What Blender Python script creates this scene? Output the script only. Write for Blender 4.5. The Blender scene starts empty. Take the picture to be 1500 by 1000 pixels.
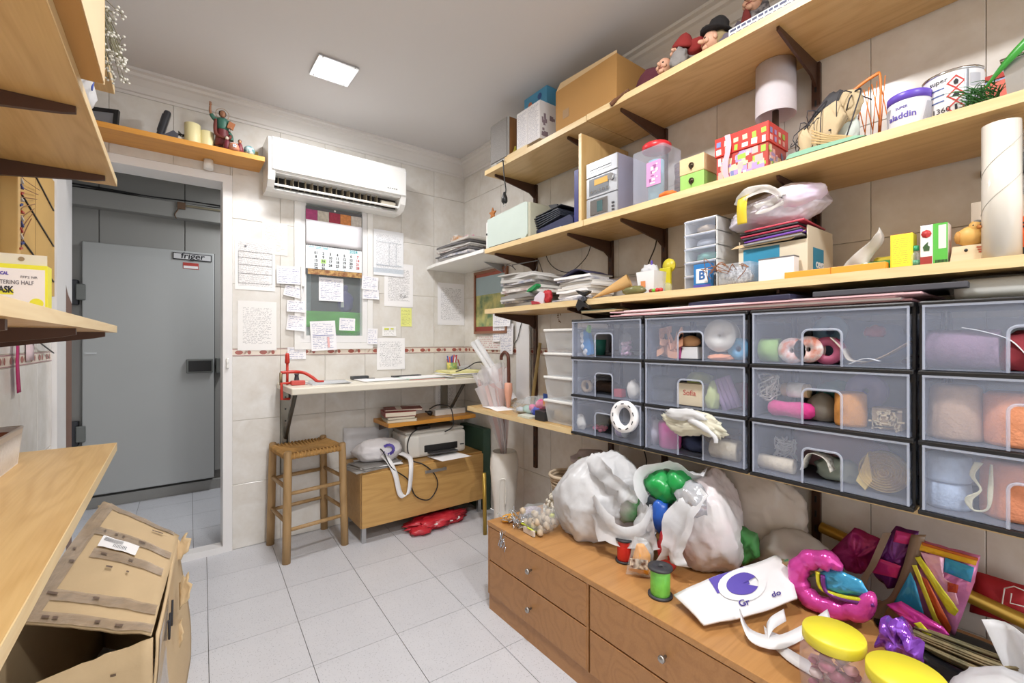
import bpy, bmesh, math, random
from mathutils import Vector, Matrix, Euler, noise

# ------------------------------------------------------------------ camera, world, lights, exposure
SC = bpy.context.scene
COL = SC.collection
FPX, VPX, HZY, CAMH = 655.0, 256.0, 499.5, 1.17      # focal length, wall vanishing point, horizon (1500x1000 px), eye height
YAW = math.atan((750 - VPX) / FPX)
cd = bpy.data.cameras.new('camera'); cam = bpy.data.objects.new('camera', cd); COL.objects.link(cam)
cd.sensor_width = 36; cd.lens = FPX / 1500 * 36; cd.clip_start = .02; cd.clip_end = 50
cd.shift_y = (HZY - 500) / 1500
cam.location = (0, 0, CAMH); cam.rotation_euler = (math.pi / 2, 0, -YAW)
SC.camera = cam
wd = bpy.data.worlds.new('world'); SC.world = wd; wd.use_nodes = True
wd.node_tree.nodes['Background'].inputs[0].default_value = (.97, .985, 1, 1)
wd.node_tree.nodes['Background'].inputs[1].default_value = 1.9
SC.view_settings.view_transform = 'Standard'; SC.view_settings.look = 'None'
SC.view_settings.gamma = 1; SC.view_settings.use_curve_mapping = False
SC.view_settings.exposure = 0.13
XR, YB, XL, ZC, YF = 1.77, 2.95, -.43, 2.515, -1.5     # right wall, back wall, left wall, ceiling, wall behind the camera
LAMPS = [(.63, 2.30), (.62, .72), (.62, -.85)]  # the third, behind the camera, is unseen and added for soft fill
for i, (x, y) in enumerate(LAMPS):
    ld = bpy.data.lights.new('downlight_lamp', 'AREA'); ld.shape = 'SQUARE'; ld.size = .15
    ld.energy = (15, 24, 30)[i]; ld.color = (1, .99, .985); ld.spread = math.radians(178)
    lo = bpy.data.objects.new('downlight_lamp', ld); COL.objects.link(lo); lo.location = (x, y, ZC - .006)
ld = bpy.data.lights.new('corridor_fill', 'AREA'); ld.shape = 'RECTANGLE'; ld.size = .1; ld.size_y = .5; ld.energy = 20; ld.color = (.96, .98, 1)  # unseen lamp added to brighten the corridor
lo = bpy.data.objects.new('corridor_fill', ld); COL.objects.link(lo); lo.location = (.86, 3.72, 2.372)
ld = bpy.data.lights.new('niche_fill', 'AREA'); ld.size = .2; ld.energy = 1.6; lo = bpy.data.objects.new('niche_fill', ld); COL.objects.link(lo); lo.location = (.81, 3.2, 2.19)  # unseen lamp added to brighten the goods behind the window pane

# ------------------------------------------------------------------ pixel -> place
_F = (math.sin(YAW), math.cos(YAW)); _R = (_F[1], -_F[0])
def ray(px, py):
    x = (px - 750) / FPX
    return Vector((_F[0] + _R[0] * x, _F[1] + _R[1] * x, (HZY - py) / FPX))
def onX(px, py, X):
    v = ray(px, py); t = X / v.x; return Vector((X, v.y * t, CAMH + v.z * t))
def onY(px, py, Y):
    v = ray(px, py); t = Y / v.y; return Vector((v.x * t, Y, CAMH + v.z * t))
def onZ(px, py, Z):
    v = ray(px, py); t = (Z - CAMH) / v.z; return Vector((v.x * t, v.y * t, Z))

# ------------------------------------------------------------------ objects
def lin(h):
    c = [int(h[i:i + 2], 16) / 255 for i in (0, 2, 4)]
    return tuple(v / 12.92 if v <= .04045 else ((v + .055) / 1.055) ** 2.4 for v in c) + (1,)
def tag(o, label=None, cat=None, group=None, kind=None):
    if label: o['label'] = label
    if cat: o['category'] = cat
    if group: o['group'] = group
    if kind: o['kind'] = kind
    return o
def thing(name, label, cat, loc=(0, 0, 0), rz=0, group=None, rot=None):
    o = bpy.data.objects.new(name, None); COL.objects.link(o); o.empty_display_size = .05
    o.location = loc; o.rotation_euler = rot if rot else (0, 0, rz)
    return tag(o, label, cat, group)
def mesh(name, bm, mat, smooth=False):
    me = bpy.data.meshes.new(name)
    bmesh.ops.recalc_face_normals(bm, faces=bm.faces[:]); bm.to_mesh(me); bm.free()
    for m in (mat if isinstance(mat, (list, tuple)) else [mat]): me.materials.append(m)
    if smooth: me.shade_smooth()
    return me
def part(name, bm, mat, parent=None, smooth=False, loc=None, rot=None):
    o = bpy.data.objects.new(name, bm if isinstance(bm, bpy.types.Mesh) else mesh(name, bm, mat, smooth)); COL.objects.link(o)
    if parent: o.parent = parent
    if loc is not None: o.location = loc
    if rot is not None: o.rotation_euler = rot
    return o
def solo(name, label, cat, bm, mat, loc=(0, 0, 0), rz=0, group=None, smooth=False, rot=None):
    o = part(name, bm, mat, None, smooth, loc, rot if rot else (0, 0, rz)); return tag(o, label, cat, group)
def copytree(o, parent=None):
    c = o.copy(); COL.objects.link(c); c.parent = parent
    for ch in list(o.children): copytree(ch, c)
    return c
RW = -math.pi / 2      # things on the right wall: local x to the viewer's right, local y into the wall
LW = math.pi / 2       # things on the left wall

# ------------------------------------------------------------------ shapes
def NB(): return bmesh.new()
def tf(verts, m):
    for v in verts: v.co = m @ v.co
def box(bm, c, s, rot=None, bev=0, mi=0, seg=2):
    r = bmesh.ops.create_cube(bm, size=1); vs = r['verts']
    for v in vs: v.co = Vector((v.co.x * s[0], v.co.y * s[1], v.co.z * s[2]))
    if bev:
        es = list({e for v in vs for e in v.link_edges})
        rr = bmesh.ops.bevel(bm, geom=es, offset=bev, segments=seg, affect='EDGES', profile=.5)
        vs = list({v for f in rr['faces'] for v in f.verts} | {v for v in vs if v.is_valid})
    m = Matrix.Translation(c)
    if rot: m = m @ Euler(rot).to_matrix().to_4x4()
    tf(vs, m)
    if mi:
        for f in {f for v in vs for f in v.link_faces}: f.material_index = mi
    return vs
def bx(x0, x1, y0, y1, z0, z1, bev=0):
    bm = NB(); box(bm, ((x0 + x1) / 2, (y0 + y1) / 2, (z0 + z1) / 2), (x1 - x0, y1 - y0, z1 - z0), bev=bev); return bm
def abx(bm, x0, x1, y0, y1, z0, z1, bev=0, mi=0):
    return box(bm, ((x0 + x1) / 2, (y0 + y1) / 2, (z0 + z1) / 2), (x1 - x0, y1 - y0, z1 - z0), bev=bev, mi=mi)
def lathe(bm, prof, c=(0, 0, 0), seg=24, rot=None, cap=True, mi=0, wob=None):
    rings = []
    for r, z in prof:
        ring = []
        for i in range(seg):
            a = 2 * math.pi * i / seg; rr = r * (wob(a, z) if wob else 1)
            ring.append(bm.verts.new((rr * math.cos(a), rr * math.sin(a), z)))
        rings.append(ring)
    fs = []
    for a, b in zip(rings, rings[1:]):
        for i in range(seg):
            j = (i + 1) % seg; fs.append(bm.faces.new((a[i], a[j], b[j], b[i])))
    if cap:
        if prof[0][0] > 1e-5: fs.append(bm.faces.new(rings[0][::-1]))
        if prof[-1][0] > 1e-5: fs.append(bm.faces.new(rings[-1]))
    m = Matrix.Translation(c)
    if rot: m = m @ Euler(rot).to_matrix().to_4x4()
    tf([v for r in rings for v in r], m)
    for f in fs:
        f.smooth = True; f.material_index = mi
    for f in fs[-2:] if cap else []: f.smooth = False
    return [v for r in rings for v in r]
def cyl(bm, c, r, h, seg=20, rot=None, r2=None, mi=0):
    return lathe(bm, [(r, 0), (r if r2 is None else r2, h)], c, seg, rot, True, mi)
def tube(bm, pts, r, seg=6, mi=0, closed=False):
    pts = [Vector(p) for p in pts]; n = len(pts); rings = []; prev = None
    for i, p in enumerate(pts):
        t = (pts[min(i + 1, n - 1)] - pts[max(i - 1, 0)])
        if closed: t = pts[(i + 1) % n] - pts[i - 1]
        t = t.normalized() if t.length > 1e-9 else Vector((0, 0, 1))
        u = prev if prev else (Vector((0, 0, 1)) if abs(t.z) < .9 else Vector((1, 0, 0)))
        u = (u - t * u.dot(t)); u = u.normalized() if u.length > 1e-6 else t.orthogonal().normalized()
        prev = u; w = t.cross(u); rr = r[i] if isinstance(r, (list, tuple)) else r
        rings.append([bm.verts.new(p + (u * math.cos(2 * math.pi * k / seg) + w * math.sin(2 * math.pi * k / seg)) * rr) for k in range(seg)])
    prs = list(zip(rings, rings[1:])) + ([(rings[-1], rings[0])] if closed else [])
    for a, b in prs:
        for k in range(seg):
            j = (k + 1) % seg; f = bm.faces.new((a[k], a[j], b[j], b[k])); f.smooth = True; f.material_index = mi
    if not closed:
        for rg, fl in ((rings[0], True), (rings[-1], False)):
            f = bm.faces.new(rg[::-1] if fl else rg); f.material_index = mi
    return [v for r_ in rings for v in r_]
def spline(pts, n=6):
    P = [Vector(p) for p in pts]; out = []
    for i in range(len(P) - 1):
        p0, p1, p2, p3 = P[max(i - 1, 0)], P[i], P[i + 1], P[min(i + 2, len(P) - 1)]
        for k in range(n):
            t = k / n
            out.append(.5 * ((2 * p1) + (p2 - p0) * t + (2 * p0 - 5 * p1 + 4 * p2 - p3) * t * t + (3 * p1 - p0 - 3 * p2 + p3) * t ** 3))
    out.append(P[-1]); return out
def prism(bm, poly, d, m=None, mi=0):
    """polygon in local xz extruded along y by d"""
    a = [bm.verts.new((x, 0, z)) for x, z in poly]; b = [bm.verts.new((x, d, z)) for x, z in poly]
    fs = [bm.faces.new(a), bm.faces.new(b[::-1])]
    for i in range(len(poly)):
        j = (i + 1) % len(poly); fs.append(bm.faces.new((a[j], a[i], b[i], b[j])))
    for f in fs: f.material_index = mi
    if m: tf(a + b, m)
    return a + b
def grid(bm, nx, ny, fn, mi=0, smooth=True, uv=True, wrap=False):
    """fn(u,v)->point"""
    V = [[bm.verts.new(fn(i / nx, j / ny)) for i in range(nx + 1)] for j in range(ny + 1)]
    ul = bm.loops.layers.uv.verify() if uv else None
    for j in range(ny):
        for i in range(nx):
            f = bm.faces.new((V[j][i], V[j][i + 1], V[j + 1][i + 1], V[j + 1][i])); f.smooth = smooth; f.material_index = mi
            if uv:
                for l, (a, b) in zip(f.loops, ((i, j), (i + 1, j), (i + 1, j + 1), (i, j + 1))): l[ul].uv = (a / nx, b / ny)
    return V
def nz(p, f, s=0): return noise.noise(Vector((p[0] * f + s * 7.13, p[1] * f + s * 3.7, p[2] * f - s * 1.9)))
def ridge(p, f, s=0): return 1 - 2 * abs(nz(p, f, s))
def facets(n, seed, lo=.82, hi=1.06):
    rd = random.Random(seed); out = []
    for _ in range(n):
        v = Vector((rd.gauss(0, 1), rd.gauss(0, 1), rd.gauss(0, 1))).normalized(); out.append((v, rd.uniform(lo, hi)))
    return out
def sackmesh(bm, c, s, seed=0, n=46, sub=5, flat=-.84, fn=None, fine=.05, mi=0):
    """plastic sack: polyhedral crumple planes with sharp fine creases"""
    F = facets(n, seed); r = bmesh.ops.create_icosphere(bm, subdivisions=sub, radius=1); vs = r['verts']
    for v in vs:
        p = v.co.normalized(); w = p + Vector((nz(p, 2.1, seed), nz(p, 2.1, seed + 1), nz(p, 2.1, seed + 2))) * .22; w.normalize(); d = 1.15
        for q, h in F:
            k = w.dot(q)
            if k > .2: d = min(d, h / k)
        d += fine * (ridge(p, 4.2, seed + 5) ** 3 * .9 + .55 * ridge(p, 9, seed + 8) ** 3 - .3)
        p = p * d
        if flat is not None and p.z < flat: p.z = flat + (p.z - flat) * .06
        if fn: p = fn(p)
        v.co = Vector((p.x * s[0], p.y * s[1], p.z * s[2])) + Vector(c)
    for f in {f for v in vs for f in v.link_faces}: f.smooth = True; f.material_index = mi
def band(bm, pts, w, up=(0, 0, 1), n=6, wave=.15, nv=4, seed=0):
    """crinkled flat strap along a path"""
    P = spline(pts, n); m = len(P) - 1; up = Vector(up)
    def f(u, v):
        i = int(round(u * m)); t = (P[min(i + 1, m)] - P[max(i - 1, 0)]).normalized(); a = up - t * up.dot(t); a = a.normalized() if a.length > 1e-4 else t.orthogonal().normalized(); b = t.cross(a)
        ww = w[i] if isinstance(w, list) else w * (1 + .25 * math.sin(u * 9 + seed)); return P[i] + a * (v - .5) * ww + b * ww * wave * (math.sin(v * 9 + u * 4 + seed) + 1.2 * ridge((u * 1.5, v, seed), 3)) + Vector((0, 0, ww * .12 * nz((u, v, seed), 7)))
    grid(bm, m, nv, f, uv=False)
def blob(bm, c, s, seed=0, amp=.12, freq=2.2, sub=4, crease=.05, cf=5., flat=None, fn=None, mi=0, rot=None):
    """crumpled closed bag-like volume: unit sphere scaled by s, displaced by noise and sharp creases"""
    r = bmesh.ops.create_icosphere(bm, subdivisions=sub, radius=1); vs = r['verts']
    for v in vs:
        p = v.co.copy(); d = 1 + amp * nz(p, freq, seed) + crease * (ridge(p, cf, seed + 3) - .5) + crease * .5 * (ridge(p, cf * 2.3, seed + 9) - .5)
        if flat is not None and p.z * d < flat: p.z = flat / d + (p.z - flat / d) * .08
        q = p * d
        if fn: q = fn(q)
        v.co = Vector((q.x * s[0], q.y * s[1], q.z * s[2]))
    m = Matrix.Translation(c)
    if rot: m = m @ Euler(rot).to_matrix().to_4x4()
    tf(vs, m)
    for f in {f for v in vs for f in v.link_faces}: f.smooth = True; f.material_index = mi
    return vs
_TXT = {}
def text(parent, s, size, mat, loc, rot=(math.pi / 2, 0, 0), name='lettering', align='CENTER', ext=.0004, sx=1, bold=0, shear=0):
    key = (s, size, align, bold, shear)
    if key not in _TXT:
        cu = bpy.data.curves.new('t', 'FONT'); cu.body = s; cu.size = size; cu.align_x = align; cu.align_y = 'CENTER'; cu.extrude = ext; cu.resolution_u = 3
        cu.offset = bold; cu.shear = shear
        to = bpy.data.objects.new('t', cu); COL.objects.link(to)
        me = bpy.data.meshes.new_from_object(to.evaluated_get(bpy.context.evaluated_depsgraph_get()))
        bpy.data.objects.remove(to); _TXT[key] = me
    me = _TXT[key].copy(); me.materials.clear(); me.materials.append(mat); me.name = name
    o = part(name, me, None, parent, loc=loc, rot=rot); o.scale = (sx, 1, 1); return o

# ------------------------------------------------------------------ materials
_M = {}
def base(name):
    m = bpy.data.materials.new(name); m.use_nodes = True; nt = m.node_tree
    return m, nt, nt.nodes['Principled BSDF'], nt.nodes['Material Output']
def N(nt, t, **kw):
    n = nt.nodes.new(t)
    for k, v in kw.items(): setattr(n, k, v)
    return n
def mixc(nt, fac, a, b):
    n = N(nt, 'ShaderNodeMix', data_type='RGBA')
    for i, v in ((0, fac), (6, a), (7, b)):
        if hasattr(v, 'links') or isinstance(v, bpy.types.NodeSocket): nt.links.new(v, n.inputs[i])
        else: n.inputs[i].default_value = v
    return n.outputs[2]
def mth(nt, op, a, b=None, c=None):
    n = N(nt, 'ShaderNodeMath', operation=op)
    for i, v in enumerate((a, b, c)):
        if v is None: continue
        if isinstance(v, bpy.types.NodeSocket): nt.links.new(v, n.inputs[i])
        else: n.inputs[i].default_value = v
    return n.outputs[0]
def noi(nt, scale, detail=3, vec=None, dist=0):
    n = N(nt, 'ShaderNodeTexNoise'); n.inputs['Scale'].default_value = scale; n.inputs['Detail'].default_value = detail
    n.inputs['Distortion'].default_value = dist
    if vec is not None: nt.links.new(vec, n.inputs['Vector'])
    return n.outputs['Fac']
def M(name, hx, rough=.5, metal=0, var=.08, vs=6., bump=0, bs=60., transp=0, coat=0, col2=None, trans=0, emit=0, ior=None, sss=0, tl=0):
    key = name
    if key in _M: return _M[key]
    m, nt, p, out = base(name); _M[key] = m
    c = lin(hx) if isinstance(hx, str) else hx
    oc = N(nt, 'ShaderNodeTexCoord').outputs['Object']
    if var or col2:
        f = noi(nt, vs, 4, oc)
        if col2:
            ra = N(nt, 'ShaderNodeMapRange'); nt.links.new(f, ra.inputs[0]); ra.inputs[1].default_value = .38; ra.inputs[2].default_value = .62
            nt.links.new(mixc(nt, ra.outputs[0], c, lin(col2)), p.inputs['Base Color'])
        else:
            d = tuple(v * (1 - var * 1.6) for v in c[:3]) + (1,); e = tuple(min(1, v * (1 + var)) for v in c[:3]) + (1,)
            nt.links.new(mixc(nt, f, d, e), p.inputs['Base Color'])
    else: p.inputs['Base Color'].default_value = c
    p.inputs['Roughness'].default_value = rough; p.inputs['Metallic'].default_value = metal
    if coat: p.inputs['Coat Weight'].default_value = coat; p.inputs['Coat Roughness'].default_value = .08
    if ior: p.inputs['IOR'].default_value = ior
    if emit: p.inputs['Emission Color'].default_value = c; p.inputs['Emission Strength'].default_value = emit
    if bump:
        b = N(nt, 'ShaderNodeBump'); b.inputs['Strength'].default_value = bump; b.inputs['Distance'].default_value = .004
        nt.links.new(noi(nt, bs, 3, oc), b.inputs['Height']); nt.links.new(b.outputs[0], p.inputs['Normal'])
    sh = p.outputs[0]
    if tl:
        t = N(nt, 'ShaderNodeBsdfTranslucent'); t.inputs[0].default_value = c
        x = N(nt, 'ShaderNodeMixShader'); x.inputs[0].default_value = tl; nt.links.new(sh, x.inputs[1]); nt.links.new(t.outputs[0], x.inputs[2]); sh = x.outputs[0]
    if transp:
        t = N(nt, 'ShaderNodeBsdfTransparent'); t.inputs[0].default_value = (.97, .98, 1, 1)
        x = N(nt, 'ShaderNodeMixShader'); x.inputs[0].default_value = transp; nt.links.new(sh, x.inputs[1]); nt.links.new(t.outputs[0], x.inputs[2]); sh = x.outputs[0]
    nt.links.new(sh, out.inputs['Surface'])
    return m
def wood(name, c1, c2, axis=1, rough=.35, sc=1., dark=None):
    """grain runs along object axis; contour lines of stretched noise give cathedral figure"""
    m, nt, p, out = base(name); oc = N(nt, 'ShaderNodeTexCoord').outputs['Object']
    mp = N(nt, 'ShaderNodeMapping'); nt.links.new(oc, mp.inputs[0])
    s = [7 * sc, 7 * sc, 7 * sc]; s[axis] = 1.1 * sc; mp.inputs['Scale'].default_value = s
    oi = N(nt, 'ShaderNodeObjectInfo')
    ad = N(nt, 'ShaderNodeVectorMath', operation='ADD'); nt.links.new(mp.outputs[0], ad.inputs[0])
    cx = N(nt, 'ShaderNodeCombineXYZ')
    for i in range(3): nt.links.new(mth(nt, 'MULTIPLY', oi.outputs['Random'], 17.3 + i * 5), cx.inputs[i])
    nt.links.new(cx.outputs[0], ad.inputs[1])
    n = noi(nt, .8, 2, ad.outputs[0]); w = mth(nt, 'SINE', mth(nt, 'MULTIPLY', n, 75)); w = mth(nt, 'MULTIPLY_ADD', w, .5, .5); w = mth(nt, 'POWER', w, 2.2)
    mp2 = N(nt, 'ShaderNodeMapping'); nt.links.new(oc, mp2.inputs[0]); s2 = [180 * sc] * 3; s2[axis] = 7 * sc; mp2.inputs['Scale'].default_value = s2
    fi = noi(nt, 1, 3, mp2.outputs[0])
    f = mth(nt, 'ADD', mth(nt, 'MULTIPLY', w, .24), mth(nt, 'MULTIPLY', fi, .6))
    nt.links.new(mixc(nt, f, lin(c1), lin(c2)), p.inputs['Base Color'])
    p.inputs['Roughness'].default_value = rough
    b = N(nt, 'ShaderNodeBump'); b.inputs['Strength'].default_value = .08; b.inputs['Distance'].default_value = .001
    nt.links.new(fi, b.inputs['Height']); nt.links.new(b.outputs[0], p.inputs['Normal'])
    return m
def paper(name, hx='F4F3F4', ink='50525E', pitch=.0075, fill=.5, margin=.1, word=150., rough=.7, band=None, hand=False):
    """sheet with lines of print in UV space margins, metres from object space"""
    if name in _M: return _M[name]
    m, nt, p, out = base(name); _M[name] = m
    tc = N(nt, 'ShaderNodeTexCoord'); sp = N(nt, 'ShaderNodeSeparateXYZ'); nt.links.new(tc.outputs['Object'], sp.inputs[0])
    su = N(nt, 'ShaderNodeSeparateXYZ'); nt.links.new(tc.outputs['UV'], su.inputs[0])
    z = sp.outputs[2]
    if hand: z = mth(nt, 'ADD', z, mth(nt, 'MULTIPLY', noi(nt, 40, 2, tc.outputs['Object']), pitch * .6))
    row = mth(nt, 'DIVIDE', z, pitch); fr = mth(nt, 'FRACT', row); fl = mth(nt, 'FLOOR', row)
    line = mth(nt, 'MULTIPLY', mth(nt, 'GREATER_THAN', fr, .3), mth(nt, 'LESS_THAN', fr, .72))
    cx = N(nt, 'ShaderNodeCombineXYZ'); nt.links.new(mth(nt, 'MULTIPLY', sp.outputs[0], word), cx.inputs[0]); nt.links.new(mth(nt, 'MULTIPLY', fl, 13.7), cx.inputs[1])
    if hand: nt.links.new(mth(nt, 'MULTIPLY', z, word * 3), cx.inputs[2])
    wd_ = mth(nt, 'GREATER_THAN', noi(nt, 1, 1, cx.outputs[0]), 1 - fill)
    cl = N(nt, 'ShaderNodeCombineXYZ'); nt.links.new(mth(nt, 'MULTIPLY', fl, 5.31), cl.inputs[1])
    ln = noi(nt, 1, 0, cl.outputs[0])
    end = mth(nt, 'LESS_THAN', su.outputs[0], mth(nt, 'MULTIPLY_ADD', ln, .9, .38))
    f = mth(nt, 'MULTIPLY', line, wd_); f = mth(nt, 'MULTIPLY', f, end)
    for o_ in (0, 1):
        f = mth(nt, 'MULTIPLY', f, mth(nt, 'GREATER_THAN', su.outputs[o_], margin)); f = mth(nt, 'MULTIPLY', f, mth(nt, 'LESS_THAN', su.outputs[o_], 1 - margin))
    f = mth(nt, 'MULTIPLY', f, .6)
    col = mixc(nt, f, lin(hx), lin(ink))
    if band:
        b = mth(nt, 'MULTIPLY', mth(nt, 'GREATER_THAN', su.outputs[1], band[0]), mth(nt, 'LESS_THAN', su.outputs[1], band[1]))
        col = mixc(nt, mth(nt, 'MULTIPLY', b, .7), col, lin(band[2]))
    nt.links.new(col, p.inputs['Base Color']); p.inputs['Roughness'].default_value = rough
    return m

OAK = wood('oak_veneer', 'D4B27A', 'AE854C', 1)
OAKX = wood('oak_veneer_cross', 'D4B27A', 'AE854C', 0)
OAKZ = wood('oak_veneer_upright', 'D2B07A', 'B08A52', 2)
EDGE = wood('oak_edge_band', 'E8D2A4', 'D2B07A', 1)
EDGEX = wood('oak_edge_band_cross', 'E8D2A4', 'D2B07A', 0)
HONEY = wood('honey_pine', 'DFA048', 'BE7D2B', 0, .4)
CHERRY = wood('cherry_veneer', 'B58452', '94653A', 1, .38)
CHERRYT = wood('cherry_top', 'C2905A', '9E6F3E', 1, .3)
STOOLW = wood('stool_beech', 'B8976A', '8A6B42', 2, .5)
BRACK = M('brown_steel', '50372B', .45, .3)
WHITE = M('white_plastic', 'EEEEEC', .35, var=.03)
WPAINT = M('white_paint', 'EDECEA', .4, var=.05, vs=3)
BLACK = M('black_plastic', '1B1B1D', .4, var=.1)
DGREY = M('dark_grey_plastic', '3A3C42', .45)
STEEL = M('brushed_steel', 'B9BBBD', .3, .9)
CHROME = M('chrome', 'D5D7DA', .15, 1)
CARD = M('cardboard', 'C49A66', .8, var=.1, vs=5, bump=.15, bs=90)
CARDL = M('cardboard_light', 'D8BC92', .8, var=.08, vs=5, bump=.1, bs=90)
FROST = M('frosted_plastic', 'C6CEE2', .28, var=0, transp=.86)
FROST2 = M('frosted_plastic_rim', 'D5DBEA', .25, var=0, transp=.66)
CLEARP = M('clear_plastic', 'E8EEF4', .1, var=0, transp=.86)
MILKY = M('milky_plastic', 'E4E6E8', .35, var=0, transp=.66)
BAGW = M('white_polythene', 'ECEDF0', .3, var=.04, bump=.5, bs=26, transp=.06, tl=.3)
BAGT = M('thin_polythene', 'E6E2DC', .26, var=.04, bump=.5, bs=24, transp=.25, tl=.2)
CELLO = M('cellophane', 'EAF0F2', .1, var=0, bump=.3, bs=40, transp=.8)
PAPERW = M('plain_paper', 'F2F1F2', .75, var=.02)
INK = M('ink_black', '26262C', .6, var=0)
INKB = M('ink_blue', '3B4FA0', .6, var=0)
INKR = M('ink_red', 'C43A34', .6, var=0)
INKP = M('ink_violet', '5A4BA8', .6, var=0)
INKC = M('ink_cyan', '4CB4BF', .6, var=0)
PW1 = paper('printed_sheet'); PW2 = paper('form_sheet', 'F1F0F0', '6A6A74', .006, .56, .08, 190)
PWH = paper('handwritten_note', 'F2F1F5', '5560A0', .011, .5, .07, 90, hand=True)
PWL = paper('list_sheet', 'F1F0EF', '77777F', .0058, .5, .13, 120)
PYEL = paper('yellow_note', 'E6EA8C', '8A8A50', .009, .5, .08, 100, hand=True)

# ------------------------------------------------------------------ room shell
def tile_mat(name, c1, c2, gl=.12):
    m, nt, p, out = base(name); oc = N(nt, 'ShaderNodeTexCoord').outputs['Object']; oi = N(nt, 'ShaderNodeObjectInfo').outputs['Random']
    mp = N(nt, 'ShaderNodeMapping'); nt.links.new(oc, mp.inputs[0]); cx = N(nt, 'ShaderNodeCombineXYZ')
    for i in range(3): nt.links.new(mth(nt, 'MULTIPLY', oi, 9.1 + 4 * i), cx.inputs[i])
    nt.links.new(cx.outputs[0], mp.inputs['Location'])
    f = mth(nt, 'ADD', mth(nt, 'MULTIPLY', noi(nt, 9, 5, mp.outputs[0], .6), .8), mth(nt, 'MULTIPLY', noi(nt, 45, 3, mp.outputs[0]), .25))
    ra = N(nt, 'ShaderNodeMapRange'); nt.links.new(f, ra.inputs[0]); ra.inputs[1].default_value = .3; ra.inputs[2].default_value = .75
    nt.links.new(mixc(nt, ra.outputs[0], lin(c1), lin(c2)), p.inputs['Base Color'])
    p.inputs['Roughness'].default_value = gl; p.inputs['IOR'].default_value = 1.45
    return m
TILEM = tile_mat('cream_wall_tile', 'E4E2DE', 'D3CDC4', .16)
GROUT = M('wall_grout', 'D2CABC', .8, var=.05)
PLAST = M('ceiling_plaster', 'D3D1D1', .85, var=.02, vs=2)
MOULD = M('plaster_moulding', 'DDDAD7', .7, var=.02)
def struct(name, bm, mat, parent=None):
    o = part(name, bm, mat, parent); o['kind'] = 'structure'; return o
RTILE = M('listello_ground', 'E6DACB', .2, var=.05)
RRED = M('listello_red', 'A55C50', .25, var=.15, vs=40); RLINE = M('listello_line', '96626B', .3, var=.1); RLEAF = M('listello_leaf', 'C9AFA0', .3, var=.1, vs=30)
ZROWS = [(.0, .362), (.362, .722), (.722, 1.084), (1.128, 1.492), (1.492, 1.860), (1.860, 2.224), (2.224, 2.43)]
BORD = (1.084, 1.128)
_tm = {}
def tile_mesh(w, h):
    k = (round(w, 3), round(h, 3))
    if k not in _tm:
        bm = NB(); g = .0016
        box(bm, (w / 2, -.003, h / 2), (w - g, .006, h - g), bev=.0012, seg=1); _tm[k] = mesh('tile', bm, TILEM)
    return _tm[k]
def listello(w):
    k = ('l', round(w, 3))
    if k not in _tm:
        bm = NB(); h = BORD[1] - BORD[0]; g = .0014
        box(bm, (w / 2, -.003, h / 2), (w - g, .006, h - g))
        for z in (.004, h - .004): box(bm, (w / 2, -.0062, z), (w - g, .001, .003), mi=2)
        n = max(1, round(w / .125))
        for i in range(n):
            cx = w * (i + .5) / n - .028
            for a, (rx, rz_) in ((0, (.019, .0125)), (1, (.009, .012))):
                px = cx + a * .056 if a == 0 else cx + .05
                if not (.02 < px < w - .012): continue
                vs = [bm.verts.new((px + rx * math.cos(t * math.pi / 5) * (1 if t % 5 else 1.1), -.0068, h / 2 + rz_ * math.sin(t * math.pi / 5))) for t in range(10)]
                bm.faces.new(vs).material_index = 1
            for s in (0, 1):
                x0 = cx + .018 + s * .008
                if x0 + .03 > w or x0 < .004: continue
                pts = [(x0, .010), (x0 + .010, .013 + .004 * s), (x0 + .022, .030), (x0 + .016, .034), (x0 + .004, .022)]
                bm.faces.new([bm.verts.new((x, -.0066, z)) for x, z in pts]).material_index = 3
        _tm[k] = mesh('border_tile', bm, [RTILE, RRED, RLINE, RLEAF])
    return _tm[k]
def tile_wall(parent, u0, u1, place, holes=(), z0=0, z1=2.43, off=0., W=.2525):
    """place(u,z)->(loc,rotz); holes: (u0,u1,z0,z1) rectangles left free; tiles are cut around them"""
    us = [u0]; k = math.floor((u0 - off) / W) + 1
    while off + k * W < u1 - .02: us.append(off + k * W); k += 1
    us.append(u1); us = [u for i, u in enumerate(us) if i == 0 or u - us[i - 1] > .012]
    rows = [(max(a, z0), min(b, z1), 0) for a, b in ZROWS] + [(BORD[0], BORD[1], 1)]
    for a, b, isb in rows:
        if b - a < .015: continue
        for ua, ub in zip(us, us[1:]):
            rects = [(ua, ub, a, b)]
            for h in holes:
                nr = []
                for r in rects:
                    if h[1] <= r[0] or h[0] >= r[1] or h[3] <= r[2] or h[2] >= r[3]: nr.append(r); continue
                    if h[0] > r[0]: nr.append((r[0], h[0], r[2], r[3]))
                    if h[1] < r[1]: nr.append((h[1], r[1], r[2], r[3]))
                    x0, x1 = max(h[0], r[0]), min(h[1], r[1])
                    if h[2] > r[2]: nr.append((x0, x1, r[2], h[2]))
                    if h[3] < r[3]: nr.append((x0, x1, h[3], r[3]))
                rects = nr
            for r in rects:
                if r[1] - r[0] < .008 or r[3] - r[2] < .008: continue
                loc, rz = place(r[0], r[2])
                me = listello(r[1] - r[0]) if isb and r[3] - r[2] > .03 else tile_mesh(r[1] - r[0], r[3] - r[2])
                part('border_tile' if isb else 'tile', me, None, parent, loc=loc, rot=(0, 0, rz))
DX0, DX1, DZ = -.43, .212, 2.05          # doorway in the back wall (clear opening)
WX0, WX1, WZ0, WZ1 = .575, 1.053, 1.12, 2.06   # window frame, outside
bm = NB(); BT = .15
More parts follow.
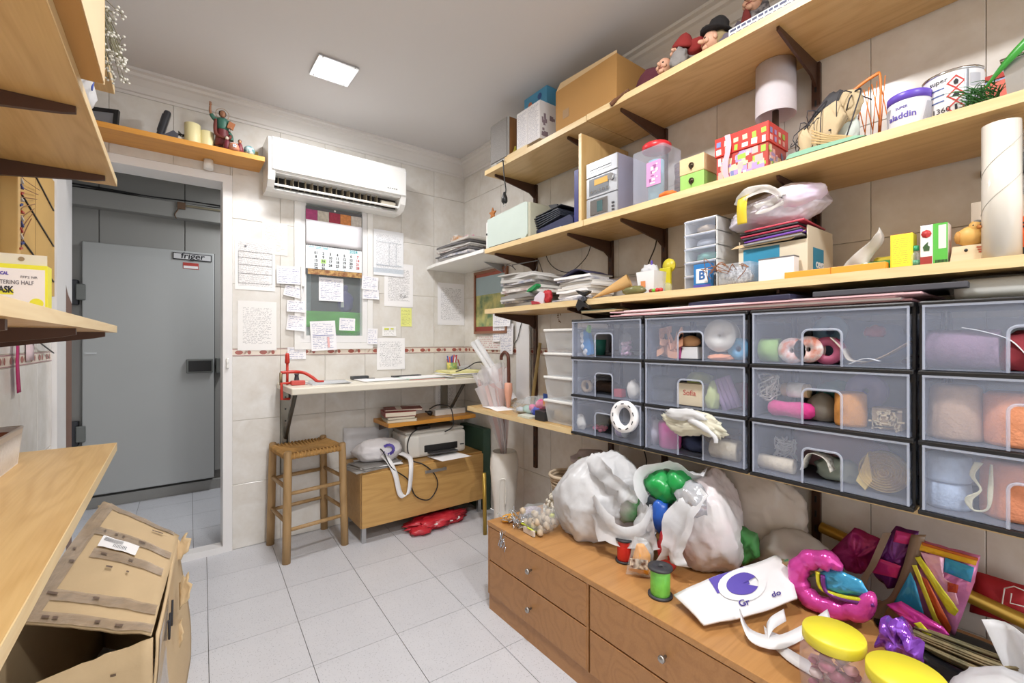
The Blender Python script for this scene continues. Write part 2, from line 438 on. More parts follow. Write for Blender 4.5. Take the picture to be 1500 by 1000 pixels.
abx(bm, .25, WX0 + .02, YB, YB + BT, 0, ZC); abx(bm, WX1 - .02, XR + .1, YB, YB + BT, 0, ZC)
abx(bm, WX0 + .02, WX1 - .02, YB, YB + BT, 0, WZ0 + .02); abx(bm, WX0 + .02, WX1 - .02, YB, YB + BT, WZ1 - .02, ZC)
abx(bm, XL, .25, YB, YB + BT, 2.09, ZC)
wb = struct('wall_back', bm, GROUT)
tile_wall(wb, XL, XR - .0, lambda u, z: ((u, YB, z), 0), [(DX0 - .1, .257, -1, 2.096), (WX0, WX1, WZ0, WZ1)], off=.752)
wr = struct('wall_right', bx(XR, XR + .1, YF, YB, 0, ZC), GROUT)
tile_wall(wr, -(YB - .006), .6, lambda u, z: ((XR, -u, z), RW), [], off=-.195)
wl = struct('wall_left', bx(XL - .1, XL, YF, YB + .22, 0, ZC), GROUT)
tile_wall(wl, .6, 2.735, lambda u, z: ((XL, u, z), LW), [], off=.21)
bm = NB(); abx(bm, XL, XR, YF - .1, YF, 2.38, ZC); abx(bm, XL, XL + .12, YF - .1, YF, 0, 2.38); abx(bm, XR - .12, XR, YF - .1, YF, 0, 2.38); struct('wall_front', bm, WPAINT)   # wide opening added behind the camera so uniform world light fills the room
struct('ceiling', bx(XL - .1, XR + .1, YF - .1, YB + BT, ZC, ZC + .08), PLAST)
# crown moulding
def crown(name, p0, p1, n):
    prof = [(.0, 2.405), (.012, 2.405), (.014, 2.418), (.022, 2.422), (.03, 2.45), (.05, 2.478), (.062, 2.484), (.066, 2.498), (.085, 2.502), (.085, ZC), (0, ZC)]
    bm = NB(); d = Vector(p1) - Vector(p0); L = d.length; a = [bm.verts.new(Vector((p0[0], p0[1], 0)) + Vector((n[0], n[1], 0)) * o + Vector((0, 0, z))) for o, z in prof]
    b = [bm.verts.new(v.co + Vector((d.x, d.y, 0))) for v in a]; k = len(a)
    for i in range(k): bm.faces.new((a[i], a[(i + 1) % k], b[(i + 1) % k], b[i]))
    bm.faces.new(a); bm.faces.new(b[::-1]); return struct(name, bm, MOULD)
crown('trim_1', (XL, YB), (XR, YB), (0, -1)); crown('trim_2', (XR, YB), (XR, YF), (-1, 0)); crown('trim_3', (XL, YF), (XL, YB), (1, 0))
# floor: base + individual terrazzo tiles, slightly turned against the walls
def terrazzo():
    m, nt, p, out = base('terrazzo_tile'); oc = N(nt, 'ShaderNodeTexCoord').outputs['Object']; oi = N(nt, 'ShaderNodeObjectInfo').outputs['Random']
    v = N(nt, 'ShaderNodeTexVoronoi'); v.inputs['Scale'].default_value = 240; nt.links.new(oc, v.inputs['Vector'])
    sp = mth(nt, 'MULTIPLY', mth(nt, 'LESS_THAN', v.outputs['Distance'], .3), mth(nt, 'GREATER_THAN', noi(nt, 130, 2, oc), .55))
    c = mixc(nt, noi(nt, 5, 4, oc), lin('BFC0C6'), lin('D3D4D9')); c = mixc(nt, mth(nt, 'MULTIPLY', oi, .25), c, lin('C4C4C9'))
    nt.links.new(mixc(nt, mth(nt, 'MULTIPLY', sp, .7), c, lin('7A7B82')), p.inputs['Base Color']); p.inputs['Roughness'].default_value = .36
    return m
TERR = terrazzo(); GROUTF = M('floor_grout', '57534E', .9)
fl = struct('floor', bx(XL, XR, YF, YB, -.05, -.004), GROUTF)
def clip(poly, x0, x1, y0, y1):
    for ax, lim, sg in ((0, x0, 1), (0, x1, -1), (1, y0, 1), (1, y1, -1)):
        out = []
        for i in range(len(poly)):
            a, b = poly[i - 1], poly[i]; da, db = (a[ax] - lim) * sg, (b[ax] - lim) * sg
            if (da >= 0) != (db >= 0):
                t = da / (da - db); out.append((a[0] + (b[0] - a[0]) * t, a[1] + (b[1] - a[1]) * t))
            if db >= 0: out.append(b)
        poly = out
        if not poly: return []
    return poly
def floor_tiles(parent, x0, x1, y0, y1, ox, oy, rot, S=.3106, g=.0011):
    c, s = math.cos(rot), math.sin(rot); full = None
    for i in range(-8, 16):
        for j in range(-14, 24):
            P = [(ox + S * (a * c + b * s), oy + S * (a * s - b * c)) for a, b in ((i, j), (i, j + 1), (i + 1, j + 1), (i + 1, j))]
            k = g / S
            Q = [(ox + S * (a * c + b * s), oy + S * (a * s - b * c)) for a, b in ((i + k, j + k), (i + k, j + 1 - k), (i + 1 - k, j + 1 - k), (i + 1 - k, j + k))]
            q = clip(Q, x0, x1, y0, y1)
            if len(q) < 3: continue
            ar = abs(sum(q[t - 1][0] * q[t][1] - q[t][0] * q[t - 1][1] for t in range(len(q)))) / 2
            if ar < .0008: continue
            cx_, cy_ = P[0]
            if len(q) == 4 and ar > .99 * (S - 2 * g) ** 2 and full: me = full
            else:
                bm = NB(); a = [bm.verts.new((x - cx_, y - cy_, -.004)) for x, y in q]; b = [bm.verts.new((x - cx_, y - cy_, 0)) for x, y in q]
                bm.faces.new(b); bm.faces.new(a[::-1])
                for t in range(len(q)): bm.faces.new((a[t - 1], a[t], b[t], b[t - 1]))
                me = mesh('tile', bm, TERR)
                if len(q) == 4 and ar > .99 * (S - 2 * g) ** 2: full = me
            part('tile', me, None, parent, loc=(cx_, cy_, 0))
floor_tiles(fl, XL + .002, XR - .006, -1.2, YB - .006, .1146, 2.3505, -.0409)

# ------------------------------------------------------------------ doorway and the corridor behind it
DF = M('door_frame_white', 'E9E8E8', .35, var=.04)
bm = NB()
abx(bm, DX1, .257, YB - .014, YB + BT, 0, 2.094); abx(bm, DX0, DX1, YB - .014, YB + BT, 2.05, 2.094); abx(bm, DX0 + .002, DX1, YB - .016, YB + .06, 0, .035)
d1 = struct('door_1', bm, DF)
bm = NB(); lathe(bm, [(.006, 0), (.0075, .003), (.0075, .052), (.006, .055)], (.234, YB - .02, 1.02), 12); box(bm, (.234, YB - .022, 1.06), (.011, .014, .016)); box(bm, (.234, YB - .022, 1.03), (.011, .014, .012)); part('strike_latch', bm, WHITE, d1)
BROWNP = M('brown_jamb_paint', '7B5848', .45)
struct('trim_4', bx(XL, XL + .012, YB - .012, YB + .21, 0, 1.47), BROWNP)
bm = NB(); prism(bm, [(0, 1.47), (.06, 1.445), (.12, 1.40), (.222, 1.36), (.222, 2.05), (0, 2.05)], .013, Matrix.Translation((XL + .013, YB - .012, 0)) @ Matrix.Rotation(LW, 4, 'Z')); struct('trim_5', bm, DF)
struct('trim_6', bx(XL, XL + .022, 2.737, 2.938, 0, 2.4), DF)
GREYP = M('corridor_grey_panel', '9C9B98', .5, var=.04, vs=2); GREYD = M('corridor_grey_dark', '7F7D7A', .6, var=.05)
CX0, CX1, CY, CZ = -.60, 1.3, 4.30, 2.42
cb = struct('wall_corridor', bx(CX0, CX1, CY, CY + .1, 0, CZ), GREYD)
bm = NB()
for a, b in ((CX0, -.43), (-.426, .06), (.064, .30), (.304, .8), (.804, CX1)): abx(bm, a + .001, b - .001, CY - .012, CY, .14, CZ, bev=.002)
part('panel_cladding', bm, GREYP, cb)
struct('wall_corridor_side', bx(CX0 - .1, CX0, YB + .22, CY, 0, CZ), GREYP)
struct('wall_corridor_end', bx(CX1, CX1 + .1, YB + BT, CY, 0, CZ), GREYP)
struct('wall_corridor_front', bx(.257, CX1, YB + BT, YB + BT + .02, 0, WZ0 - .02), GREYP)
struct('ceiling_corridor', bx(CX0 - .1, CX1, YB + BT, CY + .1, CZ, CZ + .05), GREYD)
cf = struct('floor_corridor', bx(CX0, CX1, YB, CY, -.05, -.004), GROUTF)
floor_tiles(cf, CX0, CX1, YB + .001, CY, .09, 3.40, -.02, S=.31)
struct('baseboard_corridor', bx(CX0, CX1, CY - .045, CY - .012, 0, .075), GREYP)
bm = NB(); abx(bm, CX0, CX1, CY - .10, CY - .012, 2.10, 2.215, bev=.004)
tr = tag(part('cable_trunking', bm, GREYP), 'long grey cable trunking above the cold room door', 'trunking')
bm = NB()
for k, (zz, yy) in enumerate(((2.222, CY - .05), (2.232, CY - .08), (2.226, CY - .095))):
    tube(bm, spline([(CX0 + .01 + (CX1 - CX0 - .02) * t / 8, yy, zz + .006 + .006 * math.sin(t * 1.9 + k)) for t in range(9)], 4), .004)
tag(part('loose_cables', bm, BLACK), 'thin dark cables running along the grey trunking', 'cable')
bm = NB(); tube(bm, spline([(.03, CY - .105, 2.205), (.02, CY - .108, 2.16), (.0, CY - .105, 2.12), (.01, CY - .106, 2.09)], 5), .004); box(bm, (.04, CY - .108, 2.19), (.05, .012, .05)); tag(part('cable_junction', bm, M('rust_brown', '6B523E', .7)), 'small brown cable junction on the grey trunking', 'junction box')
bm = NB(); tube(bm, [(.07, CY - .11, 2.195), (.9, CY - .11, 2.20)], .008); tag(part('conduit_pipe', bm, M('cream_conduit', 'C9BFA4', .5)), 'cream conduit pipe fixed on the grey trunking', 'pipe')
t = thing('cold_room_door', 'grey insulated cold room door in the corridor with friger sign', 'door', (-.13, CY - .012, .10))
CDM = M('cold_door_enamel', 'B4B6B6', .38, var=.05, vs=1.6)
DW, DH = .755, 1.755
part('door_leaf', bx(-DW / 2, DW / 2, -.075, -.004, 0, DH, .006), CDM, t)
bm = NB(); abx(bm, -DW / 2 - .008, DW / 2 + .008, -.004, 0, -.01, DH + .01); part('door_gasket', bm, BLACK, t)
def fr(px, py): v = onY(px, py, CY - .087); return v.x + .13, v.z - .10
x0, z1 = fr(253, 369); x1, z0 = fr(310, 384)
sg = part('sign', bx(x0, x1, -.081, -.075, z0, z1), INK, t); 
part('sign_face', bx(x0 + .006, x1 - .006, -.0825, -.081, z0 + .006, z1 - .006), M('sign_silver', 'D8D8DA', .4, .2), sg)
text(sg, 'friger', .062, INK, ((x0 + x1) / 2, -.083, (z0 + z1) / 2 + .004), bold=.001, shear=.12, sx=1.1)
x0, z1 = fr(268, 384); x1, z0 = fr(291, 395)
st = part('sticker', bx(x0, x1, -.0765, -.075, z0, z1), M('sticker_red', 'B8443C', .5), t); part('sticker_panel', bx(x0 + .004, x1 - .004, -.0775, -.0765, z0 + .004, (z0 + z1) / 2), PAPERW, st)
x0, z1 = fr(273, 526); x1, z0 = fr(314, 545)
h = part('latch', bx(x0, x1 - .01, -.10, -.075, z0, z1, .004), M('latch_grey', '777A78', .4, .4), t)
part('latch_recess', bx(x0 + .012, x1 - .02, -.104, -.10, z0 + .012, z1 - .012, .002), BLACK, h)
part('latch_keeper', bx(DW / 2 + .012, DW / 2 + .06, -.09, -.0, z0 - .005, z1 + .005, .004), M('latch_grey', ''), t)
for z in (1.32, .35):
    hg = part('hinge', bx(-DW / 2 - .085, -DW / 2 - .02, -.06, .0, z, z + .17, .006), DGREY, t); part('hinge_knuckle', bx(-DW / 2 - .03, -DW / 2 + .02, -.092, -.076, z + .03, z + .14, .006), M('latch_grey', ''), hg)
x0, z1 = fr(121, 516); bm = bx(x0 + .01, x0 + .07, -.079, -.075, z1 - .012, z1); part('name_plate', bm, STEEL, t)
t = thing('corridor_fill_fixture', 'unseen white ceiling light added to brighten the corridor', 'light', (.86, 3.72, CZ)); part('housing', bx(-.07, .07, -.28, .28, -.04, 0, .006), DF, t)  # added fixture, out of view, to go with the corridor fill
# recessed ceiling downlights
LAMPE = M('lamp_diffuser', 'FFFFFF', .4, var=0, emit=9)
for i, (x, y) in enumerate(LAMPS):
    t = thing('ceiling_downlight', ('square recessed ceiling downlight with chrome frame near the wall air conditioner', 'square recessed ceiling downlight over the drawer chest', 'unseen square downlight added as fill behind the photographer')[i], 'light', (x, y, ZC), group='ceiling downlights')
    t.rotation_euler.z = .0
    bm = NB()
    for sx, sy, ax in ((-1, 0, 1), (1, 0, 1), (0, -1, 0), (0, 1, 0)):
        s = (.02, .19, .014) if ax else (.15, .02, .014); box(bm, (sx * .085, sy * .085, -.007), s, bev=.003)
    part('frame', bm, CHROME, t)
    bm = NB(); box(bm, (0, 0, -.0025), (.15, .15, .003)); part('diffuser', bm, LAMPE, t)

# ------------------------------------------------------------------ right wall: uprights, shelves, drawer towers, low chest
SX = 1.42                                   # front of the right shelves
Z1, Z2, Z3, Z4 = 2.145, 1.697, 1.352, .780   # tops of the right shelves
UY = [2.09, 1.50, 1.19, .595, .0]
for i, y in enumerate(UY):
    t = thing('shelf_upright', ('brown slotted shelf upright beside the framed picture', 'brown slotted shelf upright behind the stack of magazines and paper cone', 'brown slotted shelf upright behind the small clear drawer tower', 'brown slotted shelf upright behind the white lamp shade', 'brown slotted shelf upright behind the tall film roll')[i], 'upright', (XR, y, .40), RW, group='wall uprights of the right shelves')
    bm = NB(); abx(bm, -.0125, .0125, -.022, -.019, 0, 1.72); abx(bm, -.0125, -.0095, -.019, -.006, 0, 1.72); abx(bm, .0095, .0125, -.019, -.006, 0, 1.72); part('channel', bm, BRACK, t)
    bm = NB()
    for k in range(34): abx(bm, -.003, .003, -.0232, -.022, .02 + k * .05, .042 + k * .05)
    part('slots', bm, BLACK, t)['kind'] = 'stuff'
def bracket(parent, y, x0, zt, xw):
    """tapered steel arm under a board: from wall side xw to tip x0"""
    bm = NB(); s = 1 if xw > x0 else -1; L = abs(xw - x0)
    prism(bm, [(0, 0), (0, -.012), (L * .1, -.018), (L * .86, -.058), (L, -.085), (L, 0)], .008, Matrix.Translation((x0, y - .004, zt)) @ Matrix.Scale(s, 4, (1, 0, 0)))
    return part('bracket', bm, BRACK, parent)
def board_shelf(label, y0, y1, zt, x0=SX, x1=XR - .022, th=.025, ys=(), name='wall_shelf', band=1, xw=XR - .022):
    t = thing(name, label, 'shelf')
    bm = NB(); box(bm, (0, 0, 0), (x1 - x0 - .002, y1 - y0 - .001, th)); part('board', bm, OAK, t, loc=((x0 + x1) / 2 + .001, (y0 + y1) / 2, zt - th / 2))
    bm = NB(); box(bm, (0, 0, 0), (.0018, y1 - y0, th + .0006)); part('edge_band', bm, EDGE, t, loc=(x0 + .0008, (y0 + y1) / 2, zt - th / 2))
    bm = NB(); box(bm, (0, 0, 0), (x1 - x0, .0016, th + .0004)); part('end_band', bm, EDGEX, t, loc=((x0 + x1) / 2, y1, zt - th / 2))
    for y in ys: bracket(t, y, x0 + .035, zt - th - .0005, xw)
    return t
YJ = 1.348
for zt, nm, yj in ((Z1, 'top', YJ), (Z2, 'second', YJ + .02), (Z3, 'third', 1.385)):
    board_shelf({'top': 'light oak top shelf board carrying the grey speaker and cardboard carton', 'second': 'light oak shelf board carrying the navy accordion folder', 'third': 'light oak shelf board carrying the magazine stacks'}[nm], yj + .002, 2.143, zt, ys=UY[:2])
    board_shelf({'top': 'light oak top shelf board carrying the puppet heads', 'second': 'light oak shelf board carrying hi-fi, gift box and tins', 'third': 'light oak shelf board carrying film roll, bird and small boxes'}[nm], -.45, yj - .002, zt + (.002 if nm == 'top' else 0), ys=UY[2:])
t = board_shelf('light oak counter board under the stacked clear tubs', 1.425, 2.31, Z4, 1.405, ys=(2.09, 1.50))
t = board_shelf('oak board carrying the row of drawer towers', -.45, 1.42, .764, 1.47, ys=(1.19, .595), th=.024)
# white corner shelf
t = thing('corner_shelf', 'white melamine corner shelf under heaped papers', 'shelf')
v = onY(627, 384, YB - .006)
bm = NB(); a = [(XR - .008, YB - .008), (1.45, YB - .008), (1.43, 2.78), (1.425, 2.165), (XR - .008, 2.165)]
prism(bm, [(x, y) for x, y in a], .02, Matrix(((1, 0, 0, 0), (0, 0, 1, 0), (0, 1, 0, 1.684), (0, 0, 0, 1)))); part('board', bm, WPAINT, t)
bm = NB(); prism(bm, [(0, 0), (.16, 0), (.16, -.06)], .006, Matrix.Translation((XR - .172, 2.42, 1.684))); part('bracket', bm, M('grey_bracket', 'A6A8AA', .4, .4), t)

# ---- frosted drawer towers
UW, UH, UD = .382, .498, .345
DRX, DRZ = 1.40, .765
def drawer_tower(y_left, label):
    t = thing('drawer_tower', label, 'drawers', (DRX, y_left - UW / 2, DRZ), RW, group='frosted drawer towers')
    bm = NB(); w = UW / 2 - .002
    for z in (0, .1635, .327, .488):
        abx(bm, -w, w, .004, UD, z, z + .011, bev=.003)
    abx(bm, -w, w, -.004, UD, .486, .499, bev=.004)
    for s in (-1, 1):
        for y0 in (.012, UD - .02): abx(bm, s * w - (.006 if s > 0 else 0), s * w + (.006 if s < 0 else 0), y0, y0 + .018, 0, .495)
    for z in (.0, .1635, .327): abx(bm, -w, w, -.006, .006, z - .001, z + .009, bev=.002)
    part('frame', bm, BLACK, t)
    for k in range(3):
        z0 = .0115 + k * .1635; h = .150; wi = w - .008; a = .046; ah = .098
        d = thing_part('drawer', t)
        bm = NB()
        n = 6; arch = [(-a, 0)] + [(-a + .016 - .016 * math.cos(q * math.pi / 2 / n), ah - .016 + .016 * math.sin(q * math.pi / 2 / n)) for q in range(n + 1)] + [(a - .016 + .016 * math.sin(q * math.pi / 2 / n), ah - .016 + .016 * math.cos(q * math.pi / 2 / n)) for q in range(n + 1)] + [(a, 0)]
        pl = [(-wi, 0)] + arch + [(wi, 0), (wi, h), (-wi, h)]
        prism(bm, [(x, z + z0) for x, z in pl], .0022, Matrix.Translation((0, -.004, 0)))
        part_into(d, bm, FROST)
        bm = NB(); tube(bm, [(x, -.006, z + z0) for x, z in arch], .0034, 6); part('handle_rim', bm, FROST2, d)
        bm = NB(); abx(bm, -wi, wi, -.0075, -.002, z0 + h - .004, z0 + h + .001); abx(bm, -wi, -wi + .0045, -.006, -.002, z0, z0 + h); abx(bm, wi - .0045, wi, -.006, -.002, z0, z0 + h); part('front_rim', bm, FROST2, d)
        bm = NB(); abx(bm, -wi, wi, .0, UD - .01, z0, z0 + .002); abx(bm, -wi, -wi + .002, .0, UD - .01, z0 + .002, z0 + h - .02); abx(bm, wi - .002, wi, .0, UD - .01, z0 + .002, z0 + h - .02); abx(bm, -wi, wi, UD - .012, UD - .01, z0 + .002, z0 + h - .02)
        part('tray', bm, FROST, d)
    return t
def thing_part(name, parent):
    return (name, parent)
def _pi(d, bm, mat): return part(d[0], bm, mat, d[1])
class _D: pass
_orig_part = part
def part_into(d, bm, mat): d_obj = _orig_part(d[0], bm, mat, d[1]); _LAST[d] = d_obj; return d_obj
_LAST = {}
def part(name, bm, mat, parent=None, smooth=False, loc=None, rot=None):
    if isinstance(parent, tuple): parent = _LAST[parent]
    return _orig_part(name, bm, mat, parent, smooth, loc, rot)
TY = [1.42, 1.037, .652, .267]
for y, l in zip(TY, ('frosted three-drawer tower next to the stacked clear tubs', 'frosted three-drawer tower with white bag spilling out of its front', 'frosted three-drawer tower holding lace, yarn and yellow raffia coil', 'frosted three-drawer tower holding yarn cones and orange twine')):
    drawer_tower(y, l)
FZ = [DRZ + .0145 + k * .1635 for k in range(3)]     # drawer floors, bottom to top
PAL = {}
def C(hx, rough=.5, **kw):
    k = 'c_' + hx + str(rough) + str(sorted(kw.items()))
    return M(k, hx, rough, **kw)
def yarnmat(hx): return M('yarn_' + hx, hx, .85, var=.18, vs=60, bump=.5, bs=160)
# generic small goods
def roll(name, label, cat, X, px, z, r, h, mat, lying=None, hole=.3, group=None, side=None, Y=None):
    """reel: standing (axis z) or lying with its face to the room ('face') or along the wall ('wall')"""
    y = Y if Y is not None else onX(px, 500, X).y
    bm = NB(); ri = r * hole
    prof = [(ri, 0), (r, 0), (r, h), (ri, h), (ri, 0)]
    if lying is None: c, rot = (0, 0, 0), None
    elif lying == 'face': c, rot = (0, h, r), (math.pi / 2, 0, 0)
    else: c, rot = (-h / 2, 0, r), (0, math.pi / 2, 0)
    lathe(bm, prof, c, 28, rot, cap=False)
    if side is None: return solo(name, label, cat, bm, mat, (X, y, z), RW, group)
    t = thing(name, label, cat, (X, y, z), RW, group); part('winding', bm, mat, t)
    bm = NB(); p2 = [(ri * .9, -.002), (r * 1.04, -.002), (r * 1.04, .0), (ri * .9, .0)]
    p3 = [(a, b + h + .002) for a, b in p2]
    lathe(bm, p2 + [p2[0]], c, 28, rot, cap=False); lathe(bm, p3 + [p3[0]], c, 28, rot, cap=False); part('side_disc', bm, side, t)
    return t
def lump(name, label, cat, X, px, z, s, mat, seed=0, amp=.25, crease=.2, cf=3., sub=3, Y=None, rot=0, flat=-.75, group=None):
    y = Y if Y is not None else onX(px, 500, X).y
    bm = NB(); blob(bm, (0, 0, s[2] * (-flat if flat is not None else 1)), s, seed, amp, 1.8, sub, crease, cf, flat)
    return solo(name, label, cat, bm, mat, (X, y, z), RW + rot, group)
def yarncone(name, label, X, px, z, r0, r1, h, mat, Y=None):
    y = Y if Y is not None else onX(px, 500, X).y
    bm = NB(); lathe(bm, [(.0, 0), (r0 * .95, .0), (r0, .008), ((r0 + r1) / 2 * 1.02, h * .5), (r1, h * .93), (r1 * .8, h), (r1 * .3, h * .99), (0, h * .97)], seg=28)
    return solo(name, label, 'yarn', bm, mat, (X, y, z), 0)
def tangle(bm, c, s, n, r, seed, turns=3):
    rd = random.Random(seed)
    for i in range(n):
        pts = []
        for k in range(turns * 4):
            pts.append((c[0] + s[0] * rd.uniform(-1, 1), c[1] + s[1] * rd.uniform(-1, 1), max(c[2] + s[2] * rd.uniform(-1, 1), c[2] - s[2] + r)))
        tube(bm, spline(pts, 4), r, 5)
k1, k2, k3 = FZ[2], FZ[1], FZ[0]
# tower 1
t = thing('toy_bundle', 'blue and white toy with green flap in frosted drawer', 'toy', (1.445, onX(858, 500, 1.445).y, k1), RW)
bm = NB(); prism(bm, [(-.018, .03), (.012, .0), (.03, .008), (.03, .05), (.012, .105), (-.014, .112)], .02); part('body', bm, C('2E8FD6', .4), t)
bm = NB()
for x, z in ((-.024, .09), (-.022, .065), (-.02, .04), (.0, .02), (-.008, .012)): blob(bm, (x, .008, z), (.015, .012, .015), 1, sub=2)
part('trim_puffs', bm, PAPERW, t)
bm = NB(); prism(bm, [(.0, .105), (.018, .10), (.02, .13), (.012, .135)], .015); part('flap', bm, C('8BD44A'), t)
bm = NB(); lathe(bm, [(.03, 0), (.036, .07), (.034, .07), (.028, .003)], (0, 0, 0), 20); solo('green_cup', 'teal green plastic cup in the top drawer by the toy', 'cup', bm, C('3E8F7E', .3), (1.55, onX(872, 500, 1.55).y - .02, k1))
t = thing('party_packet', 'clear packet of pink and white beads in frosted drawer', 'packet', (1.46, onX(914, 500, 1.46).y, k1), RW)
bm = NB(); blob(bm, (0, .01, .05), (.03, .018, .052), 4, .2, sub=3, crease=.15); part('pouch', bm, CELLO, t)
bm = NB(); rd = random.Random(3)
for i in range(26): blob(bm, (rd.uniform(-.02, .02), .01 + rd.uniform(-.01, .01), rd.uniform(.008, .06)), (.008,) * 3, i, sub=1)
part('beads', bm, C('E9B7D0'), t)
roll('tape_roll', 'beige tape roll standing on edge in middle drawer', 'tape', 1.45, 858, k2, .028, .018, C('B79F80'), 'face', .62)
bm = NB(); box(bm, (0, .0, .016), (.04, .03, .032), bev=.002); solo('red_box', 'small red box beside white crumpled tissue in drawer', 'box', bm, C('B72C3C'), (1.45, onX(908, 500, 1.45).y, k2), RW)
lump('tissue_wad', 'white crumpled tissue beside the small red box', 'tissue', 1.45, 928, k2, (.026, .02, .042), C('EFEAE0', .8), 3)
lump('dark_cloth', 'dark folded cloth behind the beige tape roll', 'cloth', 1.56, 890, k2, (.07, .04, .028), C('5A4A42', .9), 6)
lump('tissue_wad', 'cream crumpled tissue in the lowest drawer below the tape roll', 'tissue', 1.445, 850, k3, (.03, .02, .036), C('EFEAE0', .8), 8)
t = thing('candy_bag', 'clear bag of pink sweets in the lowest drawer', 'bag', (1.47, onX(880, 500, 1.47).y, k3), RW)
bm = NB(); blob(bm, (0, 0, .045), (.04, .025, .05), 12, .2, sub=3, crease=.2); part('pouch', bm, CELLO, t)
bm = NB()
for i in range(14): blob(bm, (rd.uniform(-.03, .03), rd.uniform(-.015, .015), rd.uniform(.006, .022)), (.011, .009, .009), i, sub=1)
part('sweets', bm, C('D26A86'), t)
roll('ribbon_reel', 'white and purple ribbon reel in the lowest drawer', 'ribbon', 1.46, 912, k3, .028, .03, C('C9B6D8'), 'wall', .3, side=PAPERW)
# white tape roll clipped on the drawer front
t = thing('printed_tape_roll', 'large white printed tape roll hanging on drawer front', 'tape', (1.386, onX(915, 610, 1.386).y, onX(915, 610, 1.386).z), RW, rot=(math.radians(-6), 0, RW))
bm = NB(); lathe(bm, [(.036, -.011), (.061, -.011), (.061, .011), (.036, .011), (.036, -.011)], (0, 0, 0), 36, (math.pi / 2, 0, 0), cap=False); part('winding', bm, PAPERW, t)
bm = NB()
for k in range(9):
    a = k * .7 + .3; box(bm, (.049 * math.cos(a), -.0115, .049 * math.sin(a)), (.014, .0008, .004), rot=(0, -a + 1.5, 0))
part('printing', bm, INK, t)
# tower 2
t = thing('peach_ribbon', 'peach satin ribbon heap in frosted drawer', 'ribbon', (1.46, onX(976, 500, 1.46).y, k1), RW)
bm = NB()
for i in range(9):
    a0 = rd.uniform(-.06, .02); pts = spline([(a0 + rd.uniform(0, .07), rd.uniform(-.02, .03), rd.uniform(.01, .11)) for _ in range(5)], 5)
    grid(bm, len(pts) - 1, 1, lambda u, v, p=pts: p[min(int(round(u * (len(p) - 1))), len(p) - 1)] + Vector((0, 0, (v - .5) * .024)))
part('loops', bm, C('F0AE88', .35), t)
bm = NB(); blob(bm, (-.005, .04, .03), (.06, .03, .03), 4, sub=3); part('heap', bm, C('EFB795', .4), t)
lump('tan_pouch', 'tan leather pouch beside the peach ribbon', 'pouch', 1.47, 1012, k1 + .045, (.036, .02, .022), C('CE9B6C', .5), 5, .1, .05)
t = thing('paper_packs', 'white boxed pack under the tan pouch', 'box', (1.455, onX(1008, 500, 1.455).y, k1), RW); bm = NB(); abx(bm, -.03, .035, 0, .08, 0, .043, .003); part('pack', bm, PAPERW, t); bm = NB(); prism(bm, [(-.04, 0), (-.03, 0), (-.022, .04), (-.03, .044)], .03); part('sleeve', bm, C('C05A98'), t)
roll('cream_reel', 'big cream ribbon reel facing out of the drawer', 'ribbon', 1.44, 1054, k1 + .03, .052, .03, C('E9E2D2'), 'face', .12, side=C('EDE8DC', .5))
roll('blue_reel', 'blue ribbon reel beside big cream reel', 'ribbon', 1.45, 1082, k1 + .004, .034, .022, C('3C8FC4'), 'face', .3, side=C('58AEDB', .4))
lump('orange_bits', 'orange tissue scraps under the cream reel', 'tissue', 1.445, 1056, k1, (.04, .02, .012), C('F0A27A', .7), 9, cf=6)
for i in range(2):
    bm = NB(); box(bm, (0, .04, .022), (.085, .08, .04), bev=.004); box(bm, (0, .04, .0435), (.09, .085, .005), bev=.002)
    solo('clear_case', 'flat clear plastic case in the middle drawer, %s of two' % ('lower', 'upper')[i], 'case', bm, CLEARP, (1.45, onX(970, 500, 1.45).y, k2 + .0465 * i), RW, 'clear cases in the drawer')
t = thing('cream_card_box', 'cream box with red script beside lime tissue', 'box', (1.443, onX(1010, 500, 1.443).y, k2), RW)
bm = NB(); abx(bm, -.05, .05, 0, .04, 0, .078, .002); part('carton', bm, C('EEDFC2', .6), t); text(t, 'Sofia', .026, C('D2706A'), (0, -.001, .045))
lump('lime_tissue', 'lime green tissue above the cream box', 'tissue', 1.52, 1025, k2 + .07, (.05, .03, .028), C('C6D27A', .8), 2, flat=-.6)
lump('lime_pouch', 'lime crumpled pouch beside the lilac rolls', 'tissue', 1.45, 1044, k2, (.022, .02, .05), C('CBD58E', .7), 7)
t = thing('lilac_rolls', 'bundle of lilac foam rolls leaning in the drawer', 'rolls', (1.45, onX(1071, 500, 1.45).y, k2 + .006), RW, rot=(0, math.radians(-22), RW))
for i in range(4):
    bm = NB(); cyl(bm, (-.024 + i * .016, .01, 0), .0095, .105, 12); part('roll', bm, C('BFA3D0', .6), t)
lump('red_scrap', 'dark red cloth scrap behind lilac rolls', 'cloth', 1.52, 1088, k2, (.04, .03, .05), C('9E5868', .8), 11)
lump('white_floss', 'white fibre floss beside the pink roll', 'fibre', 1.46, 958, k3, (.03, .03, .06), C('DCD9E6', .9), 4)
bm = NB(); lathe(bm, [(0, 0), (.036, 0), (.04, .006), (.041, .085), (.037, .096), (0, .098)], seg=26, wob=lambda a, z: 1 + .04 * math.sin(7 * a + 60 * z)); solo('pink_roll', 'bright pink felt roll standing in lowest drawer', 'roll', bm, C('D861A6', .8), (1.46, onX(982, 500, 1.46).y, k3))
lump('navy_cloth', 'navy folded cloth behind drawer handle opening', 'cloth', 1.48, 1018, k3, (.05, .03, .03), C('38405E', .9), 5)
bm = NB()
for i in range(4): box(bm, (0, .03, .062 + i * .004), (.11, .07, .002), rot=(.05 * i, .04 * (i % 2), .1 * i))
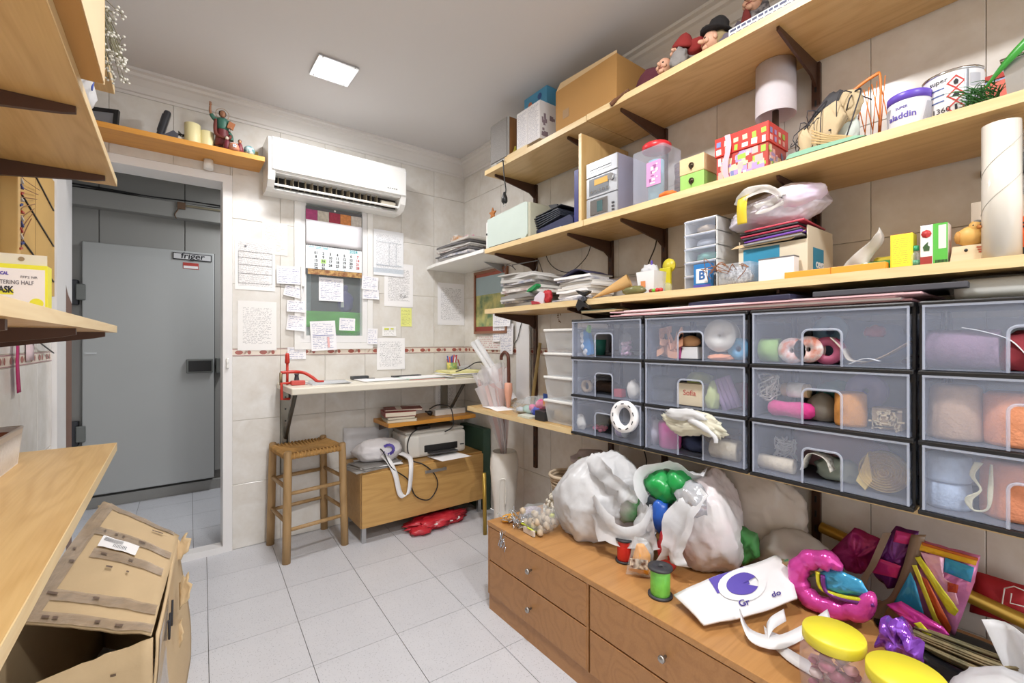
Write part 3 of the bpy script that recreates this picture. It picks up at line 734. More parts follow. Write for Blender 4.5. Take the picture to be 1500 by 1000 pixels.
abx(bm, -.05, .05, .0, .06, 0, .06); solo('kraft_sheets', 'brown kraft paper pack above the cream twine reel', 'paper', bm, C('B79468', .8), (1.52, onX(1050, 500, 1.52).y, k3), RW)
t = roll('cream_twine', 'thick cream twine reel lying in lowest drawer', 'twine', 1.455, 1064, k3, .034, .085, yarnmat('E5D6B8'), 'wall', .15)
# white thin bag spilling over the drawer edge
v0 = onX(968, 600, 1.385)
t = thing('spilling_bag', 'thin white plastic bag bunched over drawer edge', 'bag', (1.385, onX(1015, 615, 1.385).y, onX(1015, 640, 1.385).z), RW)
def sag(q): return Vector((q.x, q.y, q.z - .35 * q.x * .5 + .25 * math.sin(q.x * 3)))
bm = NB(); blob(bm, (-.0, -.004, .045), (.105, .02, .038), 21, .3, 2.2, 4, .25, 4, fn=sag); part('bunch', bm, M('cream_polythene', 'EFEBD6', .35, var=.05, transp=.12, tl=.2), t)
bm = NB(); blob(bm, (-.02, -.02, .075), (.07, .014, .02), 25, .3, 2.2, 3, .25, 4, fn=sag); part('mouth', bm, BAGW, t)
bm = NB(); tube(bm, spline([(.0, -.018, .06), (.04, -.025, .05), (.085, -.02, .02), (.09, -.018, .0)], 5), [.011] * 8 + [.007] * 8, 8); part('handle_strap', bm, BAGW, t)
# tower 3
roll('green_reel', 'pale green ribbon reel lying beside red and white discs', 'ribbon', 1.46, 1130, k1, .036, .05, C('9CC06E', .6), 'wall', .2)
for i, (px, z) in enumerate(((1160, 0), (1184, .004))):
    roll('printed_reel', ('white and red printed reel beside pale green reel', 'white and red printed reel beside crimson reel')[i], 'ribbon', 1.445, px, k1 + z, .036, .018, C('E8D9D4'), 'face', .22, side=M('print_red_white', 'F2ECE8', .5, col2='E48A70', vs=38))
roll('crimson_reel', 'crimson ribbon reel seen through the drawer handle opening', 'ribbon', 1.45, 1212, k1, .037, .02, C('A8304A', .5), 'face', .45, side=C('B65A78', .5))
def strip(name, label, X, px, z, pts, w, mat, th=0, cat='ribbon'):
    bm = NB(); P = spline(pts, 6); n = len(P) - 1
    grid(bm, n, 2, lambda u, v: P[int(round(u * n))] + Vector((0, (v - .5) * w, 0)))
    o = solo(name, label, cat, bm, mat, (X, onX(px, 500, X).y, z), RW)
    s = o.modifiers.new('s', 'SOLIDIFY'); s.thickness = .0015; return o
strip('lace_strip', 'cream lace ribbon draped in drawer', 1.46, 1240, k1 + .004, [(-.03, 0, .07), (-.005, 0, .04), (.01, 0, .01), (.04, 0, .006)], .05, M('lace', 'D9CDBB', .8, var=.2, vs=140))
strip('tan_ribbon', 'tan jute ribbon strip leaning in the drawer', 1.47, 1295, k1 + .004, [(-.05, 0, .0), (.0, 0, .02), (.055, 0, .06)], .05, M('jute_strip', 'C3A78A', .85, var=.15, vs=90))
strip('white_strip', 'narrow white paper strip beside tan jute ribbon', 1.44, 1268, k1 + .003, [(-.035, 0, 0), (0, 0, .016), (.03, 0, .01)], .02, PAPERW)
roll('blue_shimmer_reel', 'pale blue shimmering reel at the back of the drawer', 'ribbon', 1.58, 1215, k1 + .05, .045, .02, C('86A9C4', .3), 'face', .3)
lump('red_glitter', 'red glitter bunch in the top drawer', 'decoration', 1.56, 1282, k1 + .075, (.025, .02, .018), C('C43848', .3), 31, cf=8)
lump('blue_wrap', 'blue grey wrapping heap behind the reels', 'wrapping', 1.63, 1255, k1, (.12, .04, .07), C('7E8AA8', .6), 33)
t = thing('thread_spool', 'wooden thread spool wound white in middle drawer', 'spool', (1.47, onX(1166, 500, 1.47).y, k2 + .062), RW)
bm = NB(); cyl(bm, (-.035, 0, .02), .02, .07, 18, (0, math.pi / 2, 0)); part('core', bm, C('C9AE84', .6), t); bm = NB(); cyl(bm, (-.018, 0, .02), .0225, .04, 18, (0, math.pi / 2, 0)); part('winding', bm, yarnmat('EFEAE2'), t)
bm = NB(); tangle(bm, (0, 0, .04), (.03, .02, .04), 6, .0022, 5); solo('white_yarn_tangle', 'tangle of white yarn beside the pink skein', 'yarn', bm, yarnmat('E2DCD2'), (1.46, onX(1126, 500, 1.46).y, k2 + .045), RW)
bm = NB(); lathe(bm, [(0, -.06), (.016, -.057), (.024, -.045), (.021, -.01), (.025, .03), (.022, .052), (.012, .062), (0, .063)], (0, 0, .026), 20, (0, math.pi / 2, 0)); solo('pink_skein', 'hot pink yarn skein lying in middle drawer', 'yarn', bm, yarnmat('E2408E'), (1.45, onX(1158, 500, 1.45).y, k2), RW)
lump('grey_roll', 'grey felt roll behind drawer handle opening', 'felt', 1.48, 1205, k2, (.04, .03, .045), C('8A8478', .9), 13, .1, .05)
yarncone('orange_twine', 'orange twine spool standing in middle drawer', 1.46, 1246, k2, .036, .035, .09, yarnmat('D89448'))
lump('teal_cloth', 'teal cloth roll behind the orange twine', 'cloth', 1.55, 1225, k2 + .04, (.05, .03, .04), C('4E8E88', .8), 17)
roll('purple_disc_reel', 'violet ribbon reel on edge above the woven block', 'ribbon', 1.52, 1268, k2 + .045, .045, .018, C('8A78AC', .4), 'face', .2, side=C('9C8CBC', .35))
t = thing('woven_block', 'woven straw cube beside orange twine', 'basket', (1.445, onX(1298, 500, 1.445).y, k2), RW)
bm = NB(); abx(bm, -.03, .03, .004, .05, .002, .055); part('core', bm, C('A89272', .9), t)
bm = NB()
for i in range(26):
    y = .002; x0, z0_, a = rd.uniform(-.03, .03), rd.uniform(.004, .055), rd.choice((.5, -.5, 1.2, -1.2, 0))
    box(bm, (max(-.025, min(.025, x0)), y, max(.008, min(.05, z0_))), (.022, .003, .004), rot=(0, a, 0))
part('weave', bm, C('D9C49C', .8), t)
t = roll('cream_cord_reel', 'cream cord reel lying at the end of the lowest drawer', 'cord', 1.45, 1138, k3, .022, .095, yarnmat('E6D6BC'), 'wall', .1)
strip('crochet_lace', 'white crochet lace folded behind drawer opening', 1.45, 1200, k3 + .003, [(-.04, 0, .02), (-.02, 0, .07), (.02, 0, .065), (.035, 0, .03)], .05, M('crochet', 'EDE8DE', .85, col2='B9B2A6', vs=130))
lump('sage_cloth', 'sage green cloth behind the yellow coil', 'cloth', 1.49, 1228, k3, (.055, .03, .036), C('9EAA9E', .85), 19)
t = thing('raffia_coil', 'yellow raffia ribbon coil facing out of lowest drawer', 'ribbon', (1.445, onX(1292, 500, 1.445).y, k3), RW)
bm = NB(); pts = []
for k in range(140): a = k * .33; r = .006 + .046 * k / 140; pts.append((r * 1.05 * math.cos(a), .012, .054 + r * math.sin(a)))
P = pts; n = len(P) - 1
grid(bm, n, 1, lambda u, v: Vector(P[int(round(u * n))]) + Vector((0, (v - .5) * .03, 0))); part('coil', bm, M('raffia', 'E4C46A', .6, var=.15, vs=60), t)
bm = NB(); lathe(bm, [(0, .0), (.052, .0), (.052, .02), (0, .02)], (0, .03, .054), 28, (math.pi / 2, 0, 0)); part('core', bm, C('C9A850', .7), t)
bm = NB(); prism(bm, [(-.03, .10), (-.055, .02), (-.035, .0), (-.02, .03)], .03); part('loose_end', bm, M('raffia', ''), t)
lump('rose_cloth', 'rose coloured cloth at the back of the lowest drawer', 'cloth', 1.62, 1225, k3, (.13, .04, .07), C('C49AA6', .8), 23)
bm = NB(); tangle(bm, (0, 0, .04), (.03, .02, .035), 7, .002, 8); solo('white_floss_tangle', 'tangle of white floss behind the cream cord reel', 'fibre', bm, C('E6E4E6', .9), (1.50, onX(1150, 500, 1.50).y, k3 + .02), RW)
# tower 4
roll('mauve_net_roll', 'wide mauve netting roll lying in top drawer', 'netting', 1.46, 1410, k1, .045, .12, yarnmat('8E7288'), 'wall', .1)
strip('white_feather', 'white feather strip above the mauve netting', 1.43, 1462, k1 + .05, [(-.055, 0, .045), (-.02, 0, .035), (.02, 0, .015), (.05, 0, -.03)], .02, PAPERW, cat='feather')
lump('red_net', 'dark red netting behind the drawer opening', 'netting', 1.46, 1495, k1, (.04, .03, .05), C('94303A', .8), 29)
yarncone('tan_yarn_cone', 'tan yarn cone in plastic standing in middle drawer', 1.47, 1400, k2, .052, .044, .125, yarnmat('C0A086'))
yarncone('orange_cone', 'orange twine reel standing beside the tan yarn cone', 1.47, 1487, k2, .05, .049, .115, yarnmat('E89A70'))
for i in range(2):
    yarncone('blue_white_spool', 'pale blue thread spool in the lowest drawer, %s of its stack' % ('lower', 'upper')[i], 1.47, 1388, k3 + .062 * i, .043, .041, .06, yarnmat('B4C4DC'))
bm = NB()
for i in range(6): tube(bm, spline([(-.004 + i * .002, .0, .12), (-.012 + i * .001, 0, .09), (.004, 0, .06), (-.02 + i * .002, 0, .035), (-.008, 0, .012), (.014, 0, .02), (.016 + i * .001, 0, .06), (.02, 0, .12)], 4), .0022, 5)
solo('cream_hank', 'cream yarn hank looped beside the pale blue spools', 'yarn', bm, yarnmat('DFD9B8'), (1.43, onX(1433, 500, 1.43).y, k3), RW)
yarncone('orange_cone', 'orange twine reel standing beside the cream hank', 1.49, 1483, k3, .052, .05, .125, yarnmat('EE9A72'))

# ---- low chest of drawers
CHX, CHY1, CHZ = 1.105, 1.625, .385
t = thing('drawer_chest', 'long low cherry wood chest of drawers under the drawer towers', 'chest', (CHX, CHY1, 0), RW)
L = 1.78
bm = NB(); abx(bm, .0, L, .006, .60, .07, CHZ - .022); part('carcass', bm, CHERRY, t)
top = part('top_board', bx(-.004, L + .004, -.012, .604, CHZ - .02, CHZ, .002), CHERRYT, t)
part('plinth', bx(.0, L, -.004, .58, 0, .068), CHERRY, t)
KN = M('knob_nickel', 'A9A6A2', .3, .9)
for i in range(3):
    x0 = .012 + i * .5893; x1 = x0 + .572
    for k in range(2):
        z0 = .074 + k * .147; z1 = z0 + .141
        d = part('drawer_front', bx(x0, x1, -.011, .0055, z0, z1, .0015), CHERRY, t)
        bm = NB(); lathe(bm, [(.004, 0), (.004, .012), (.010, .016), (.011, .022), (.008, .026), (0, .027)], ((x0 + x1) / 2, -.011, (z0 + z1) / 2), 14, (math.pi / 2, 0, 0)); part('knob', bm, KN, d)
bm = NB()
for x in (.003, .5875, 1.177, 1.771): abx(bm, x - .005, x + .005, -.009, .0055, .07, CHZ - .021)
part('stiles', bm, CHERRY, t)
# stacked clear tubs on the counter board
tubs = []
yl = onX(799, 600, 1.44).y; yr = 1.432
for i in range(4):
    t = thing('clear_tub', 'milky lidded plastic tub beside drawer tower, %s of its stack' % ('bottom', 'second from bottom', 'second from top', 'topmost')[i], 'tub', (1.43, (yl + yr) / 2, Z4 + i * .112), RW, 'stacked milky tubs')
    w = (yl - yr) / 2 - .004
    bm = NB(); r = [[(-w * k_, .0 + o), (w * k_, .0 + o), (w * k_, .26 - o), (-w * k_, .26 - o)] for k_, o in ((.88, .012), (1, 0))]
    a = [bm.verts.new((x, y, .002)) for x, y in r[0]]; b = [bm.verts.new((x, y, .1)) for x, y in r[1]]
    bm.faces.new(a[::-1])
    for q in range(4): bm.faces.new((a[q], a[(q + 1) % 4], b[(q + 1) % 4], b[q]))
    part('tub_body', bm, MILKY, t)
    part('lid', bx(-w - .004, w + .004, -.005, .265, .1, .1115, .003), M('milky_lid', 'F2F2F0', .35, var=0, transp=.12), t)
    bm = NB(); blob(bm, (0, .13, .045), (w * .7, .09, .042), i, .2, sub=2, flat=-.9); part('contents', bm, C('DDD8CE', .8), t)

# ------------------------------------------------------------------ goods on the right shelves
def yx(px, X): return onX(px, 500, X).y
def zx(px, py, X): return onX(px, py, X).z
def RT(name, label, cat, pl, pr, X, z, group=None, rz=0):
    a, b = yx(pl, X), yx(pr, X); t = thing(name, label, cat, (X, (a + b) / 2, z), RW + rz, group); return t, a - b
def patches(bm, x0, x1, z0, z1, y, n, seed, mis, smin, smax, th=.0008):
    rd = random.Random(seed)
    for _ in range(n):
        w, h = rd.uniform(smin, smax), rd.uniform(smin, smax); x, z = rd.uniform(x0 + w / 2, x1 - w / 2), rd.uniform(z0 + h / 2, z1 - h / 2)
        box(bm, (x, y - th * rd.uniform(.3, 1), z), (w, th, h), rot=(0, rd.uniform(-.1, .1), 0), mi=rd.choice(mis))
def sheets(name, label, cat, loc, rz, w, d, n, mats, seed=0, th=(.004, .012), jit=.02, group=None, sag=.0, yaw=.15):
    """heap of magazines/papers: each sheet block its own part"""
    rd = random.Random(seed); t = thing(name, label, cat, loc, rz, group); z = 0
    for i in range(n):
        h = rd.uniform(*th); bm = NB(); ww, dd = w * rd.uniform(.85, 1.0), d * rd.uniform(.85, 1.0)
        ph = rd.uniform(0, 6)
        def f(u, v, zz): return Vector(((u - .5) * ww, (v) * dd, zz + sag * abs(math.sin(u * 3.1 + ph)) * (1 - v) + .001 * (1 + math.sin(v * 5 + ph))))
        A = grid(bm, 6, 3, lambda u, v: f(u, v, h * .93)); Bm = grid(bm, 6, 3, lambda u, v: f(u, v, 0))
        rim = [(A[0][k], Bm[0][k]) for k in range(7)] + [(A[k][6], Bm[k][6]) for k in range(1, 4)] + [(A[3][k], Bm[3][k]) for k in range(5, -1, -1)] + [(A[k][0], Bm[k][0]) for k in range(2, 0, -1)]
        for (a, b), (c, e) in zip(rim, rim[1:] + rim[:1]): bm.faces.new((a, c, e, b))
        part('paper_layer', bm, rd.choice(mats), t, loc=(rd.uniform(-jit, jit), rd.uniform(-jit * .3, jit), z), rot=(0, 0, rd.uniform(-yaw, yaw))); z += h
    return t, z
MAGS = [C('BDBBB8', .5), C('D9D8D6', .5), C('8E8B88', .5), C('C8C3BC', .5), C('6E6C6E', .5), C('E6E4E0', .6), M('mag_mix', 'D4D0CE', .5, col2='8A8EA0', vs=30), M('mag_mix2', 'E0DEDA', .5, col2='A89490', vs=24)]
WPS = [PAPERW, C('E4E2DE', .7), C('CFCDCB', .6), C('DAD6D0', .6), M('mag_mix', '')]
# ---- top shelf
X = 1.432
t, w = RT('speaker', 'grey bookshelf speaker at the end of the top shelf', 'speaker', 719, 744, X, Z1); h = zx(719, 186, X) - Z1
part('cabinet', bx(-w / 2, w / 2, .012, .12, .0, h, .002), wood('speaker_side', '9A6A38', '7A4E26', 2), t)
part('front_frame', bx(-w / 2, w / 2, .0, .012, 0, h, .003), C('B5B4B2', .4), t)
part('grille', bx(-w / 2 + .004, w / 2 - .004, -.006, .0, .022, h - .004, .004), M('speaker_cloth', '8F8C8A', .9, var=.2, vs=200), t)
bm = NB()
for k in (-1, 0, 1): cyl(bm, (k * .015, -.001, .010), .004, .004, 12, (math.pi / 2, 0, 0))
part('badges', bm, CHROME, t)
bm = NB(); y0 = yx(738, 1.418); pts = spline([(1.425, yx(737, 1.42) + .02, Z1 + .004), (1.405, yx(738, 1.41), Z1 - .01), (1.405, yx(738, 1.405), 2.07), (1.407, yx(739, 1.405), 2.02), (1.405, yx(741, 1.405), 1.97), (1.405, yx(739, 1.405), 1.935)], 5)
t = thing('speaker_cable', 'black mains cable with plug dangling from the top shelf', 'cable', (0, 0, 0)); tube(bm, pts, .0035); part('cord', bm, BLACK, t)
e = pts[-1]; bm = NB(); lathe(bm, [(.006, .03), (.010, .015), (.016, .0), (.017, -.02), (.012, -.028), (0, -.028)], e, 14); part('plug', bm, BLACK, t); bm = NB()
for k in (-1, 1): cyl(bm, (e.x, e.y + k * .009, e.z - .046), .0022, .02, 8)
part('pin', bm, CHROME, t)
t, w = RT('wood_offcut', 'short pale wood offcut under the white printed box', 'wood', 739, 772, 1.43, Z1 + .0, rz=0); part('block', bx(-w / 2, w / 2, 0, .14, 0, .026, .001), EDGEX, t)
bm = NB(); lathe(bm, [(0, 0), (.012, 0), (.014, .02), (.008, .035), (.006, .05), (0, .052)], seg=14); solo('yellow_trinket', 'small olive yellow bottle between speaker and white box', 'bottle', bm, C('A8982E', .4), (1.47, yx(755, 1.47), Z1 + .026))
X = 1.436
t, w = RT('printed_carton', 'white printed carton in front of the blue box', 'box', 757, 791, X, Z1 + .027); h = zx(757, 168, X) - Z1 - .027
part('carton', bx(-w / 2, w / 2, 0, .11, 0, h, .001), C('E4E2E4', .6), t)
bm = NB(); grid(bm, 1, 1, lambda u, v: (-w / 2 + .004 + u * (w / 2 - .008), -.0012, .008 + v * (h - .016))); grid(bm, 1, 1, lambda u, v: (.002 + u * (w / 2 - .006), -.0012, .008 + v * (h - .016))); part('print', bm, paper('carton_print', 'E8E6E8', '6A6E8A', .0055, .55, .03, 230), t)
bm = NB(); patches(bm, .01, .1, .01, h * .7, 0, 10, 5, [0], .01, .03); tf(bm.verts[:], Matrix.Translation((w / 2 + .0002, 0, 0)) @ Matrix.Rotation(math.pi / 2, 4, 'Z')); part('side_print', bm, C('8E7E88'), t)
X = 1.56
t, w = RT('gadget_box', 'tall blue box with round appliance pictures', 'box', 768, 801, X, Z1); h = zx(768, 128, X) - Z1
BLU = C('5AA8D4', .45); part('carton', bx(-w / 2, w / 2, 0, .085, 0, h, .001), BLU, t)
part('carton_band', bx(-w / 2 - .0006, w / 2 + .0006, -.0012, .04, h - .03, h - .002), C('D9E6EC', .5), t)
bm = NB(); zz = zx(768, 215, X) - Z1
for x, z, r, mi in ((-w * .22, h * .72, .017, 0), (w * .2, h * .76, .017, 1), (-w * .05, h * .5, .018, 2), (w * .3, h * .5, .018, 3)):
    lathe(bm, [(r * .25, 0), (r * .9, 0), (r, .001), (r * .9, .002), (r * .25, .002)], (x, -.0005, z), 20, (math.pi / 2, 0, 0), mi=mi)
    for q in range(5): box(bm, (x + r * .55 * math.cos(q * 1.256), -.003, z + r * .55 * math.sin(q * 1.256)), (r * .5, .001, .004), rot=(0, -q * 1.256, 0), mi=mi)
part('appliance_pictures', bm, [C('D88A70'), C('4A6AA8'), C('2A2C34'), C('D8924A')], t)
X = 1.455
t, w = RT('carton', 'long brown cardboard carton on the top shelf', 'box', 814, 903, X, Z1 + .001); h = zx(903, 84, X) - Z1
h = .215
part('walls', bx(-w / 2, w / 2, 0, .26, 0, h, .002), M('carton_tan', 'B4884E', .75, var=.06, vs=4, bump=.1, bs=90), t)
part('tape', bx(-w / 2 + .05, -w / 2 + .09, -.001, 0, .065, .105), M('tape_tan', 'A68660', .3), t)
bm = NB(); prism(bm, [(-w / 2, h), (w / 2, h), (w / 2 + .0, h + .012), (-w / 2 + .03, h + .03)], .002, Matrix.Translation((0, .002, 0))); part('flap', bm, CARDL, t)
bm = NB(); abx(bm, -.05, .05, .05, .17, 0, .05, .006); o = thing('mesh_gadget', 'grey vented appliance lying on the brown carton', 'appliance', (1.50, yx(868, 1.50), Z1 + h + .001), RW); part('casing', bm, C('8E8A88', .5), o)
bm = NB()
for k in range(7): abx(bm, -.045 + k * .0135, -.038 + k * .0135, .048, .0505, .008, .042)
part('vent', bm, BLACK, o)['kind'] = 'stuff'
bm = NB(); tube(bm, spline([(1.425, yx(920, 1.42), Z1 + .012), (1.418, yx(905, 1.42), Z1 - .002), (1.414, yx(895, 1.415), Z1 - .016)], 4), [.006] * 5 + [.009] * 4, 8); solo('hanging_tassel', 'brown fringe tassel lying over the shelf edge', 'tassel', bm, C('6E4A34', .9))
# puppets lying on the top shelf
SKIN = C('D9A98E', .6); MAROON = C('6A2A2E', .9); GREYH = C('8A8684', .95, bump=.6, bs=90); REDC = C('8E2A28', .9); BLK = C('1E1B1C', .95, bump=.4, bs=120)
def face(t, c, r, out=(0, -1, 0)):
    """head with nose, cheeks, chin, eyes and mouth looking along -y"""
    bm = NB(); c = Vector(c)
    blob(bm, c, (r * .9, r * .95, r * 1.1), 3, .05, 2, 3, .02)
    blob(bm, c + Vector((0, -r * 1.05, -r * .05)), (r * .22, r * .5, r * .26), 1, .05, sub=2, crease=0)
    for s in (-1, 1):
        blob(bm, c + Vector((s * r * .45, -r * .7, -r * .2)), (r * .32, r * .3, r * .28), 2, .05, sub=2, crease=0)
        blob(bm, c + Vector((s * r * .92, 0, 0)), (r * .15, r * .25, r * .32), 2, .05, sub=2, crease=0)
    blob(bm, c + Vector((0, -r * .7, -r * .75)), (r * .35, r * .35, r * .28), 2, .05, sub=2, crease=0)
    hd = part('head', bm, SKIN, t)
    bm = NB()
    for s in (-1, 1): blob(bm, c + Vector((s * r * .34, -r * .86, r * .18)), (r * .13, r * .1, r * .1), 0, 0, sub=2, crease=0)
    part('eye', bm, BLK, hd); bm = NB(); tube(bm, spline([c + Vector((x * r * .3, -r * (.98 - abs(x) * .12), -r * (.42 - abs(x) * .08))) for x in (-1, 0, 1)], 4), r * .05, 5); part('mouth', bm, C('8E4A44'), hd)
    return hd
X = 1.47
t = thing('puppet', 'maroon robed puppet lying with its face to the room', 'puppet', (X, yx(962, X), Z1 + .002), RW); t.scale = (1.22,) * 3
bm = NB(); blob(bm, (-.035, .03, .035), (.07, .035, .042), 5, .25, 2, 3, .15, 3, flat=-.8, fn=lambda q: Vector((q.x, q.y, q.z + .5 * max(0, .2 - q.x) * -.5))); part('robe', bm, C('5E2A36', .9), t)
face(t, (.035, -.01, .035), .024)
bm = NB(); blob(bm, (-.01, .0, .012), (.02, .012, .012), 1, .1, sub=2); part('collar', bm, C('C9C6A8', .8), t)
t = thing('puppet', 'grey bearded puppet with red hat slumped on the top shelf', 'puppet', (X, yx(1001, X), Z1 + .002), RW); t.scale = (1.22,) * 3
bm = NB(); blob(bm, (.0, .03, .03), (.05, .03, .036), 8, .2, 2, 3, .1, 3, flat=-.8); part('coat', bm, GREYH, t)
face(t, (-.012, -.008, .056), .022)
bm = NB(); blob(bm, (0, -.022, .026), (.026, .02, .03), 9, .3, 3, 3, .2, 6); part('beard', bm, GREYH, t)
bm = NB(); lathe(bm, [(.03, 0), (.033, .006), (.026, .018), (.014, .034), (0, .042)], (.0, .0, .066), 18, (.2, .35, 0)); blob(bm, (.035, .01, .06), (.03, .02, .022), 2, .2, sub=3); part('hat', bm, REDC, t)
t = thing('puppet', 'black hatted puppet head with long nose on the top shelf', 'puppet', (1.48, yx(1045, 1.48), Z1 + .002), RW, rot=(0, 0, RW - .7)); t.scale = (1.22,) * 3
bm = NB(); blob(bm, (0, .035, .024), (.05, .034, .03), 12, .2, sub=3, flat=-.8); part('coat', bm, C('6A6270', .9), t)
face(t, (0, -.004, .045), .026)
bm = NB(); blob(bm, (0, .016, .045), (.032, .024, .032), 6, .2, 3, 3, .2, 6); part('hair', bm, C('9A8A66', .95), t)
bm = NB(); lathe(bm, [(.0, .0), (.044, .0), (.046, .005), (.03, .01), (.026, .034), (.014, .046), (0, .048)], (0, .008, .062), 18, (-.25, .1, 0)); part('hat', bm, BLK, t)
t = thing('puppet', 'puppet in grey striped coat slumped beside the printed carton', 'puppet', (1.58, yx(1100, 1.58), Z1 + .002), RW); t.scale = (1.22,) * 3
bm = NB(); blob(bm, (0, .03, .075), (.055, .035, .085), 15, .2, sub=3, flat=-.85, crease=.1); part('coat', bm, M('striped_coat', '4A464A', .9, col2='8E8888', vs=80), t)
bm = NB(); blob(bm, (-.01, -.008, .08), (.016, .01, .06), 16, .1, sub=2); part('waistcoat', bm, C('7A2E2C', .9), t); face(t, (.0, .01, .155), .026)
bm = NB(); tube(bm, [(-.03, .01, .11), (-.06, .0, .07), (-.078, -.01, .035)], [.018, .014, .012], 8); part('sleeve', bm, C('6A6270', .9), t)
t, w = RT('printed_case', 'flat white case with rows of dark print on the top shelf', 'case', 1067, 1175, 1.435, Z1 + .002); h = .032
part('case', bx(-w / 2, w / 2, 0, .07, 0, h, .002), C('E6E8EE', .4), t)
bm = NB(); rd = random.Random(5)
for r in range(2):
    x = -w / 2 + .006
    while x < w / 2 - .02:
        l = rd.uniform(.008, .02); box(bm, (x + l / 2, -.0006, .009 + r * .014), (l, .0008, .007)); x += l + .004
part('print', bm, C('4A5070'), t)['kind'] = 'stuff'
# ---- second shelf
t, hh = sheets('paper_heap', 'heap of newspapers and papers on the white corner shelf', 'papers', (1.47, 2.60, 1.7045), RW, .42, .24, 12, MAGS, 4, (.006, .014), .02, sag=.006)
bm = NB(); blob(bm, (0, .0, .02), (.05, .05, .022), 3, .3, sub=3, crease=.25, flat=-.7); solo('magenta_paper', 'magenta crumpled paper on top of the paper heap', 'paper', bm, C('D83A8A', .6), (1.57, 2.53, 1.705 + hh), RW)
bm = NB(); blob(bm, (0, .0, .03), (.08, .05, .034), 9, .3, sub=3, crease=.3, flat=-.7); solo('crumpled_wrap', 'grey and orange crumpled wrapping on the paper heap', 'wrapping', bm, M('wrap_mix', 'D9D6D2', .5, col2='B8885A', vs=18), (1.56, 2.68, 1.705 + hh), RW)
X = 1.432
t, w = RT('mint_case', 'pale mint plastic case with white end cap', 'case', 714, 772, X, Z2); h = zx(714, 322, X) - Z2
CASEM = C('CBD9D2', .35)
bm = NB(); prism(bm, [(-w / 2, .004), (w / 2 - .02, .0), (w / 2, .02), (w / 2, h + .012), (w / 2 - .015, h + .02), (-w / 2, h)], .2); part('shell', bm, CASEM, t)
part('end_cap', bx(-w / 2 - .03, -w / 2 - .001, .01, .2, 0, h - .008, .004), WHITE, t)
part('vent', bx(-w / 2 + .02, w / 2 - .05, -.001, .01, .001, .008), BLACK, t)
part('handle', bx(-w / 2 - .022, -w / 2 - .012, .005, .0101, h * .5, h * .56), BLACK, t)
part('trim_line', bx(w / 2 + .0005, w / 2 + .02, .004, .2, .003, h + .012, .004), C('B9B8A4', .4), t)
bm = NB(); P = [((.016 if k % 2 else .034) * math.sin(k * math.pi / 5), (.016 if k % 2 else .034) * math.cos(k * math.pi / 5)) for k in range(10)]; prism(bm, P, .007); solo('wooden_star', 'brown wooden star standing on the mint case', 'star', bm, C('A8682E', .6), (1.45, yx(721, 1.45), Z2 + h + .034), RW)
bm = NB(); box(bm, (0, 0, .006), (.10, .02, .012), rot=(0, -.0, 0), bev=.003); solo('black_pen_case', 'slim black case lying on the mint case', 'case', bm, BLACK, (1.52, yx(757, 1.52), Z2 + h + .02), RW)
t, w = RT('accordion_folder', 'navy accordion folder lying open on papers', 'folder', 778, 838, 1.48, Z2 + .015, rz=.03)
NAVY = C('22284E', .5); bm = NB(); prism(bm, [(-w / 2, .0), (w / 2, .0), (w / 2, .035), (w / 2 - .02, .055), (-w / 2 + .02, .02)], .2); part('bottom_cover', bm, NAVY, t)
bm = NB()
for k in range(5): box(bm, (-w * .12, .1 - .004 * k, .048 + k * .009), (w * .72, .2, .0028), rot=(0, -.2 + .03 * k, 0))
part('pockets', bm, C('4A4F5C', .6), t)
bm = NB(); box(bm, (-w * .14, .1, .1), (w * .8, .21, .004), rot=(0, -.12, 0)); prism(bm, [(w * .12, .07), (w * .22, .065), (w * .14, .125), (-w * .05, .132)], .12); part('top_cover', bm, C('24262C', .5), t)
t2, _ = sheets('paper_stack', 'thin stack of white printed sheets under the navy folder', 'papers', (1.445, yx(803, 1.445), Z2), RW, .20, .26, 3, [PAPERW, PAPERW, C('DCDCE8', .6)], 8, (.003, .0045), .008, yaw=.05)
t, w = RT('blue_binder', 'narrow blue binder upright against the oak panel', 'binder', 841, 847, 1.45, Z2); part('cover', bx(-w / 2, w / 2, 0, .26, 0, zx(841, 250, 1.45) - Z2, .001), C('2A2F78', .4), t)
bm = NB(); hp = zx(850, 196, 1.425) - Z2; o = thing('upright_oak_board', 'upright oak panel propped between the shelves', 'panel', (1.425, yx(848, 1.425), Z2)); part('board', bx(0, .32, -.016, .0, 0, min(hp, .42), .001), OAKZ, o); part('edge_band', bx(-.0015, 0, -.016, .0, 0, min(hp, .42)), EDGE, o)
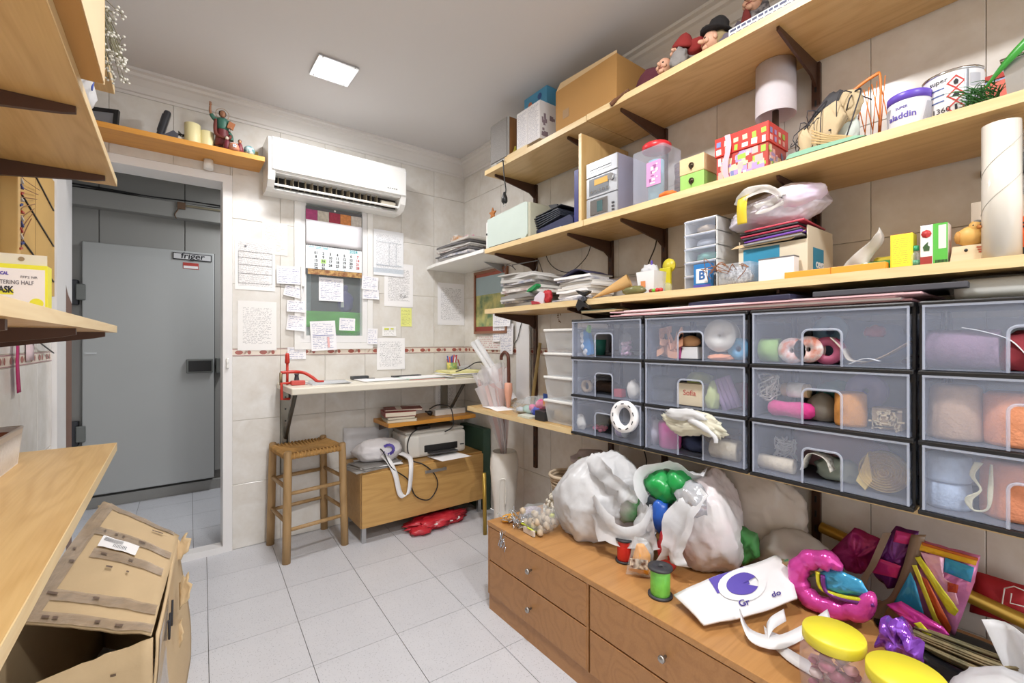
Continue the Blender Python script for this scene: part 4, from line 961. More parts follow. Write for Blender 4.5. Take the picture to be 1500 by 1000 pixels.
# hi-fi
X = 1.436
t, w = RT('mini_hifi', 'silver three-deck mini hi-fi beside the oak panel', 'stereo', 859, 904, X, Z2); h = zx(859, 240, X) - Z2
SIL = C('B9BCC2', .3, metal=.4); hs = [h * .36, h * .36, h * .27]; z = 0
LAV = C('8C8A9C', .4)
part('casing', bx(-w / 2 + .002, w / 2 - .002, .008, .25, 0, sum(hs), .002), LAV, t)
for k, hk in enumerate(hs):
    d = part(('cassette_deck', 'tuner', 'amplifier_deck')[k], bx(-w / 2, w / 2, 0, .008, z + .001, z + hk - .002, .002), SIL, t)
    if k == 0:
        part('cassette_door', bx(-w * .36, w * .22, -.003, 0, z + .012, z + hk - .012, .002), CHROME, d); part('cassette_window', bx(-w * .12, w * .05, -.0042, -.003, z + .022, z + hk - .022), C('4A6668', .2), d)
        for q in range(3): bm = NB(); box(bm, (w * .38, -.002, z + .015 + q * .014), (.012, .003, .006)); part('button', bm, DGREY, d)
    elif k == 1:
        part('display', bx(-w * .22, w * .22, -.002, 0, z + hk * .55, z + hk * .82), C('D8A23A', .3), d)
        bm = NB(); cyl(bm, (w * .35, 0, z + hk * .68), .014, .014, 20, (math.pi / 2, 0, 0)); part('volume_knob', bm, CHROME, d)
        part('display_bezel', bx(-w * .4, w * .24, -.001, 0, z + .01, z + hk - .008), C('6E7278', .3), d)
        for q in range(5): bm = NB(); cyl(bm, (-w * .3 + q * w * .13, -.001, z + hk * .26), .0055, .004, 12, (math.pi / 2, 0, 0)); part('button', bm, CHROME, d)
    else:
        part('disc_slot', bx(-w * .38, w * .32, -.0015, 0, z + hk * .3, z + hk * .62), C('DDE0E4', .2, metal=.5), d); part('slot_line', bx(-w * .38, w * .32, -.002, -.0014, z + hk * .42, z + hk * .47), DGREY, d)
    z += hk
# clear canister with red lid
X = 1.46
t, w = RT('clear_canister', 'clear square canister with red lid and pink label', 'canister', 926, 972, X, Z2); h = zx(926, 218, X) - Z2
w *= 1.0
bm = NB(); abx(bm, -w / 2, w / 2, 0, .12, .001, h - .02, .008); part('body', bm, M('clear_canister', 'D8DCEC', .08, var=0, transp=.72), t)
bm = NB(); lathe(bm, [(0, 0), (.052, 0), (.056, .004), (.056, .02), (.05, .026), (0, .026)], (0, .06, h - .02), 26); part('lid', bm, C('D8343C', .35), t)
bm = NB(); cyl(bm, (.005, .05, .004), .03, h * .72, 20); part('blue_tube', bm, C('8CC6DA', .3), t)
bm = NB(); abx(bm, -w * .02, w * .42, -.0025, -.001, h * .28, h * .66); lb = part('label', bm, C('D89ACB', .5), t)
bm = NB(); patches(bm, 0, w * .38, h * .3, h * .62, -.0028, 14, 3, [0, 1], .004, .014); part('label_print', bm, [C('A05A96'), PAPERW], lb)
X = 1.50
t = thing('bowl_stack', 'stack of small brown bowls behind the wooden chest', 'bowls', (1.63, yx(1001, 1.63), Z2), RW)
for k in range(9):
    bm = NB(); lathe(bm, [(.028, 0), (.033, .004), (.033, .018), (.029, .02)], (rd.uniform(-.002, .002), .0, k * .0205), 20); part('bowl', bm, C('7E4A32', .35), t)
lump('orange_petals', 'orange fabric petals at the foot of the canister', 'petals', 1.44, 978, Z2, (.034, .02, .012), C('E8742E', .7), 14, cf=6)
t, w = RT('trinket_chest', 'wooden trinket chest with green body and metal clasps', 'chest', 996, 1031, 1.45, Z2); h = zx(996, 235, 1.45) - Z2
part('green_body', bx(-w / 2, w / 2, 0, .1, 0, h * .52, .002), C('9CCB6C', .5), t); part('wooden_lid', bx(-w / 2 - .001, w / 2 + .001, -.001, .101, h * .525, h, .002), wood('pine_lid', 'E6CFA4', 'D4B684', 0), t)
bm = NB()
for z in (h * .3, h * .74): lathe(bm, [(0, 0), (.010, 0), (.010, .003), (0, .004)], (0, -.001, z), 12, (math.pi / 2, 0, 0)); box(bm, (0, -.005, z - .008), (.006, .004, .012))
part('clasps', bm, C('4E4234', .35, metal=.8), t)
# gift box
X = 1.445
t, w = RT('gift_box', 'red patterned gift box with pink ribbon and coloured squares', 'box', 1047, 1126, X, Z2); h = zx(1047, 205, X) - Z2; h1 = h * .58
PATS = [C('E8E2DC'), C('7F8CC0'), C('A6CF4A'), C('B49AD0'), C('F0B6B0'), C('E8D6B4')]
RED = C('D83C34', .4); b = part('body', bx(-w / 2 + .004, w / 2 - .004, .004, .136, 0, h1, .001), C('B8463E', .4), t)
bm = NB(); patches(bm, -w / 2 + .006, w / 2 - .006, .004, h1 - .002, .004, 60, 6, [0, 1, 2, 3, 4, 5], .008, .026)
vs0 = len(bm.verts); bm2 = NB(); patches(bm2, .006, .112, .004, h1 - .002, 0, 34, 7, [0, 1, 2, 3, 4, 5], .008, .024); tf(bm2.verts[:], Matrix.Translation((w / 2 - .0035, 0, 0)) @ Matrix.Rotation(math.pi / 2, 4, 'Z'))
part('body_pattern', bm, PATS, b); part('side_pattern', bm2, PATS, b)
l = part('lid', bx(-w / 2, w / 2, 0, .14, h1, h, .0015), RED, t)
bm = NB(); rd = random.Random(12); k = 0
for r in range(2):
    for q in range(6):
        box(bm, (-w / 2 + .014 + q * (w - .028) / 5, -.0006, h1 + .014 + r * .022 + rd.uniform(-.003, .003)), (rd.uniform(.010, .02), .001, rd.uniform(.013, .021)), rot=(0, rd.uniform(-.08, .08), 0), mi=rd.randrange(6))
bm2 = NB()
for r in range(2):
    for q in range(4): box(bm2, (.016 + q * .029, -.0006, h1 + .014 + r * .022), (rd.uniform(.012, .02), .001, rd.uniform(.012, .02)), mi=rd.randrange(6))
tf(bm2.verts[:], Matrix.Translation((w / 2 + .0004, 0, 0)) @ Matrix.Rotation(math.pi / 2, 4, 'Z')); part('lid_pattern', bm, PATS, l); part('lid_side_pattern', bm2, PATS, l)
bm = NB(); x = -w * .24
grid(bm, 1, 10, lambda u, v: (x + (u - .5) * .018 + .006 * math.sin(v * 6), -.004 - .004 * math.sin(v * 3), h - v * (h - .006))); grid(bm, 1, 8, lambda u, v: (x + (u - .5) * .018, v * .12, h + .0015)); part('ribbon', bm, C('F2B8C6', .35), t)
# lamp behind the gift box
t = thing('table_lamp', 'table lamp with white drum shade behind the gift box', 'lamp', (1.655, yx(1136, 1.655), Z2))
za, zb = zx(1136, 166, 1.63), zx(1136, 90, 1.63); r = .062
bm = NB(); lathe(bm, [(r, za - Z2), (r * .98, zb - Z2), (r * .95, zb - Z2), (r * .97, za - Z2 + .001), (r, za - Z2)], seg=36, cap=False); part('shade', bm, M('lamp_fabric', 'EEE9EE', .85, var=.04, vs=120, tl=.3), t)
bm = NB(); lathe(bm, [(0, 0), (.05, 0), (.05, .012), (.012, .02), (.01, za - Z2 + .02), (0, za - Z2 + .02)], seg=20); part('base', bm, C('5A4436', .5), t)
# wire tray bundle
t = thing('craft_tray', 'orange wire tray bundled with black cord and torn bark', 'tray', (1.46, yx(1205, 1.46), Z2 + .002), RW); t.scale = (.88, .8, 1.5)
ORG = C('E8822E', .4); bm = NB(); tw, th_ = .115, .135
rim = spline([(-tw * .9, .17, .03), (-tw * .7, .165, th_ * .72), (0, .165, th_ * .93), (tw * .8, .165, th_ * 1.12), (tw * .98, .16, th_ * 1.0), (tw * .95, .15, .01)], 6); tube(bm, rim, .0035, 6)
for k in range(11):
    u = -.85 + k * .18; tube(bm, [(tw * u, .165, .02), (tw * (u + .12), .166, th_ * (.86 + .22 * u))], .0014, 4); tube(bm, [(tw * u, .165, th_ * (.86 + .2 * u)), (tw * (u + .2), .166, .05)], .0014, 4)
part('wire_frame', bm, ORG, t)
bm = NB(); rd = random.Random(4)
for k in range(16):
    a = rd.uniform(-.1, .03); tube(bm, spline([(a, rd.uniform(0, .1), rd.uniform(.01, .05)), (a + rd.uniform(-.02, .03), rd.uniform(-.01, .08), rd.uniform(.03, .08)), (a + rd.uniform(.0, .06), rd.uniform(0, .1), rd.uniform(.05, .11)), (a + rd.uniform(.02, .1), .1, rd.uniform(.06, .12))], 4), rd.uniform(.001, .0022), 5)
tube(bm, spline([(.055, .06, .105), (.095, .02, .10), (.085, .0, .06), (.062, -.004, .012)], 6), .002, 6)
part('black_cord', bm, C('2E2C32', .6), t)
BARK = C('C9B490', .85, bump=.4, bs=50)
for c, s, se, mt in (((-.005, .03, .05), (.06, .012, .036), 2, BARK), ((.058, .05, .085), (.034, .012, .03), 5, BARK), ((-.052, .02, .028), (.024, .012, .034), 7, BARK), ((.05, .06, .042), (.03, .01, .045), 8, C('C9D2CC', .7)), ((-.01, .07, .09), (.06, .02, .024), 9, C('3A3A3E', .7))):
    bm = NB(); blob(bm, c, s, se, .25, 2, 3, .2, 3, rot=(0, -.5 if c[0] < .04 else -.2, 0)); part('bark_piece', bm, mt, t)
bm = NB()
for k in range(5): tube(bm, spline([(-.03, -.004, .05 - k * .006), (.01, -.008, .032 - k * .004), (.05, -.006, .022 - k * .003), (.09, .0, .012)], 5), .0018, 5)
part('raffia_strands', bm, C('C8A878', .8), t)
t = thing('green_tissue', 'folded sage green tissue paper under the orange wire tray', 'tissue', (1.418, yx(1205, 1.43), Z2 + .0005), RW)
bm = NB(); prism(bm, [(-.09, .0), (.1, .002), (.075, .010), (-.03, .014), (-.08, .012)], .03); part('fold', bm, C('8DBB9E', .7), t)
t, w = RT('dark_block', 'small dark carved wooden block near the purple-lidded tin', 'block', 1258, 1292, 1.50, Z2); bm = NB(); prism(bm, [(-w / 2, 0), (w / 2, 0), (w / 2, .018), (-w * .2, .03), (-w / 2, .012)], .06); part('block', bm, C('3A2E24', .6), t)
# tins
def tin(name, label, px, pyb, pxw, h, body, top, lidm):
    v = onZ(px, pyb, Z2); s = v.y / ray(px, pyb).y / FPX; r = pxw * s / 2 * .93
    t = thing(name, label, 'tin', (v.x + r * (1.4 if pxw > 60 else 1), v.y + .0, Z2), RW); z = h * s * 1.0
    bm = NB(); lathe(bm, [(r * .97, 0), (r, .002), (r, z - .003), (r * .98, z)], seg=36); part('can', bm, body, t)
    return t, r, z
t, r, z = tin('white_tin', 'small white paint tin with purple lid lettered aladdin', 1325, 194, 54, 50, C('E2E2EA', .35), None, None)
bm = NB(); lathe(bm, [(r * 1.02, z - .002), (r * 1.03, z + .016), (r * .98, z + .019), (0, z + .018)], seg=36); part('lid', bm, C('6A50C4', .35), t)
def curved(t, s, size, mat, r, z, a0=0, name='lettering', bold=0):
    o = text(t, s, size, mat, (0, 0, 0), name=name, bold=bold)
    me = o.data
    for v in me.vertices:
        a = v.co.x / r + a0; v.co = Vector(((r + .0006 + v.co.z) * math.sin(a), -(r + .0006 + v.co.z) * math.cos(a), z + v.co.y))
    o.rotation_euler = (0, 0, 0); return o
AZ = math.atan2(ray(1325, 150).y, ray(1325, 150).x)
curved(t, 'aladdin', .021, INKP, r, z * .52, -.15, bold=.0003); curved(t, 'SUPER', .009, INKP, r, z * .76, -.15); bm = NB()
for k in range(16):
    a = .95 + k * .09
    for sg_ in (1, -1): box(bm, (r * 1.005 * math.sin(a * sg_), -r * 1.005 * math.cos(a), z * .5), (.0035, .0008, z * .7), rot=(0, .25, a * sg_))
part('side_stripes', bm, C('B8B8C2', .4), t)['kind'] = 'stuff'
t, r, z = tin('paint_can', 'large white paint can with red hazard diamonds', 1385, 179, 74, 78, C('ECECF0', .35), None, None)
bm = NB(); lathe(bm, [(r * 1.0, z - .001), (r * 1.02, z), (r * 1.02, z + .005), (r * .93, z + .006), (r * .92, z + .001), (0, z)], seg=36); part('rim', bm, CHROME, t)
bm = NB(); lathe(bm, [(r * 1.01, 0), (r * 1.015, .003), (r * 1.0, .006)], seg=36); part('base_rim', bm, CHROME, t)
def arcpatch(bm, r, a0, a1, z0, z1, n=6, mi=0, off=.0006):
    grid(bm, n, 1, lambda u, v: ((r + off) * math.sin(a0 + (a1 - a0) * u), -(r + off) * math.cos(a0 + (a1 - a0) * u), z0 + (z1 - z0) * v), mi=mi, uv=False)
bm = NB(); arcpatch(bm, r, .52, .66, .004, z - .003, off=.001); part('seam', bm, C('6E7074', .3, metal=.8), t)
for k in range(3):
    zc = z * (.78 - .24 * k); bm = NB(); a = .26; dd = .017; e = .0042
    def q(u, v): aa = a + u / r; return Vector(((r + .001) * math.sin(aa), -(r + .001) * math.cos(aa), zc + v))
    o = [q(0, dd), q(dd, 0), q(0, -dd), q(-dd, 0)]; i_ = [q(0, dd - e), q(dd - e, 0), q(0, -dd + e), q(-dd + e, 0)]
    O = [bm.verts.new(p) for p in o]; I = [bm.verts.new(p) for p in i_]
    for m in range(4): bm.faces.new((O[m], O[(m + 1) % 4], I[(m + 1) % 4], I[m]))
    dm = part('hazard_diamond', bm, INKR, t)
    bm = NB(); pc = [q(x, y_) for x, y_ in (((-.003, -.006), (.003, -.006), (.0045, .002), (0, .008), (-.0045, .002)), ((-.007, -.004), (.007, -.004), (.004, .003), (0, .006), (-.004, .003)), ((-.0018, -.008), (.0018, -.008), (.0022, .007), (-.0022, .007)))[k]]; bm.faces.new([bm.verts.new(p + Vector((p.x, p.y, 0)) * .006) for p in pc]); part('hazard_mark', bm, INK, dm)
curved(t, 'super', .016, INK, r, z * .87, -.32); curved(t, '1360', .018, INK, r, z * .30, -.22); bm = NB()
for k in range(3): arcpatch(bm, r, -.75, -.1, z * (.71 - .12 * k), z * (.735 - .12 * k), 8)
part('blue_bars', bm, C('48609A'), t); bm = NB(); arcpatch(bm, r, -1.1, -.85, .02, .05, 4); part('colour_patch', bm, C('B83A48'), t)
bm = NB(); arcpatch(bm, r, .72, 1.15, z * .35, z * .55, 4); arcpatch(bm, r, .72, 1.15, z * .66, z * .9, 4); part('small_print', bm, C('C6C8D2'), t); bm = NB(); arcpatch(bm, r, -.1, .1, z * .14, z * .2, 4); part('red_mark', bm, INKR, t)
# right end of the second shelf
t = thing('bristle_plant', 'bunch of dark green artificial grass beside the paint can', 'plant', (1.475, yx(1434, 1.475), Z2), RW)
bm = NB(); rd = random.Random(9)
for k in range(150):
    a = rd.uniform(0, 6.28); l = rd.uniform(.03, .06); e = rd.uniform(.1, .8); p0 = Vector((rd.uniform(-.02, .03), rd.uniform(-.01, .03), rd.uniform(.004, .05)))
    p1 = p0 + Vector((math.cos(a) * l * e - .012, math.sin(a) * l * .4, l * .35)); p1.z = max(p1.z, .004); tube(bm, [p0, (p0 + p1) / 2 + Vector((0, 0, .006)), p1], [.0012, .001, .0004], 4)
part('blades', bm, C('2C6A2E', .5), t)['kind'] = 'stuff'
bm = NB(); cyl(bm, (.0, .02, 0), .016, .02, 14); part('root', bm, C('4A3A28', .8), t)
bm = NB(); lathe(bm, [(0, 0), (.02, 0), (.021, .06), (.008, .085), (.008, .1), (0, .1)], seg=18); solo('clear_bottle', 'small clear bottle behind the artificial grass', 'bottle', bm, CLEARP, (1.66, yx(1430, 1.66), Z2))
t = thing('leaning_picture', 'red framed bright picture leaning at the wall behind the can', 'picture', (1.70, yx(1462, 1.70), Z2 + .0), RW, rot=(math.radians(-8), 0, RW))
bm = NB(); w2, h2 = .15, .178
for x0, x1, z0, z1 in ((-w2, w2, 0, .014), (-w2, w2, h2 - .014, h2), (-w2, -w2 + .014, .014, h2 - .014), (w2 - .014, w2, .014, h2 - .014)): abx(bm, x0, x1, 0, .014, z0, z1)
part('frame', bm, C('B4382E', .4), t); part('image', bx(-w2 + .014, w2 - .014, .004, .008, .014, h2 - .014), M('bright_image', 'DDE2EC', .4, col2='6E8ED0', vs=14), t); bm = NB(); rd = random.Random(2)
for c, n in ((0, 6), (1, 6)): patches(bm, -w2 + .02, w2 - .02, .03, h2 - .02, .004, n, 20 + c, [c], .02, .06)
part('image_patches', bm, [C('E8D24A'), C('E0705E')], t)
t = thing('silver_tray', 'deep silver metal tray at the end of the shelf', 'tray', (1.44, yx(1459, 1.44) - .16, Z2), RW)
bm = NB(); a = [(-.15, 0), (.15, 0), (.15, .22), (-.15, .22)]; A = [bm.verts.new((x * .96, .01 + y * .92, .004)) for x, y in a]; Bv = [bm.verts.new((x, y, .082)) for x, y in a]; bm.faces.new(A[::-1])
for k in range(4): bm.faces.new((A[k], A[(k + 1) % 4], Bv[(k + 1) % 4], Bv[k]))
part('pan', bm, C('C4C6C8', .3, metal=.7), t).modifiers.new('s', 'SOLIDIFY').thickness = .003
bm = NB(); tube(bm, [(-.152, -.002, .083), (.152, -.002, .083), (.152, .222, .083), (-.152, .222, .083)], .004, 6, closed=True); part('rim', bm, CHROME, t)
bm = NB(); P = spline([(-.12, .02, .03), (-.07, -.01, .075), (.0, -.012, .13), (.1, -.006, .19)], 6); n = len(P) - 1
wd2 = lambda u: .001 + .012 * math.sin(min(1, u * 1.25 + .05) * math.pi * .8)
grid(bm, n, 4, lambda u, v: P[int(round(u * n))] + Vector((0, 0, (v - .5) * 2 * wd2(u))) + Vector((0, .01 * abs(v - .5), 0))); solo('green_leaf', 'long glossy green leaf sticking out of the silver tray', 'leaf', bm, C('3E9A3C', .35), (1.43, yx(1459, 1.43) - .10, Z2 + .012), RW).modifiers.new('s', 'SOLIDIFY').thickness = .001
# ---- third shelf
t, hh = sheets('magazine_stack', 'tall stack of grey magazines and papers at the shelf end', 'magazines', (1.435, yx(757, 1.435), Z3), RW, .30, .24, 14, MAGS, 2, (.006, .017), .022, sag=.004, yaw=.22)
t, h2_ = sheets('magazine_stack', 'stack of pale newspapers under a navy folder', 'magazines', (1.445, yx(838, 1.445), Z3), RW, .225, .15, 12, WPS, 3, (.006, .014), .016, sag=.004, yaw=.12)
bm = NB(); n = 8; grid(bm, n, 3, lambda u, v: ((u - .5) * .21, v * .14, .002 + .028 * math.sin(u * math.pi) ** 2)); o = solo('navy_folder', 'arched navy folder on the pale newspapers', 'folder', bm, C('2A2644', .6), (1.45, yx(842, 1.45), Z3 + h2_), RW); o.modifiers.new('s', 'SOLIDIFY').thickness = .003
t = thing('red_white_wrap', 'red and white crumpled wrapper wedged between the stacks', 'wrapper', (1.43, yx(795, 1.43), Z3), RW)
bm = NB(); prism(bm, [(-.075, .004), (.0, .0), (.012, .05), (-.02, .062), (-.06, .04)], .03); part('white_sheet', bm, C('D9D4DE', .6), t); bm = NB(); blob(bm, (.012, .02, .035), (.026, .02, .032), 2, .3, sub=3, crease=.25); part('red_crumple', bm, C('B42A34', .6), t); bm = NB(); prism(bm, [(-.07, .0), (-.01, .0), (-.03, .012), (-.075, .018)], .02, Matrix.Translation((0, -.012, 0))); part('red_fold', bm, C('A8303A', .6), t)
bm = NB(); P = [(-.06, .035), (-.045, .05), (.015, .07), (.02, .06), (-.01, .042)]; prism(bm, P, .03); solo('green_flag', 'green cloth tip poking from the magazine stack', 'cloth', bm, C('1E8A4A', .6), (1.415, yx(782, 1.415), Z3 + .03), RW)
bm = NB(); pt = lambda px, py: onX(px, py, 1.60)
tube(bm, spline([pt(739, 396), pt(742, 388), pt(750, 390), pt(755, 395)], 4) + [pt(750, 388), pt(789, 381), pt(800, 414)], .003, 6); tube(bm, [pt(789, 381), pt(781, 412)], .003, 6); solo('wire_hanger', 'grey wire hanger lying on the magazine stack', 'hanger', bm, C('77787C', .3, metal=.8))
t = thing('spring_clamp', 'black spring clamp biting the shelf edge', 'clamp', (1.405, yx(854, 1.405), Z3 - .006), RW)
for s in (1, -1):
    bm = NB(); prism(bm, [(-.045, .035 * s + .012), (-.03, .012 * s + .02), (.0, .012 * s + .006), (.03, .03 * s), (.034, .038 * s), (.0, .03 * s + .004), (-.03, .045 * s)], .018); part('jaw', bm, BLACK, t)
bm = NB(); cyl(bm, (.0, .02, .006), .011, .022, 14, (math.pi / 2, 0, 0)); part('pivot', bm, DGREY, t)
P0, P1 = onX(868, 438, 1.44), onX(913, 412, 1.50); bm = NB(); d = (P1 - P0); L = d.length * 1.15; lathe(bm, [(.002, 0), (.03, L), (.029, L), (.001, .002)], (0, 0, 0), 20, cap=False); o = solo('paper_cone', 'brown kraft paper cone lying on the shelf', 'cone', bm, C('C29A62', .8), (P0.x, P0.y, Z3 + .004)); o.rotation_euler = Vector((d.x, d.y, .055)).to_track_quat('Z', 'Y').to_euler()
bm = NB(); lathe(bm, [(.03, 0), (.03, .17), (.026, .17), (.026, 0), (.03, 0)], (-.085, 0, .03), 22, (0, math.pi / 2, 0), cap=False); solo('white_paper_roll', 'white paper roll lying behind the pen cup', 'roll', bm, C('DDDAE2', .7), (1.67, yx(912, 1.67), Z3 + .055), RW + .2)
bx_ = bx(-.06, .06, -.04, .04, 0, .054, .002); solo('grey_carton', 'low grey box under the white paper roll', 'box', bx_, C('A8A4A0', .7), (1.67, yx(912, 1.67), Z3), RW + .2)
# pen tub
t = thing('pen_tub', 'square white tub holding a purple pen and wrappers', 'tub', (1.47, yx(944, 1.47), Z3), RW)
bm = NB(); A = [bm.verts.new((x * .034, .045 + y * .034, .002)) for x, y in ((-1, -1), (1, -1), (1, 1), (-1, 1))]; Bv = [bm.verts.new((x * .042, .045 + y * .042, .092)) for x, y in ((-1, -1), (1, -1), (1, 1), (-1, 1))]; bm.faces.new(A[::-1])
for k in range(4): bm.faces.new((A[k], A[(k + 1) % 4], Bv[(k + 1) % 4], Bv[k]))
part('cup', bm, C('EDEEF0', .4), t).modifiers.new('s', 'SOLIDIFY').thickness = .002
bm = NB(); blob(bm, (-.005, .05, .09), (.034, .03, .03), 6, .3, sub=3, crease=.25); part('wrappers', bm, BAGW, t); bm = NB(); cyl(bm, (.012, .03, .05), .004, .085, 10); part('pen', bm, C('5A48A0', .4), t); part('sticker', bx(-.022, .0, .0055, .0065, .03, .055), C('E0905A'), t)
o = t.children[-1]; o.rotation_euler = (.08, 0, 0)
t = thing('olive_packet', 'olive green cellophane packet at the shelf edge', 'packet', (1.432, yx(924, 1.432), Z3), RW); bm = NB(); blob(bm, (0, .02, .018), (.055, .02, .019), 3, .15, sub=3, crease=.12, flat=-.9); part('pouch', bm, M('olive_cello', '7C7A4E', .2, transp=.15, var=.15, vs=30), t)
for i, (px, hx) in enumerate(((958, '6AB83A'), (963, 'C43434'), (968, 'C43434'), (954, '8A2E2E'))):
    bm = NB(); blob(bm, (0, 0, .008), (.009, .009, .008), i, .1, sub=2); solo('bead', ('small green bead on the shelf edge before the pen tub', 'small red bead touching the green bead', 'small red bead standing apart from the green bead', 'small dark red bead behind the olive packet')[i], 'bead', bm, C(hx, .3), (1.435, yx(px, 1.435), Z3), 0, 'loose beads on the shelf')
t = thing('yellow_pack', 'yellow blister pack beside the small drawer tower', 'packet', (1.56, yx(975, 1.56), Z3), RW); bm = NB(); box(bm, (0, 0, .055), (.05, .012, .11), bev=.003); part('card', bm, C('D8CE2A', .4), t); bm = NB(); lathe(bm, [(0, 0), (.028, 0), (.028, .006), (0, .008)], (.01, .012, .118), 22, (math.pi / 2, 0, 0)); part('disc', bm, C('DACB3A', .4), t); bm = NB(); blob(bm, (.02, -.016, .025), (.02, .01, .025), 5, .2, sub=2); part('blister', bm, CELLO, t)
# small drawer tower
t, w = RT('mini_drawer_unit', 'small white tower of five clear drawers', 'drawers', 1002, 1050, 1.47, Z3); h = .30
h = zx(1002, 325, 1.47) - Z3
bm = NB(); abx(bm, -w / 2, -w / 2 + .004, .004, .2, 0, h); abx(bm, w / 2 - .004, w / 2, .004, .2, 0, h)
for k in range(6): abx(bm, -w / 2, w / 2, .004, .2, k * (h - .004) / 5, k * (h - .004) / 5 + .004)
part('frame', bm, M('milky_lid', ''), t)
cols = ['B9B4B0', '5A6A7E', '7EC2AE', 'B8BCC4', 'C8B49A']
for k in range(5):
    z0 = .005 + k * (h - .004) / 5; hk = (h - .004) / 5 - .006
    d = part('drawer', bx(-w / 2 + .005, w / 2 - .005, -.002, .0005, z0, z0 + hk, .0008), FROST, t); part('lip', bx(-w / 2 + .004, w / 2 - .004, -.008, -.002, z0 + hk - .005, z0 + hk, .001), FROST2, d)
    bm = NB(); blob(bm, (0, .08, z0 + hk * .42), (w * .4, .06, hk * .42), k + 5, .2, sub=2, crease=.1, flat=-.9); part('contents', bm, C(cols[k], .7), d)
t, w = RT('blue_white_packet', 'small blue and white packet printed with letter B', 'packet', 1016, 1041, 1.44, Z3); h = zx(1016, 388, 1.44) - Z3
part('carton', bx(-w / 2, w / 2, 0, .02, 0, h, .001), C('2E78B8', .4), t); part('panel', bx(-w * .34, w * .34, -.001, 0, h * .2, h * .8), C('E8ECF2', .5), t); text(t, 'B', h * .5, C('3A6AA8'), (0, -.0015, h * .5), bold=.001); part('violet_foot', bx(-w / 2 - .0003, w / 2 + .0003, -.0008, .0, 0, h * .14), C('5A50A8'), t)
t, w = RT('wire_tub', 'clear tub full of silver wire with copper stems', 'tub', 1052, 1100, 1.43, Z3); h = zx(1052, 388, 1.43) - Z3
part('tub_body', bx(-w / 2, w / 2, 0, .055, .001, h, .004), M('clear_tub', 'E0E4EA', .15, var=0, transp=.72), t)
bm = NB(); blob(bm, (0, .028, h * .42), (w * .42, .024, h * .4), 3, .15, 6, 3, .2, 12, flat=-.9); part('silver_shreds', bm, M('shreds', 'D0D2D6', .4, col2='88898E', vs=140), t)
bm = NB(); rd = random.Random(8)
for k in range(10):
    a = rd.uniform(-.6, .6); tube(bm, spline([(a * .03, .03, h * .5), (a * .08 - .01, -.01, h * rd.uniform(.6, 1.1)), (a * .14 - .02, -.02, h * rd.uniform(.5, 1.35)), (a * .1 - .03, -.014, h * rd.uniform(.15, .9))], 5), .0013, 5)
part('copper_stems', bm, C('9A6A4A', .35, metal=.7), t)
# ceys carton
X = 1.49
t, w = RT('open_carton', 'open white carton lettered ceys crammed with folders', 'box', 1082, 1183, X, Z3 + .0); h = zx(1183, 345, X) - Z3; h = .145
WCARD = C('D9CDB6', .75)
bm = NB(); abx(bm, -w / 2, w / 2, 0, .003, 0, h * .84); abx(bm, -w / 2, w / 2, .2, .203, 0, h); abx(bm, -w / 2, -w / 2 + .003, .003, .2, 0, h); abx(bm, w / 2 - .003, w / 2, .003, .2, 0, h * 1.12); abx(bm, -w / 2, w / 2, .003, .2, 0, .003); part('walls', bm, WCARD, t)
part('blue_panel', bx(-w * .42, w * .12, -.0012, 0, h * .05, h * .8), C('2E86A8', .5), t)
bp = part('logo_panel', bx(w * .60, w * 1.0, -.001, .0, .0, h * .62), C('2E86A8', .5), t); bp.location = (w / 2 + .0006, 0, .01); bp.rotation_euler = (0, 0, math.pi / 2); bp.location.y = -w * .5 + .02
tx = text(t, 'ceys', .036, PAPERW, (w / 2 + .0022, .088, h * .36), rot=(math.pi / 2, 0, math.pi / 2), bold=.0008); text(t, 'supergen', .011, PAPERW, (w / 2 + .0022, .088, h * .2), rot=(math.pi / 2, 0, math.pi / 2))
bm = NB(); prism(bm, [(-w / 2 - .02, h * .84), (w * .3, h * .86), (w * .5, h * 1.0), (w * .2, h * .98), (-w / 2, h * .9)], .003, Matrix.Translation((0, -.012, 0))); part('flap', bm, CARDL, t)
for k, (hx, z) in enumerate((('8E8C8A', .006), ('7A4AB0', .016), ('3A3640', .024), ('A82E48', .032), ('2E2A30', .041), ('C44458', .049))):
    bm = NB(); box(bm, (rd.uniform(-.01, .01) + .004, .08, h * .86 + z), (w * .84, .2, .006), rot=(0, -.04, rd.uniform(-.06, .06)), bev=.002); part('folder', bm, C(hx, .4), t)
zt_ = h * .86 + .056 + Z3
t = thing('bundled_bag', 'big clear plastic bag of lilac cloth bound with yellow strap', 'bag', (1.46, yx(1125, 1.46), zt_ - .002), RW)
bm = NB(); sackmesh(bm, (-.015, .08, .056), (.145, .09, .06), 41, 40, 5, -.85, lambda q: Vector((q.x, q.y, q.z * (1 + .25 * q.x) + .1 * q.x))); part('pouch', bm, M('lilac_polythene', 'E2DCE8', .2, var=.06, vs=12, transp=.12, bump=.25, bs=30), t)
bm = NB(); sackmesh(bm, (.055, .05, .075), (.085, .06, .042), 43, 40, 4, None); part('top_bunch', bm, M('lilac_cloth', 'E0CFE6', .6, col2='EDE8EE', vs=12), t)
bm = NB(); band(bm, [(-.08, -.01, .07), (-.05, -.022, .1), (.0, -.02, .105), (.045, -.01, .07), (.02, -.02, .055), (-.03, -.02, .05)], .03, wave=.3); part('twisted_handle', bm, BAGT, t)
bm = NB(); P = spline([(-.055, .02, .118), (-.062, -.022, .1), (-.066, -.03, .06), (-.07, -.018, .012)], 6); n = len(P) - 1; grid(bm, n, 1, lambda u, v: P[int(round(u * n))] + Vector(((v - .5) * .03, 0, 0))); part('yellow_strap', bm, C('E8CE3A', .4), t).modifiers.new('s', 'SOLIDIFY').thickness = .002
